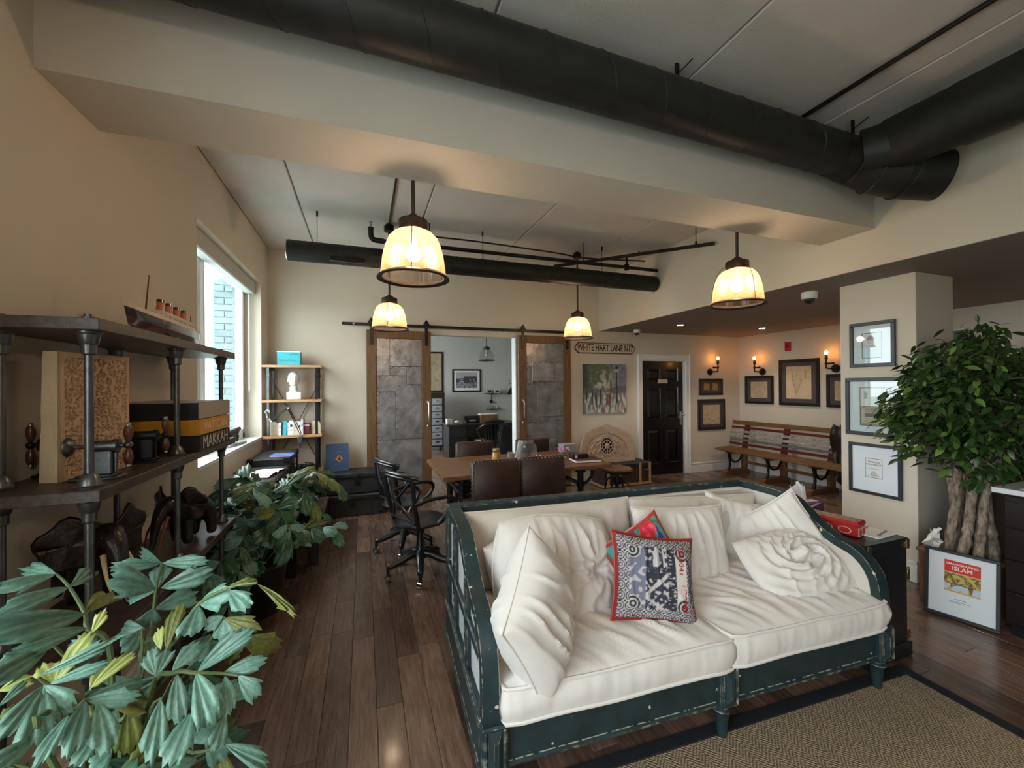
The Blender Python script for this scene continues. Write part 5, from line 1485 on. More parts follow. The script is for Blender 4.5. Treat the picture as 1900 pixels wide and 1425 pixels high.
# drawer cabinet
t = thing('drawer_cabinet', 'dark espresso drawer cabinet with a white top at the right edge', 'cabinet', (4.1, .7, 0))
MB().box(3.775, -.6, .07, 4.6, 1.375, .885).build('carcass', 'espresso', t, smooth=0, world=True)
MB().box(3.80, -.6, 0, 4.6, 1.36, .08).build('plinth', 'plastic_black', t, smooth=0, world=True)
MB().box(3.735, -.62, .885, 4.62, 1.42, .918, .003).build('worktop', 'quartz', t, smooth=0, world=True)
for k in range(4):
    z1 = .872 - k * .198
    for (ya, yb) in ((.74, 1.37), (.08, .73)):
        o = MB().box(3.757, ya, z1 - .190, 3.777, yb, z1, .003).build('drawer_front', 'espresso', t, smooth=0, world=True)
        h = MB()
        ym = (ya + yb) / 2
        h.box(3.748, ym - .11, z1 - .125, 3.760, ym + .11, z1 - .118).box(3.748, ym - .11, z1 - .07, 3.760, ym + .11, z1 - .063).box(3.748, ym - .11, z1 - .125, 3.760, ym - .103, z1 - .063).box(3.748, ym + .103, z1 - .125, 3.760, ym + .11, z1 - .063)
        h.build('cup_pull', 'espresso', o, smooth=0).data.transform(Matrix.Translation((-4.1, -.7, 0)))
tag(MB().box(3.85, 1.0, .919, 4.15, 1.22, .926, .001).build('red_folder', 'red'), 'red folder lying on the white cabinet top', 'folder')
tag(MB().box(3.80, .85, .919, 4.2, 1.32, .9215, .001, T(0, 0, -.0006)).build('paper_sheet', 'paper'), 'large white paper under the red folder on the white top', 'paper')
# small wooden desk behind the ficus
t = thing('wooden_desk', 'brown wooden desk corner behind the ficus trunk', 'desk', (5.0, 1.7, 0))
MB().box(4.65, 1.25, .70, 5.7, 1.9, .735, .005).build('top', 'planter_wood', t, smooth=0, world=True)
MB().box(4.68, 1.28, .10, 4.72, 1.87, .70, .004).box(4.68, 1.85, .10, 5.6, 1.88, .70, .004).build('panel', 'trunk_brown', t, smooth=0, world=True)
for p in ((4.68, 1.28), (4.68, 1.83), (5.62, 1.28), (5.62, 1.83)): MB().box(p[0], p[1], 0, p[0] + .05, p[1] + .05, .70, .003).build('leg', 'planter_wood', t, smooth=0, world=True)
# hearth on the right wall
t = thing('fireplace', 'grey stone fireplace with a rough wooden mantel on the right wall', 'fireplace', (6.5, 2.0, 0))
MB().box(6.45, 1.1, 0, 6.65, 1.45, .82, .01).box(6.45, 2.25, 0, 6.65, 2.44, .82, .01).box(6.45, 1.45, .66, 6.65, 2.25, .82, .01).build('surround', 'hearth_stone', t, smooth=0, world=True)
MB().box(6.62, 1.45, 0, 6.66, 2.25, .66).build('firebox', 'plastic_black', t, smooth=0, world=True)
MB().box(6.38, 1.0, .82, 6.65, 2.56, .90, .012).build('mantel', 'bench_oak', t, smooth=0, world=True)
t = thing('picture_frame', 'small white-matted picture standing behind the ficus leaves', 'picture', (5.2, 1.85, .736))
MB().box(-.13, -.01, 0, .13, .01, .33, .003).build('moulding', 'frame_black', t, smooth=0)
MB().box(-.11, -.013, .02, .11, -.009, .31).build('print', 'paper', t, smooth=0)
t = thing('exit_sign', 'small green lit sign glimpsed above the ficus at the right', 'sign', (6.62, 2.78, 2.12))
MB().box(-.02, -.08, -.09, .02, .08, .09, .004).build('housing', 'plastic_white', t, smooth=0)
MB().box(-.024, -.06, -.07, -.019, .06, .07).build('green_panel', 'leaf_dark', t, smooth=0)
t = thing('tall_pole', 'thin brown post standing right of the column above the tree', 'post', (5.9, 2.42, 0))
MB().cyl((0, 0, 0), (0, 0, 2.13), .022, 10).build('shaft', 'grip_wood', t)
MB().cyl((0, 0, 0), (0, 0, .03), .12, 20).build('base', 'iron', t)
# ================================================================ pipe shelving on the left wall
SX0, SX1, SY0, SY1 = -1.095, -.758, 1.605, 3.01
ps = thing('pipe_shelf', 'dark wooden shelf unit on grey industrial pipes against the left wall', 'shelf', (-.93, 2.3, 0))
SZ = (.77, 1.27, 1.795)
for z in SZ:
    MB().box(SX0, SY0, z - .036, SX1, SY1, z, .002).build('shelf_board', 'shelf_wood', ps, smooth=0, world=True)
for (x, ys) in ((-.812, (1.665, 2.31, 2.935)), (-1.05, (1.72, 2.35, 2.935))):
    for y in ys:
        for za, zb in ((0, SZ[0] - .036), (SZ[0], SZ[1] - .036), (SZ[1], SZ[2] - .036)):
            MB().cyl((x, y, za), (x, y, zb), .0115, 16).build('pipe', 'pipe_grey', ps, world=True)
            MB().lathe([(.034, 0), (.035, .005), (.029, .009), (.026, .024), (.024, .028), (.018, .040), (.012, .045)], (x, y, za), 20).build('pipe_flange', 'pipe_grey', ps, world=True)
            MB().lathe([(.012, -.075), (.018, -.070), (.019, -.042), (.023, -.038), (.028, -.010), (.033, -.006), (.033, 0)], (x, y, zb), 20).build('pipe_flange', 'pipe_grey', ps, world=True)
        MB().lathe([(.019, 0), (.019, .008), (.012, .010), (.011, .018), (0, .018)], (x, y, SZ[2]), 12).build('pipe_cap', 'pipe_grey', ps, world=True)

# ship model on the top board
sh = thing('ocean_liner_model', 'model ocean liner with four orange funnels on the top pipe shelf', 'ship model', (-.855, 2.33, SZ[2]), R(3))
def hull(z0, z1, m, name, top=False):
    vs = []; fs = []; ny, nz_ = 26, 5
    for j in range(ny + 1):
        t_ = j / ny; y = -.34 + .70 * t_
        for k in range(nz_ + 1):
            z = z0 + (z1 - z0) * k / nz_; f = (z - .018) / .10
            bow = min(1, max(0, t_ * 3.2)) ** .7; st = min(1, max(0, (1 - t_) * 3.8)) ** .6
            w_ = .043 * bow * (.35 + .65 * st) * (.55 + .45 * min(1, max(0, f) * 2.5))
            yy = y - .035 * max(0, f) * (1 - min(1, t_ * 5)) + (.02 * f if t_ > .9 else 0)
            zz = z + (.018 * (1 - min(1, t_ * 3)) ** 2 + .010 * max(0, t_ - .7)) * (k / nz_ if top else 1) + (0.0 if not top else .0)
            vs += [(-w_, yy, zz), (w_, yy, zz)]
    r = (nz_ + 1) * 2
    for j in range(ny):
        for k in range(nz_):
            for s in (0, 1): fs.append((j * r + k * 2 + s, (j + 1) * r + k * 2 + s, (j + 1) * r + (k + 1) * 2 + s, j * r + (k + 1) * 2 + s))
        fs.append((j * r + nz_ * 2, j * r + nz_ * 2 + 1, (j + 1) * r + nz_ * 2 + 1, (j + 1) * r + nz_ * 2)); fs.append((j * r, j * r + 1, (j + 1) * r + 1, (j + 1) * r))
    for j in (0, ny):
        for k in range(nz_): fs.append((j * r + k * 2, j * r + k * 2 + 1, j * r + k * 2 + 3, j * r + k * 2 + 2))
    return MB().add(vs, fs).build(name, m, sh, smooth=50)
hull(.018, .055, 'hull_red', 'lower_hull'); hull(.055, .098, 'hull_black', 'upper_hull'); hull(.098, .118, 'ship_white', 'bulwark')
MB().box(-.034, -.13, .112, .034, .27, .136, .004).box(-.030, -.115, .136, .030, .255, .150, .004).box(-.024, -.10, .150, .024, .22, .160, .003).build('deck_house', 'ship_white', sh, smooth=0)
mb = MB()
for k in range(26):
    for s in (-1, 1): mb.box(s * .0335, -.12 + k * .0148, .119, s * .0348, -.113 + k * .0148, .129)
mb.build('portholes', 'plastic_black', sh, smooth=0, kind='stuff')
sh.scale = (1, 1.13, .80)
for k in range(4):
    y = -.075 + k * .088
    MB(T(0, y, .155) @ RX(-7)).cyl((0, 0, 0), (0, 0, .052), .0135, 16).build('funnel', 'funnel', sh)
    MB(T(0, y, .155) @ RX(-7)).cyl((0, 0, .052), (0, 0, .068), .0140, 16).build('funnel_top', 'hull_black', sh)
for (y, h, ln) in ((-.205, .21, -9), (.285, .10, -5)):
    MB(T(0, y, .115) @ RX(ln)).cyl((0, 0, 0), (0, 0, h), .0038, 8, .0022).build('mast', 'hull_red', sh)
mb = MB()
tp = V((0, -.172, .318)); t2 = V((0, .295, .21))
for q in ((0, -.345, .128), (0, -.30, .125), (0, -.27, .12), (-.03, -.17, .13), (.03, -.17, .13), (.0, -.13, .14)): mb.cyl(tp if q[1] > -.34 else tp * .9 + V((0, 0, .03)), q, .0006, 4)
mb.cyl(tp, t2, .0006, 4)
mb.build('rigging', 'ship_white', sh)
MB().box(-.03, -.25, 0, .03, .30, .008, .002).box(-.008, -.16, .008, .008, -.14, .022).box(-.008, .18, .008, .008, .20, .022).build('stand', 'hull_red', sh, smooth=0)

# carved stone slab
sl = thing('carved_stone_slab', 'thick tan stone slab with deep arabesque carving, standing on the middle pipe shelf', 'carving', (-.975, 1.79, SZ[1]), R(-15))
vs = []; fs = []; NX, NZ = 96, 150
def relief(u, v):
    x = u * .27; z = v * .43
    if u < .06 or u > .95 or v < .03 or v > .96: return .006
    a = sin((x * 190 + 2.4 * sin(z * 120))) * sin(z * 200 + 2.2 * sin(x * 140)) + .8 * noise.noise(V((x * 90, z * 90, 2)))
    # stepped arch motif
    d = abs(abs(u - .56) - (.30 - .26 * max(0, (v - .55) / .4) - .04 * sin(v * 38)))
    if d < .035 and .42 < v < .93: return .006
    if v < .44 and (abs(u - .3) < .02 or abs(u - .78) < .02 or abs(v - .42) < .012 or abs(v - .2) < .01): return .005
    return .006 if a > -.02 else -.012 if a < -.3 else -.002
for j in range(NZ + 1):
    for i in range(NX + 1):
        u, v = i / NX, j / NZ; vs.append((.028 + relief(u, v), u * .27, .001 + v * .43))
for j in range(NZ):
    for i in range(NX): fs.append((j * (NX + 1) + i, j * (NX + 1) + i + 1, (j + 1) * (NX + 1) + i + 1, (j + 1) * (NX + 1) + i))
MB().add(vs, fs).build('carved_face', 'stone_tan', sl, smooth=30)
vs = []; fs = []
for j in range(21):
    v = j / 20; w_ = .004 * noise.noise(V((0, v * 6, 1))) + .010 * max(0, v - .9)
    for (x, y) in ((-.030 + w_ + .012 * v, -.001), (.031, -.001), (.031, .271), (-.030 + w_ + .012 * v, .271)): vs.append((x, y, v * .434))
for j in range(20):
    for i in range(4): fs.append((j * 4 + i, j * 4 + (i + 1) % 4, j * 4 + 4 + (i + 1) % 4, j * 4 + 4 + i))
fs += [(0, 1, 2, 3), (80, 81, 82, 83)]
vs = [(x if x < .03 else .0255, y, z) for x, y, z in vs]
MB().add(vs, fs).build('slab_body', 'stone_edge', sl, smooth=60)

# cast-iron screw bookends
def clamp(x, y, rz, label, m):
    t = thing('screw_clamp_bookend', label, 'bookend', (x, y, SZ[1]), rz)
    MB().box(-.070, -.034, 0, .062, .034, .010, .003).box(-.055, -.028, .010, .048, .028, .018, .003).build('base_plate', m, t, smooth=0)
    MB().box(-.018, -.022, .018, .040, .022, .098, .003).box(.040, -.006, .018, .048, .006, .09, .002).build('pillar', m, t, smooth=0)
    MB().cyl((-.026, 0, .112), (.046, 0, .112), .019, 20).cyl((.040, 0, .112), (.052, 0, .112), .0235, 20).build('sleeve', m, t)
    MB().cyl((-.075, 0, .112), (.075, 0, .112), .0065, 10).build('screw_rod', m, t)
    MB(T(-.072, 0, .112) @ RY(-90)).lathe([(.0, -.006), (.014, -.004), (.030, .006), (.032, .012), (.024, .016), (0, .018)], n=24).build('press_disc', m, t)
    MB().ball((.078, 0, .112), .0135, 14).build('handle_boss', m, t)
    for s in (1, -1):
        MB(T(.078, 0, .112) @ RX(0 if s > 0 else 180)).lathe([(.006, .012), (.0085, .018), (.013, .034), (.0135, .050), (.010, .064), (.0075, .068)], n=14).build('hand_grip', 'grip_wood', t)
        MB(T(.078, 0, .112) @ RX(0 if s > 0 else 180)).lathe([(.0078, .067), (.008, .074), (.004, .078), (0, .078)], n=12).build('grip_tip', 'steel', t)
clamp(-.852, 1.805, R(0), 'screw-clamp bookend with two wooden grips standing in front of the stone slab', 'pipe_grey')
clamp(-1.022, 1.93, R(180), 'black screw-clamp bookend left of the stone slab, grips towards the wall', 'iron')
clamp(-.868, 2.13, R(4), 'black screw-clamp bookend between the stone slab and the big boxed books', 'iron')

# three oversized boxed books
bx0, bx1, by0, by1 = -1.09, -.745, 2.375, 2.85
z = SZ[1] + .0005
for (h, m, lab, ttl, tm, spine) in ((.076, 'black_cloth', 'bottom black boxed book with pale spine letters MAKKAH', 'MAKKAH', 'cream', None), (.076, 'yellow_box', 'yellow boxed book lettered VATICAN in the middle of the stack', 'VATICAN', 'cream', None), (.080, 'black_cloth', 'top black boxed book with a plain greige spine', None, None, 'greige')):
    t = thing('boxed_book', lab, 'book', ((bx0 + bx1) / 2, (by0 + by1) / 2, z), group='boxed books stacked on the pipe shelf')
    w, d = (bx1 - bx0) / 2, (by1 - by0) / 2
    MB().box(-w, -d, 0, w - .004, d, h, .002).build('slip_case', m, t, smooth=0)
    MB().box(w - .008, -d + .001, .001, w, d - .001, h - .001, .001).build('spine', spine or m, t, smooth=0)
    if ttl: MB().text(ttl, h * 1.15 if ttl == 'MAKKAH' else h * .85, T(w + .0005, 0, h / 2 - .002) @ RZ(90) @ RX(90), .0004, sx=1.3 if ttl == 'VATICAN' else 1.08).build('lettering', tm, t, smooth=0)
    if ttl is None: MB().box(-w, -d, h - .0005, w - .008, d, h + .002).build('top_sheet', 'greige', t, smooth=0)
    z += h + .0022

# elephants
def elephant(x, y, rz, s, label, tusk, tm):
    t = thing('elephant_figurine', label, 'figurine', (x, y, SZ[0]), rz)
    P = [((.0, 0, .20), (.062, .068)), ((-.06, 0, .205), (.066, .072)), ((-.125, 0, .19), (.058, .06)), ((-.165, 0, .155), (.035, .035)), ((.055, 0, .225), (.05, .05)), ((.098, 0, .245), (.050, .052)), ((.135, 0, .215), (.036, .036)), ((.158, 0, .165), (.025, .025)), ((.172, 0, .11), (.019, .019)), ((.180, 0, .06), (.015, .015)), ((.200, 0, .025), (.011, .011)), ((.222, 0, .022), (.008, .008)),
         ((.02, .04, .12), (.032, .032)), ((.025, .045, .05), (.025, .025)), ((.025, .046, .006), (.029, .029)), ((.02, -.04, .12), (.032, .032)), ((.0, -.045, .05), (.025, .025)), ((-.005, -.046, .006), (.029, .029)),
         ((-.125, .04, .12), (.035, .035)), ((-.135, .045, .055), (.025, .025)), ((-.13, .046, .006), (.029, .029)), ((-.125, -.04, .12), (.035, .035)), ((-.115, -.045, .055), (.025, .025)), ((-.11, -.046, .006), (.029, .029)), ((-.182, 0, .10), (.007, .007)), ((-.186, 0, .06), (.009, .009))]
    E = [(0, 1), (1, 2), (2, 3), (0, 4), (4, 5), (5, 6), (6, 7), (7, 8), (8, 9), (9, 10), (10, 11), (0, 12), (12, 13), (13, 14), (0, 15), (15, 16), (16, 17), (2, 18), (18, 19), (19, 20), (2, 21), (21, 22), (22, 23), (3, 24), (24, 25)]
    P = [(tuple(c * s for c in p), tuple(r * s for r in rr)) for p, rr in P]
    skin('body', P, E, 'elephant_wood', t, 2)
    for q in (1, -1):
        vs = []; fs = []
        for j in range(25):
            for i in range(9):
                a = i / 8; b = j / 24 * 2 * pi
                rr = (.080 + .010 * sin(b * 5)) * a
                h = .055 + rr * cos(b)
                vs.append((s * (.085 - .50 * h + .006 * sin(b * 4) * a), s * q * (.038 + .86 * h), s * (.228 + rr * sin(b) * 1.1)))
        for j in range(24):
            for i in range(8): fs.append((j * 9 + i, j * 9 + i + 1, (j + 1) * 9 + i + 1, (j + 1) * 9 + i))
        o = MB().add(vs, fs).build('ear', 'elephant_wood', t, smooth=80)
        m_ = o.modifiers.new('s', 'SOLIDIFY'); m_.thickness = .008 * s
        MB().tube([(s * a, s * q * b, s * c) for a, b, c in spline([(.125, .030, .185), (.150, .038, .145), (.172, .042, .105), (.188, .040, .07 - tusk)], 3)], [s * .0078 * (1 - i / 11) + .001 for i in range(10)], 8).build('tusk', tm, t)
        MB().ball((s * .128, s * q * .036, s * .245), .005 * s, 6).build('eye', 'ink', t)
    return t
elephant(-.985, 2.03, R(-38), 1.08, 'dark wood elephant with short pale tusk on the bottom pipe shelf, nearest the viewer', 0, 'ivory')
elephant(-.885, 2.60, R(245), .95, 'dark wood elephant with long brown tusks farther along the bottom pipe shelf', .045, 'tusk_brown')

# feline figurine on the sill
t = thing('feline_figurine', 'small bronze prowling feline on a plinth on the window sill', 'figurine', (-1.20, 4.72, 1.013), R(83))
MB().box(-.19, -.045, 0, .19, .045, .022, .004).build('plinth', 'drawer_grey', t, smooth=0)
P = [((0, 0, .125), (.033, .036)), ((-.07, 0, .128), (.033, .038)), ((-.125, 0, .12), (.028, .030)), ((.05, 0, .132), (.030, .034)), ((.085, 0, .150), (.022, .022)), ((.118, 0, .155), (.023, .022)), ((.145, 0, .145), (.014, .013)), ((.055, .02, .08), (.013, .013)), ((.075, .02, .032), (.010, .010)), ((.03, -.02, .08), (.013, .013)), ((.015, -.02, .032), (.010, .010)), ((-.12, .02, .075), (.015, .015)), ((-.145, .02, .032), (.010, .010)), ((-.11, -.02, .075), (.015, .015)), ((-.09, -.02, .032), (.010, .010)), ((-.165, 0, .115), (.008, .008)), ((-.20, 0, .08), (.006, .006)), ((-.235, 0, .095), (.006, .006))]
skin('body', P, [(0, 1), (1, 2), (0, 3), (3, 4), (4, 5), (5, 6), (3, 7), (7, 8), (3, 9), (9, 10), (2, 11), (11, 12), (2, 13), (13, 14), (2, 15), (15, 16), (16, 17)], 'bronze', t, 2)
for q in (1, -1): MB().ball((.108, q * .015, .178), .007, 6).build('ear', 'bronze', t)

# ================================================================ fishtail palms
def fanmesh(seed):
    rb = random.Random(seed); vs = [(0, 0, 0)]; nseg = 9
    rows = []
    for j in range(1, 6):
        q = j / 5; row = []
        for i in range(nseg + 1):
            a = (i / nseg - .5) * 2
            half = .5 * (q ** .75)
            jag = (.10 * rb.random() + (.12 if i % 2 else 0)) if j == 5 else 0
            length = q * (1 - .30 * abs(a) ** 1.4 + (.16 if seed % 2 and i > nseg * .7 else 0)) - jag
            z = .05 * cos(a * 9) * q - .22 * q * q + .10 * abs(a) * q
            row.append(len(vs)); vs.append((a * half * (1 - .12 * (j == 5)), length, z))
        rows.append(row)
    fs = [(0, rows[0][i], rows[0][i + 1]) for i in range(nseg)]
    for r0, r1 in zip(rows, rows[1:]):
        for i in range(nseg): fs.append((r0[i], r0[i + 1], r1[i + 1], r1[i]))
    return vs, fs
FANS = {}
def fan(seed, m):
    if (seed, m) not in FANS:
        vs, fs = fanmesh(seed); o = MB().add(vs, fs).build('leaflet', m, None, smooth=70); FANS[seed, m] = o.data; bpy.data.objects.remove(o)
    return FANS[seed, m]
def leaflet(parent, base, tip, width, seed, m, roll=0., face=None):
    base, tip = V(base), V(tip); y = (tip - base); L_ = y.length; y.normalize()
    f = (face or (V((0, 0, 1.58)) - (parent.location + base))).normalized()
    x = y.cross(f); x = x.normalized() if x.length > .05 else y.orthogonal().normalized(); z = x.cross(y)
    m_ = Matrix((x, y, z)).transposed().to_4x4()
    o = bpy.data.objects.new('leaflet', fan(seed % 5, m)); COL.objects.link(o); o.parent = parent
    o.matrix_local = Matrix.Translation(base) @ m_ @ Matrix.Rotation(roll, 4, 'Y') @ SC(width, L_, L_)
    return o
MT, MO, ML = 'leaf_teal', 'leaf_olive', 'leaf_lime'
p1 = thing('fishtail_palm', 'large artificial fishtail palm with blue-green leaves at the lower left foreground', 'plant', (-.60, 1.28, 0))
MB().lathe([(.0, 0), (.13, 0), (.15, .02), (.19, .34), (.20, .36), (.185, .365), (.175, .33), (0, .33)], n=28).build('pot', 'trunk_leather', p1)
MB().lathe([(0, .331), (.172, .331), (.17, .345), (0, .35)], n=24).build('soil', 'soil', p1)
LEAF1 = [((-0.107, 0.04, 1.128), (-0.146, -0.06, 1.151), 0.044, 0, 0.47),
    ((-0.107, 0.04, 1.13), (-0.214, 0.08, 1.15), 0.046, 0, 0.05),
    ((-0.072, 0.02, 1.1), (-0.106, -0.13, 1.132), 0.057, 0, 0.47),
    ((-0.072, 0.02, 1.1), (-0.065, 0.14, 1.109), 0.050, 0, 0.21),
    ((-0.033, 0.0, 1.039), (-0.074, -0.18, 1.106), 0.086, 0, 0.20),
    ((-0.057, 0.05, 1.018), (-0.037, 0.17, 1.038), 0.071, 1, -0.28),
    ((-0.014, -0.03, 1.018), (-0.063, -0.16, 1.066), 0.055, 0, 0.48),
    ((0.053, 0.17, 1.078), (-0.029, 0.08, 1.106), 0.050, 0, -0.49),
    ((0.053, 0.17, 1.078), (0.176, 0.12, 1.091), 0.050, 0, -0.25),
    ((0.049, 0.18, 1.075), (-0.045, 0.24, 1.11), 0.033, 0, -0.07),
    ((0.059, 0.12, 1.027), (0.014, 0.02, 1.111), 0.088, 0, 0.28),
    ((0.057, 0.13, 1.023), (0.053, 0.17, 1.088), 0.063, 0, -0.30),
    ((0.069, 0.12, 1.027), (0.201, 0.1, 1.055), 0.075, 0, 0.36),
    ((0.047, 0.14, 1.011), (-0.031, 0.16, 1.015), 0.074, 0, 0.48),
    ((0.051, 0.12, 0.975), (0.041, 0.1, 0.927), 0.078, 0, -0.34),
    ((0.047, 0.14, 0.962), (0.147, 0.18, 0.974), 0.074, 0, 0.10),
    ((0.215, -0.06, 1.047), (0.287, -0.11, 1.086), 0.075, 0, -0.49),
    ((0.292, -0.11, 1.089), (0.345, -0.17, 1.068), 0.057, 0, -0.11),
    ((0.354, -0.13, 1.103), (0.461, -0.23, 1.069), 0.024, 1, -0.46),
    ((0.291, -0.11, 1.101), (0.353, -0.11, 1.1), 0.027, 1, 0.46),
    ((0.213, -0.06, 1.042), (0.215, -0.12, 0.998), 0.070, 0, -0.06),
    ((0.241, 0.04, 0.953), (0.33, -0.02, 0.925), 0.062, 1, 0.45),
    ((0.241, 0.04, 0.953), (0.247, 0.0, 0.908), 0.068, 0, 0.29),
    ((0.238, 0.04, 0.959), (0.193, 0.02, 0.944), 0.051, 0, 0.37),
    ((0.141, -0.04, 0.937), (0.148, 0.0, 1.036), 0.046, 1, -0.33),
    ((0.13, -0.04, 0.94), (0.112, -0.02, 0.989), 0.031, 2, -0.43),
    ((0.028, -0.1, 1.036), (0.047, -0.08, 1.079), 0.029, 2, 0.10),
    ((-0.025, -0.12, 0.951), (0.025, -0.1, 1.046), 0.048, 2, -0.33),
    ((-0.027, -0.12, 0.949), (-0.06, -0.08, 0.992), 0.056, 2, 0.23),
    ((0.025, -0.1, 0.914), (0.088, -0.06, 0.963), 0.038, 2, -0.09),
    ((0.015, -0.08, 0.899), (0.034, -0.04, 0.934), 0.051, 2, 0.03),
    ((-0.016, -0.18, 1.005), (0.114, -0.16, 1.035), 0.032, 0, 0.44),
    ((-0.002, -0.18, 0.984), (0.098, -0.18, 1.005), 0.032, 0, 0.02),
    ((0.057, -0.18, 0.941), (0.149, -0.12, 0.928), 0.037, 0, -0.39),
    ((-0.051, -0.08, 1.018), (-0.051, -0.22, 1.028), 0.060, 0, -0.34),
    ((-0.088, -0.16, 0.978), (-0.044, -0.14, 0.985), 0.038, 2, 0.05),
    ((-0.063, -0.2, 0.97), (-0.036, -0.16, 0.997), 0.023, 0, 0.02),
    ((-0.078, -0.18, 0.917), (-0.05, -0.16, 0.945), 0.044, 1, 0.14),
    ((0.002, -0.2, 0.995), (0.001, -0.3, 0.971), 0.046, 0, -0.10),
    ((0.002, -0.2, 0.995), (0.063, -0.24, 0.949), 0.056, 0, 0.15),
    ((0.001, -0.2, 0.989), (0.05, -0.3, 0.949), 0.067, 0, -0.10),
    ((0.056, -0.18, 0.938), (0.076, -0.28, 0.898), 0.056, 0, 0.12),
    ((0.056, -0.18, 0.938), (0.153, -0.18, 0.912), 0.048, 0, 0.27),
    ((0.076, -0.18, 0.927), (0.136, -0.26, 0.872), 0.059, 0, -0.32),
    ((0.216, -0.08, 0.89), (0.328, -0.1, 0.984), 0.064, 0, -0.12),
    ((0.214, -0.08, 0.89), (0.277, -0.18, 0.819), 0.075, 0, 0.00),
    ((0.169, -0.06, 0.886), (0.196, -0.14, 0.801), 0.057, 0, 0.19),
    ((0.159, -0.06, 0.894), (0.21, -0.03, 0.944), 0.055, 0, -0.25),
    ((0.263, -0.06, 0.863), (0.366, -0.08, 0.886), 0.052, 0, 0.05),
    ((0.268, -0.06, 0.856), (0.293, -0.13, 0.797), 0.052, 0, 0.12),
    ((0.301, -0.08, 0.861), (0.355, -0.12, 0.815), 0.057, 0, 0.40),
    ((0.167, -0.14, 0.883), (0.186, -0.23, 0.797), 0.059, 0, -0.14),
    ((0.224, -0.14, 0.835), (0.213, -0.24, 0.797), 0.074, 0, 0.14),
    ((0.279, -0.1, 0.788), (0.276, -0.16, 0.738), 0.048, 0, -0.31),
    ((0.278, -0.1, 0.714), (0.385, -0.14, 0.664), 0.048, 0, -0.00),
    ((0.028, -0.26, 0.938), (0.023, -0.34, 0.949), 0.043, 0, -0.32),
    ((0.061, -0.24, 0.95), (0.054, -0.33, 0.927), 0.036, 0, 0.42),
    ((0.076, -0.18, 0.869), (0.066, -0.24, 0.845), 0.047, 0, -0.07),
    ((0.242, -0.16, 0.74), (0.206, -0.2, 0.764), 0.043, 0, 0.33),
    ((0.151, -0.12, 0.923), (0.127, -0.1, 0.98), 0.043, 0, -0.08),
    ((0.151, -0.12, 0.923), (0.168, -0.09, 0.968), 0.045, 0, 0.40),
    ((0.05, 0.08, 0.941), (-0.018, 0.08, 0.938), 0.070, 0, -0.10),
    ((0.043, 0.08, 0.942), (0.035, 0.02, 0.913), 0.060, 0, -0.17),
    ((0.075, -0.06, 0.828), (0.092, -0.1, 0.725), 0.071, 1, 0.07),
    ((0.08, -0.02, 0.817), (0.037, -0.08, 0.816), 0.065, 0, 0.35),
    ((0.044, 0.06, 0.869), (0.084, 0.08, 0.916), 0.059, 0, 0.36),
    ((0.211, 0.02, 0.906), (0.188, -0.02, 0.886), 0.060, 0, 0.10),
    ((-0.019, 0.04, 0.913), (-0.062, 0.0, 0.978), 0.057, 0, -0.42),
    ((0.018, 0.0, 0.858), (0.015, -0.08, 0.841), 0.055, 1, 0.10),
    ((0.136, -0.06, 0.753), (0.118, -0.12, 0.727), 0.064, 1, -0.25),
    ((0.221, -0.04, 0.721), (0.273, -0.08, 0.642), 0.067, 0, 0.23),
    ((0.054, -0.08, 0.756), (0.039, -0.13, 0.757), 0.052, 0, 0.39),
    ((-0.107, -0.06, 0.994), (-0.124, -0.1, 1.002), 0.042, 0, 0.01)]
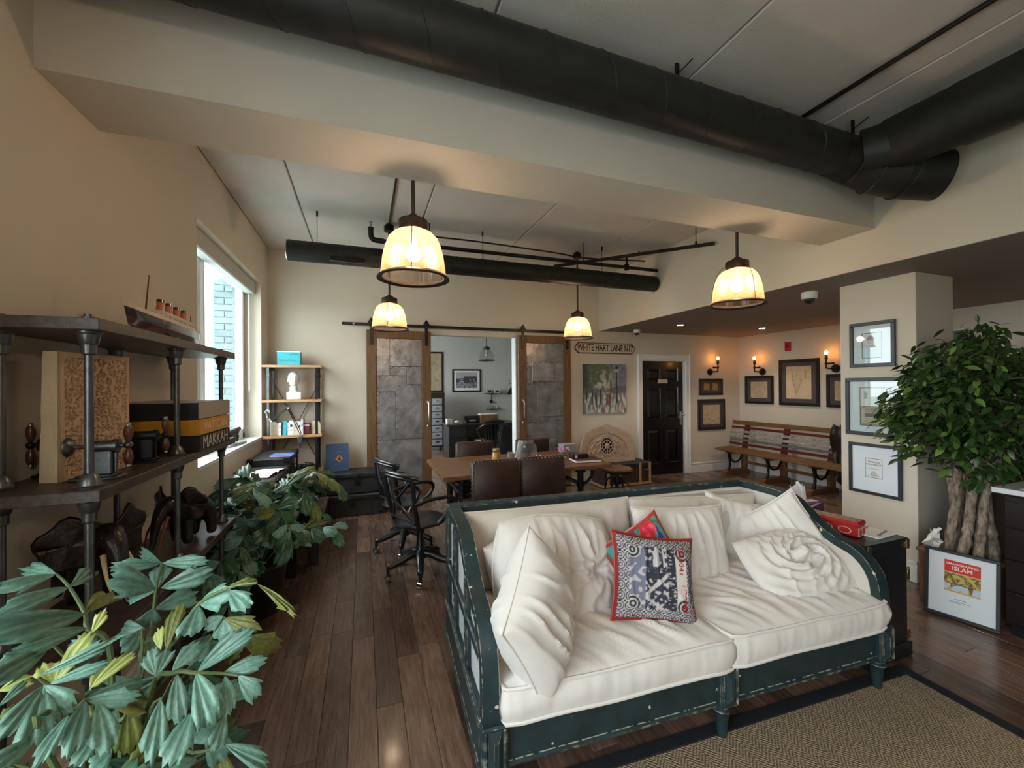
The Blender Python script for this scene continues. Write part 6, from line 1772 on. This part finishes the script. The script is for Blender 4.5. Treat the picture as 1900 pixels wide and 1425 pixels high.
STEM1 = [[(0.017, -0.07, 0.34), (0.023, -0.01, 0.903), (-0.018, -0.02, 1.01), (-0.033, 0.0, 1.039), (-0.072, 0.02, 1.1), (-0.107, 0.04, 1.129)],
    [(0.006, -0.059, 0.34), (0.064, 0.02, 0.833), (0.052, 0.1, 0.912), (0.05, 0.13, 0.966), (0.059, 0.12, 1.026), (0.053, 0.17, 1.078)],
    [(0.018, -0.022, 0.34), (0.101, 0.0, 0.837), (0.168, -0.03, 0.969), (0.214, -0.06, 1.045), (0.29, -0.1, 1.092), (0.352, -0.12, 1.102)],
    [(0.043, -0.072, 0.34), (0.095, -0.01, 0.806), (0.162, -0.06, 0.888), (0.214, -0.08, 0.889), (0.266, -0.07, 0.868), (0.301, -0.08, 0.861)],
    [(-0.062, 0.029, 0.34), (0.14, 0.02, 0.834), (0.208, 0.03, 0.901), (0.241, 0.04, 0.956)],
    [(0.002, 0.011, 0.34), (0.032, -0.03, 0.779), (0.033, -0.16, 0.926), (-0.002, -0.18, 0.984), (-0.011, -0.19, 1.007)],
    [(0.055, -0.002, 0.34), (0.028, -0.26, 0.937), (0.041, -0.2, 0.927), (0.057, -0.18, 0.94)],
    [(0.05, 0.002, 0.34), (0.054, -0.04, 0.781), (0.07, -0.16, 0.913), (0.057, -0.18, 0.94)],
    [(0.068, 0.027, 0.34), (0.023, -0.01, 0.805), (-0.026, -0.06, 0.954), (-0.051, -0.08, 1.018)],
    [(-0.056, -0.022, 0.34), (0.125, -0.03, 0.753), (0.214, -0.1, 0.806), (0.279, -0.1, 0.79)],
    [(0.059, -0.024, 0.34), (0.115, -0.02, 0.688), (0.207, -0.08, 0.698), (0.278, -0.1, 0.712)],
    [(-0.05, -0.004, 0.34), (0.093, -0.03, 0.801), (0.151, -0.12, 0.923)],
    [(-0.017, 0.019, 0.34), (0.109, -0.02, 0.849), (0.141, -0.04, 0.937)],
    [(-0.01, -0.038, 0.34), (0.027, -0.02, 0.812), (0.025, -0.1, 0.912)],
    [(-0.014, -0.013, 0.34), (0.06, 0.02, 0.834), (0.043, 0.08, 0.942)],
    [(0.064, 0.077, 0.34), (0.099, -0.02, 0.753), (0.167, -0.14, 0.883)],
    [(0.02, -0.067, 0.34), (0.054, -0.04, 0.743), (0.076, -0.18, 0.869)]]
for i, (b, tp_, w_, m_, rl) in enumerate(LEAF1):
    leaflet(p1, b, tp_, w_, i * 3 + 1, (MT, MO, ML)[m_], rl)
rb = random.Random(77)
for k in range(95):      # inner foliage
    x = rb.uniform(-.28, .26); y = rb.uniform(-.16, .28); z = rb.uniform(.30, .92) - .25 * max(0, x)
    b = V((x, y, z)); a = rb.uniform(-pi, pi)
    pet = MB() if k == 0 else pet
    pet.tube(spline([(x * .12, y * .12, .34), (x * .45, y * .45, .34 + (z - .34) * .7 + .03), b], 4), [.0035] * 9, 5)
    leaflet(p1, b, b + V((cos(a) * .12, sin(a) * .09, rb.uniform(-.12, .02))), rb.uniform(.07, .12), k, ('leaf_dark', 'leaf_teal', 'leaf_dark', 'leaf_olive')[k % 4], rb.uniform(-.6, .6))
pet.build('petioles', 'stem_green', p1, kind='stuff')
for pts in STEM1:
    pp = spline(pts, 4); n_ = len(pp)
    MB().tube(pp, [.0075 - .005 * i / (n_ - 1) for i in range(n_)], 7).build('stem', 'stem_green', p1)
p2 = thing('fishtail_palm', 'smaller dark fishtail palm standing between the pipe shelf and the window trunks', 'plant', (-.70, 3.33, 0))
MB().lathe([(.0, 0), (.12, 0), (.14, .02), (.175, .32), (.185, .34), (.165, .345), (0, .31)], n=28).build('pot', 'plastic_black', p2)
rb = random.Random(31)
for k in range(40):
    a = rb.uniform(-pi, pi); lean = rb.uniform(.10, .42); hh = rb.uniform(.40, 1.0)
    end = V((lean * cos(a) * (.9 if cos(a) > 0 else .75), lean * sin(a), hh))
    end.x = max(end.x, -.33)
    tip2 = end + V((cos(a) * .17, sin(a) * .17, -rb.uniform(.0, .16))); tip2.x = max(-.36, tip2.x)
    pp = spline([(0, 0, .3), end * .55 + V((0, 0, .18)), end, tip2], 5)
    MB().tube(pp, [.006 - .004 * i / (len(pp) - 1) for i in range(len(pp))], 5).build('stem', 'stem_green', p2)
    for q in range(7, len(pp), 2):
        for s in (1, -1):
            d = (pp[min(q + 1, len(pp) - 1)] - pp[q - 1]).normalized(); sd = d.cross(V((0, 0, 1))).normalized() * s
            tip = pp[q] + (sd * .7 + d * .7 + V((0, 0, rb.uniform(-.45, .15)))).normalized() * rb.uniform(.12, .20)
            tip.x = max(tip.x, -.38)
            leaflet(p2, pp[q], tip, rb.uniform(.08, .14), k + q, rb.choice(('leaf_dark', 'leaf_dark', 'leaf_teal', 'leaf_dark', 'leaf_olive')), rb.uniform(-.5, .5), face=V((rb.uniform(-.2, .5), -.5, .9)))

# ================================================================ trunks under the window and by the back wall
def trunk(name, label, x0, y0, x1, y1, z0, z1, front='x', m='trunk_leather', cat='trunk', group=None):
    t = thing(name, label, cat, ((x0 + x1) / 2, (y0 + y1) / 2, z0), group=group)
    zl = z1 - (z1 - z0) * .26
    MB().box(x0 + .004, y0 + .004, z0, x1 - .004, y1 - .004, zl, .008).build('body', m, t, smooth=0, world=True)
    MB().box(x0, y0, zl + .003, x1, y1, z1, .014).build('lid', m, t, smooth=0, world=True)
    for (xa, ya) in ((x0, y0), (x0, y1), (x1, y0), (x1, y1)):
        for (za, zb) in ((z0, z0 + .05), (z1 - .05, z1)):
            MB().box(xa - (.004 if xa == x0 else .05), ya - (.004 if ya == y0 else .05), za - (.0 if za == z0 else 0), xa + (.004 if xa == x1 else .05), ya + (.004 if ya == y1 else .05), zb + (.003 if zb == z1 else 0), .004).build('corner_cap', 'iron', t, smooth=0, world=True)
    if front == 'y':
        xm = (x0 + x1) / 2
        MB().box(xm - .035, y0 - .010, zl - .075, xm + .035, y0 + .002, zl + .035, .003).cyl((xm, y0 - .02, zl - .055), (xm, y0 - .005, zl - .055), .022, 14).build('latch', 'iron', t, world=True)
        for xx in (x0 + .13, x1 - .13): MB().box(xx - .016, y0 - .006, z0 + .01, xx + .016, y0 + .002, z1 - .01, .002).build('strap', 'plastic_black', t, smooth=0, world=True)
        MB().box(x0, y0 - .003, zl - .006, x1, y0 + .006, zl + .008, .002).build('lid_binding', 'iron', t, smooth=0, world=True)
    else:
        ym = (y0 + y1) / 2
        MB().box(x1 - .002, ym - .035, zl - .08, x1 + .011, ym + .035, zl + .035, .003).cyl((x1 + .005, ym, zl - .055), (x1 + .02, ym, zl - .055), .02, 14).build('latch', 'steel', t, world=True)
        for yy in (y0 + .12, y1 - .12): MB().box(x1 - .002, yy - .016, z0 + .01, x1 + .007, yy + .016, z1 - .01, .002).build('strap', 'plastic_black', t, smooth=0, world=True)
        MB().box(x1 - .006, y0, zl - .006, x1 + .003, y1, zl + .008, .002).build('lid_binding', 'iron', t, smooth=0, world=True)
    return t
trunk('storage_trunk', 'dark flat-topped trunk under the window at the back, with the blue booklet', -1.09, 4.72, -.72, 5.36, .50, .86)
trunk('storage_trunk', 'dark trunk under the window with an open white book on it', -1.09, 3.86, -.70, 4.62, .46, .80)
trunk('storage_trunk', 'black lower trunk on the floor beneath the front window trunk', -1.09, 3.80, -.64, 4.66, .0, .455, m='black_wood')
trunk('storage_trunk', 'black lower trunk on the floor beneath the rear window trunk', -1.09, 4.70, -.66, 5.38, .0, .495, m='black_wood')
trunk('storage_trunk', 'battered grey-black trunk stacked on top against the back wall, under the blue book', -.45, 5.40, .30, 5.76, .265, .52, 'y')
trunk('storage_trunk', 'lower black trunk on the floor beneath the battered trunk by the back wall', -.50, 5.36, .22, 5.77, .0, .262, 'y', m='black_wood')
for (x0, x1, y0, y1, z, lab) in ((-.635, -.52, 3.75, 4.75, .52, 'narrow dark bench board in front of the window trunks, the higher of two'), (-.48, -.37, 3.95, 5.0, .36, 'narrow dark bench board in front of the window trunks, the lower of two')):
    t = thing('step_bench', lab, 'bench', ((x0 + x1) / 2, (y0 + y1) / 2, 0))
    MB().box(x0, y0, z - .03, x1, y1, z, .004).build('top', 'shelf_wood', t, smooth=0, world=True)
    for yy in (y0 + .06, y1 - .1): MB().box(x0 + .01, yy, 0, x1 - .01, yy + .035, z - .03, .003).build('leg', 'black_wood', t, smooth=0, world=True)
    MB().box(x0 + .04, y0 + .08, z * .4, x0 + .06, y1 - .1, z * .4 + .05, .002).build('stretcher', 'black_wood', t, smooth=0, world=True)
t = thing('open_book', 'open white book lying on the front window trunk', 'book', (-.83, 4.22, .8005), R(-12))
vs = []; fs = []
for j in range(2):
    for i in range(13):
        a = i / 12 * 2 - 1; vs.append((j * .20 - .10, a * .19, .008 + .020 * (1 - abs(a)) ** .5 * min(1, abs(a) * 8)))
for i in range(12): fs.append((i, i + 1, 14 + i, 13 + i))
o = MB().add(vs, fs).build('pages', 'paper', t, smooth=70)
MB().box(-.105, -.195, 0, .105, .195, .006, .001).build('cover', 'maroon', t, smooth=0)
t = thing('blue_booklet', 'bright blue booklet lying on the rear window trunk', 'book', (-.80, 4.86, .863), R(-4))
MB().box(-.10, -.085, .001, .098, .085, .012).build('pages', 'paper', t, smooth=0)
MB().box(-.102, -.087, .0115, .102, .087, .014, .0008).box(-.102, -.087, 0, .102, .087, .0015, .0005).box(-.104, -.087, 0, -.1, .087, .014).build('cover', 'blue_bright', t, smooth=0)
t = thing('blue_hardback', 'large dark blue hardback with a gold emblem standing on the battered trunk', 'book', (-.315, 5.60, .521), rot=(R(-4), 0, R(4)))
MB().box(-.125, -.018, .004, .12, .018, .335).build('pages', 'paper', t, smooth=0)
MB().box(-.13, -.023, 0, .13, -.018, .34, .001).box(-.13, .018, 0, .13, .023, .34, .001).box(-.134, -.023, 0, -.127, .023, .34, .002).build('cover', 'blue_book', t, smooth=0)
em = MB(T(.02, -.0238, .155) @ RX(90)).prism([(-.048, 0), (0, -.048), (.048, 0), (0, .048)], 0, .0006, 'z').box(-.07, .070, 0, .07, .0715, .0006).box(-.03, .085, 0, .03, .0865, .0006).box(-.035, -.066, 0, .035, -.0645, .0006).box(-.09, -.135, 0, -.03, -.1335, .0006)
em.build('gold_emblem', 'gold', t, smooth=0)
MB(T(.02, -.0245, .155) @ RX(90)).prism([(-.016, -.02), (.02, -.02), (.002, .03)], 0, .0006, 'z').build('emblem_centre', 'ink', t, smooth=0)
MB().box(.127, -.01, .16, .132, .01, .18, .001).build('clasp', 'steel', t, smooth=0)

# ================================================================ iron and pine shelf in the back left corner
bs = thing('industrial_bookshelf', 'narrow pine-shelved iron rack in the far left corner by the window', 'shelf', (-.80, 5.60, 0))
for z in (1.84, 1.43, 1.01, .56):
    MB().box(-1.105, 5.42, z - .03, -.475, 5.78, z, .004).build('shelf_board', 'shelf_pine', bs, smooth=0, world=True)
for x in (-1.045, -.535):
    for y in (5.45, 5.75):
        mb = MB().box(x - .014, y - .014, 0, x + .014, y + .014, 1.81, .002)
        for z in (1.70, .02): mb.box(x - .019, y - .019, z, x + .019, y + .019, z + .03, .003)
        mb.build('upright', 'iron' if x > -1 else 'pipe_grey', bs, smooth=0, world=True)
    MB().box(x - .01, 5.45, .08, x + .01, 5.75, .10).box(x - .01, 5.45, 1.78, x + .01, 5.75, 1.81).build('side_bar', 'iron', bs, smooth=0, world=True)
for (za, zb) in ((.60, 1.60),):
    for s in (1, -1):
        xa, xb = (-1.04, -.54) if s > 0 else (-.54, -1.04)
        MB().cyl((xa, 5.765, 1.62), (xb, 5.765, .62), .0055, 8).build('cross_brace', 'pipe_grey', bs, world=True)
t = thing('turquoise_box', 'turquoise painted box standing on the pine shelf rack', 'box', (-.84, 5.58, 1.8405), R(-3))
MB().box(-.125, -.05, 0, .125, .05, .165, .003).build('body', 'turquoise', t, smooth=0)
MB().box(-.126, -.052, .158, .126, .052, .168, .001).build('lid_edge', 'frame_white', t, smooth=0)
mb = MB().box(-.118, -.0515, .060, .118, -.050, .064).box(-.10, -.0515, .05, .09, -.050, .053)
for k in range(9): mb.tube([(.10 - .012 * k, -.0515, .152 - .002 * k), (.105 - .013 * k, -.0515, .11 + .01 * (k % 3))], .0014, 4)
mb.build('painted_palm', 'leaf_dark', t, smooth=0)
# bust
bt = thing('plaster_bust', 'white plaster portrait bust on the rack shelf below the turquoise box', 'sculpture', (-.80, 5.59, 1.4305), R(14))
MB().box(-.075, -.06, 0, .075, .06, .088, .005).build('plinth', 'plaster', bt, smooth=0)
MB().lathe([(.055, .088), (.052, .10), (.034, .12), (.034, .128)], n=20).build('socle', 'plaster', bt)
vs = []; fs = []; N1, N2 = 30, 28
for j in range(N2 + 1):
    q = j / N2
    for i in range(N1):
        a = 2 * pi * i / N1; ca, sa = cos(a), sin(a)   # face towards -y
        z = .118 + .222 * q
        if q < .22: rx, ry, oy = .036 + .012 * (1 - q / .22), .036 + .012 * (1 - q / .22), .008
        else:
            e = (q - .22) / .78; h = sqrt(max(0, 1 - (2 * e - .98) ** 2)) if e > .5 else (.60 + .40 * sin(min(1, e / .5) * pi / 2))
            rx, ry, oy = .064 * h, .078 * h, -.006 - .010 * (1 - e)
        x = rx * ca; y = ry * sa + oy
        if sa < 0 and q > .22:
            e = (q - .22) / .78; f = max(0, -sa)
            y -= .020 * exp(-((e - .40) / .09) ** 2) * exp(-(ca / .16) ** 2)          # nose
            y += .012 * exp(-((e - .53) / .06) ** 2) * exp(-((abs(ca) - .36) / .14) ** 2)  # eye sockets
            y -= .006 * exp(-((e - .61) / .04) ** 2) * f
            y -= .007 * exp(-((e - .24) / .035) ** 2) * exp(-(ca / .25) ** 2)          # lips
            y += .004 * exp(-((e - .205) / .012) ** 2) * exp(-(ca / .25) ** 2)
            y -= .010 * exp(-((e - .08) / .08) ** 2) * exp(-(ca / .3) ** 2)            # chin
        if q > .66 or (sa > .1 and q > .4):
            b = .006 * noise.noise(V((ca * 6, sa * 6, q * 14))); x += b * ca * 1.6; y += b * sa * 1.6
        vs.append((x, y, z))
for j in range(N2):
    for i in range(N1): fs.append((j * N1 + i, j * N1 + (i + 1) % N1, (j + 1) * N1 + (i + 1) % N1, (j + 1) * N1 + i))
fs.append(tuple(range(N2 * N1, N2 * N1 + N1)))
MB().add(vs, fs).build('head', 'plaster', bt, smooth=80)
for s in (1, -1): MB().ball((s * .064, .002, .225), .016, 10, (.45, .8, 1.25)).build('ear', 'plaster', bt)
# books on the rack
z = 1.0105
for s, x in ((-1, -1.005), (1, -.555)):
    t = thing('stone_bookend', 'pale carved round-topped bookend at the ' + ('left' if s < 0 else 'right') + ' end of the rack books', 'bookend', (x, 5.56, z))
    w = .055; P = [(-w, 0), (w, 0)] + [(w * cos(R(a)), .095 + w * 1.15 * sin(R(a))) for a in range(0, 181, 15)]
    MB().prism(P, -.025, .025, 'y').build('block', 'cream', t, smooth=0)
    mb = MB()
    for k in range(4):
        for j in range(4): mb.torus((0, 0, 0), .009, .0025, 10, 5, T(-.036 + k * .024, -.026, .022 + j * .03) @ RX(90))
    mb.build('carved_rings', 'stone_edge', t)
bk = [(.026, .150, 'paper', 'slim white book next to the left bookend'), (.040, .165, 'turquoise', 'turquoise-spined book in the rack row'), (.014, .150, 'paper', 'thinnest white booklet right of the turquoise book'), (.048, .172, 'paper', 'thick white book with small dark emblem on its spine'), (.045, .160, 'cream', 'cream book with pale label in the rack row'), (.030, .158, 'paper', 'white book right of the cream one'), (.024, .180, 'paper', 'tallest thin white book in the rack row')]
x = -.945
for k, (w_, h_, m, lab) in enumerate(bk):
    t = thing('book', lab, 'book', (x + w_ / 2, 5.56, z), rot=(0, R(3 if k == 1 else 0), 0), group='books on the iron rack')
    MB().box(-w_ / 2 + .002, -.07, .003, w_ / 2 - .002, .07, h_ - .003).build('pages', 'cream', t, smooth=0)
    MB().box(-w_ / 2, -.075, 0, -w_ / 2 + .002, .07, h_).box(w_ / 2 - .002, -.075, 0, w_ / 2, .07, h_).box(-w_ / 2, -.077, 0, w_ / 2, -.073, h_, .001).build('cover', m, t, smooth=0)
    MB().box(-w_ * .25, -.078, h_ * .55, w_ * .25, -.0768, h_ * .72).box(-w_ * .3, -.078, h_ * .3, w_ * .3, -.0768, h_ * .33).build('spine_print', 'ink' if k in (3, 5) else 'greige', t, smooth=0)
    x += w_ + .0015 + (.012 if k in (0, 1) else 0)
t = thing('maroon_tin', 'round-cornered maroon tin with a pale label beside the right rack bookend', 'tin', (-.655, 5.54, z))
MB().box(-.042, -.04, 0, .042, .04, .135, .008).build('body', 'maroon', t, smooth=0)
MB().box(-.035, -.0415, .095, .035, -.0395, .122).build('label_patch', 'flower_pink', t, smooth=0)
# swing-arm lamp clipped to the rack
t = thing('swing_arm_lamp', 'black spring-arm desk lamp clamped to the pine rack, arm folded over the books', 'lamp', (-.70, 5.405, .97))
A_, B_, C_, D_ = (-.705, 5.40, 1.03), (-.825, 5.38, 1.335), (-1.00, 5.36, 1.19), (-1.03, 5.36, 1.24)
mb = MB()
for o_ in (-.010, .010):
    for a, b in ((A_, B_), (B_, C_)): mb.cyl((a[0] + o_, a[1], a[2] + abs(o_)), (b[0] + o_, b[1], b[2]), .0045, 8)
mb.build('spring_arm', 'iron', t, world=True)
for q in (A_, B_, C_): MB().cyl((q[0], q[1] - .018, q[2]), (q[0], q[1] + .018, q[2]), .012, 12).build('joint_knob', 'steel', t, world=True)
MB().box(-.735, 5.385, .915, -.685, 5.44, .995, .005).cyl((-.71, 5.40, .87), (-.71, 5.40, .92), .008, 8).cyl((-.71, 5.40, .865), (-.71, 5.40, .875), .018, 12).build('clamp', 'pipe_grey', t, world=True)
MB().cyl(C_, D_, .012, 10).ball(D_, .022, 12).cyl((-1.03, 5.36, 1.24), (-1.035, 5.34, 1.29), .018, 14).torus((0, 0, 0), .022, .004, 16, 6, T(-1.035, 5.35, 1.30) @ RX(60)).build('head', 'steel', t, world=True)
t = thing('cable_tangle', 'tangle of black cables on the lowest pine shelf', 'cables', (-.66, 5.56, .5605))
rb = random.Random(9); mb = MB()
for k in range(16):
    c = V((rb.uniform(-.07, .07), rb.uniform(-.04, .04), .035 + rb.uniform(0, .05))); e1 = rb.uniform(.04, .085); ph = rb.uniform(0, 6); tl = rb.uniform(-1, 1)
    mb.tube([c + V((e1 * cos(a), e1 * .6 * sin(a) * cos(tl), .03 * sin(a) * sin(tl) + .012 * sin(3 * a + ph))) for a in [ph + i * .5 for i in range(13)]], .0042, 5)
mb.build('cable', 'plastic_black', t)
t = thing('waste_bin', 'round dark bin with a bright metal rim at the foot of the rack', 'bin', (-.56, 5.12, 0))
MB().shell([(.085, .005), (.105, .33), (.100, .33), (.08, .01)], n=28).cyl((0, 0, 0), (0, 0, .01), .085, 28).build('drum', 'blue_book', t)
MB().torus((0, 0, .335), .104, .006, 32, 6).torus((0, 0, .30), .105, .003, 32, 6).build('rim', 'steel', t)
MB().box(-.045, -.1065, .10, .045, -.098, .125, .001).build('label_patch', 'greige', t, smooth=0)

# ================================================================ the office beyond the doors
t = thing('filing_cabinet', 'tall dark cabinet of small grey label drawers in the office', 'cabinet', (1.5, 10.2, 0))
MB().box(1.25, 10.0, .10, 1.86, 10.45, 1.42, .006).build('carcass', 'frame_brown', t, smooth=0, world=True)
for x in (1.27, 1.82):
    for y in (10.02, 10.40): MB().box(x - .02, y, 0, x + .02, y + .04, .12).build('leg', 'frame_brown', t, smooth=0, world=True)
for k in range(7):
    z = .14 + k * .165
    for x in (1.29, 1.55):
        o = MB().box(x, 9.985, z, x + .245, 10.0, z + .145, .003).build('drawer', 'drawer_grey', t, smooth=0, world=True)
        MB().box(x + .08, 9.972, z + .07, x + .165, 9.986, z + .10, .002).build('label_pull', 'steel', o, smooth=0).data.transform(Matrix.Translation((-1.5, -10.2, 0)))
t = thing('black_desk', 'black pedestal desk in the office seen through the opening', 'desk', (2.5, 8.8, 0))
MB().box(1.62, 8.45, .735, 3.2, 9.15, .77, .004).build('top', 'black_wood', t, smooth=0, world=True)
MB().box(1.66, 8.49, .03, 2.05, 9.10, .735, .004).build('pedestal', 'black_wood', t, smooth=0, world=True)
MB().box(2.75, 8.49, .03, 3.16, 9.10, .735, .004).build('pedestal', 'black_wood', t, smooth=0, world=True)
MB().box(2.05, 8.95, .25, 2.75, 8.98, .735).build('modesty_panel', 'black_wood', t, smooth=0, world=True)
for k in range(3): MB().box(1.68, 8.478, .08 + k * .21, 2.03, 8.49, .27 + k * .21, .003).build('drawer', 'black_wood', t, smooth=0, world=True)
t = thing('wooden_box', 'brown wooden paper tray box on the office desk', 'box', (2.62, 8.85, .7705))
MB().box(-.20, -.14, 0, .20, .14, .012).box(-.20, -.14, .012, .20, -.125, .17).box(-.20, .125, .012, .20, .14, .17).box(-.20, -.125, .012, -.185, .125, .17).box(.185, -.125, .012, .20, .125, .17).build('tray', 'planter_wood', t, smooth=0)
MB().box(-.205, -.12, .165, .18, .12, .180, .001).build('papers', 'paper', t, smooth=0)
t = thing('black_letter_tray', 'black box file on the office desk left of the wooden box', 'box', (2.22, 8.9, .7705))
MB().box(-.16, -.12, 0, .16, .12, .15, .006).build('case', 'plastic_black', t, smooth=0)
MB().box(-.05, -.122, .03, .10, -.119, .06).build('label_strip', 'steel', t, smooth=0)
t = thing('white_carton', 'small white carton at the left end of the office desk', 'box', (1.72, 8.75, .7705), R(10))
MB().box(-.06, -.05, 0, .06, .05, .10, .002).build('carton', 'paper', t, smooth=0)
t = thing('crumpled_tissue', 'white crumpled tissue on the office desk beside the carton', 'tissue', (1.88, 8.72, .7705))
MB().ball((0, 0, .035), .045, 8, (1.3, .8, .75)).build('tissue', 'tissue', t, smooth=0)
t = thing('small_wooden_block', 'small reddish wooden block on the office desk', 'block', (2.02, 8.66, .7705))
MB().box(-.05, -.03, 0, .05, .03, .06, .004).box(-.035, -.032, .02, .035, -.03, .04).build('block', 'planter_wood', t, smooth=0)
# captain's chair
t = thing('captains_chair', 'black spindle-back captain\'s chair pushed to the office desk', 'chair', (2.42, 7.95, 0), R(3))
MB().lathe([(0, .44), (.21, .44), (.225, .455), (.21, .47), (0, .462)], n=28).build('seat', 'black_wood', t)
MB().tube(spline([(-.25, .16, .68), (-.27, .0, .72), (-.22, -.17, .80), (0, -.25, .84), (.22, -.17, .80), (.27, 0, .72), (.25, .16, .68)], 5), .024, 10).tube(spline([(-.20, -.17, .86), (0, -.24, .885), (.20, -.17, .86)], 5), .03, 8).build('back_rail', 'black_wood', t)
for k in range(9):
    a = R(200 + k * 17.5); MB().cyl((.185 * cos(a), .185 * sin(a), .46), (.235 * cos(a), .235 * sin(a) - .01, .80), .009, 8).build('spindle', 'black_wood', t)
for s in (-1, 1): MB().cyl((s * .17, .10, .46), (s * .255, .13, .69), .013, 8).build('arm_post', 'black_wood', t)
for k in range(4):
    a = R(45 + 90 * k); MB().cyl((.14 * cos(a), .14 * sin(a), .44), (.24 * cos(a), .24 * sin(a), 0), .02, 8, .014).build('leg', 'black_wood', t)
t = thing('white_boxes', 'stack of white papers on the floor under the office desk behind the chair', 'papers', (2.36, 8.62, 0))
MB().box(-.14, -.10, 0, .14, .10, .30, .003).box(-.10, -.09, .30, .12, .09, .42, .003).build('papers', 'paper', t, smooth=0)
t = thing('wall_bracket_shelf', 'small black bracket shelf holding two little boxes on the office wall', 'shelf', (3.30, 10.75, 1.36))
MB().box(-.20, -.10, 0, .24, .10, .012, .002).build('board', 'iron', t, smooth=0)
MB().cyl((0, .06, -.22), (0, .10, -.22), .045, 16).cyl((0, .05, -.22), (0, .05, 0), .010, 8).cyl((0, .05, -.22), (.14, .02, -.26), .006, 8).build('bracket_arm', 'iron', t)
for (x, m, lab) in ((-.09, 'drawer_grey', 'small grey box on the office bracket shelf'), (.12, 'cream', 'small cream and black box on the office bracket shelf')):
    t = thing('small_box', lab, 'box', (3.30 + x, 10.72, 1.373))
    MB().box(-.085, -.05, 0, .085, .05, .10, .003).build('carton', m, t, smooth=0)
    MB().box(-.05, -.052, .02, .05, -.05, .08).build('printed_patch', 'ink', t, smooth=0)
t = thing('floor_lamp', 'slim black floor pole with a chrome clip head near the office door jamb', 'lamp', (3.42, 9.4, 0))
MB().cyl((0, 0, 0), (0, 0, .02), .13, 24).build('base', 'iron', t)
MB().cyl((0, 0, .02), (0, 0, 1.60), .012, 10).build('pole', 'iron', t)
MB().ball((0, 0, 1.62), .035, 10).box(-.11, -.02, 1.60, -.09, .02, 1.72, .003).box(.09, -.02, 1.58, .11, .02, 1.70, .003).box(-.10, -.008, 1.63, .10, .008, 1.645).build('clip_head', 'chrome', t)
t = thing('desk_lamp', 'dark cone-shaded lamp fixed to the office wall right of the bracket shelf', 'lamp', (3.80, 10.6, 1.33))
MB().shell([(.02, .16), (.05, .14), (.12, .0)], n=20).cyl((0, 0, .15), (0, 0, .18), .02, 10).build('shade', 'iron', t)
MB().tube(spline([(0, 0, .17), (.02, .1, .2), (.05, .24, .1)], 4), .007, 8).build('arm', 'iron', t)
t = thing('black_travel_case', 'rounded black case with handle on a stand behind the office opening', 'case', (3.62, 9.0, 0))
MB().box(-.30, -.20, .36, .30, .20, .80, .06).build('shell', 'plastic_black', t, smooth=0)
MB().tube(spline([(-.12, -.0, .80), (-.11, 0, .85), (.11, 0, .85), (.12, 0, .80)], 4), .012, 8).build('handle', 'iron', t)
MB().box(-.34, -.24, .33, .34, .24, .36, .003).build('tray', 'drawer_grey', t, smooth=0)
for x in (-.31, .31):
    for y in (-.21, .21): MB().cyl((x, y, 0), (x, y, .33), .012, 8).build('leg', 'iron', t)
t = thing('bottle_tray', 'black wall ledge with small glass bottles in the office', 'shelf', (3.35, 10.78, .93))
MB().box(-.22, -.06, 0, .22, .06, .012, .002).build('board', 'plastic_black', t, smooth=0)
for k in range(5):
    MB().lathe([(.018, .012), (.020, .02), (.020, .07), (.008, .085), (.008, .105)], (-.15 + k * .07, 0, 0), 12).build('bottle', 'jar_glass', t)

# hide nothing, fill nothing: end of scene
"""end"""
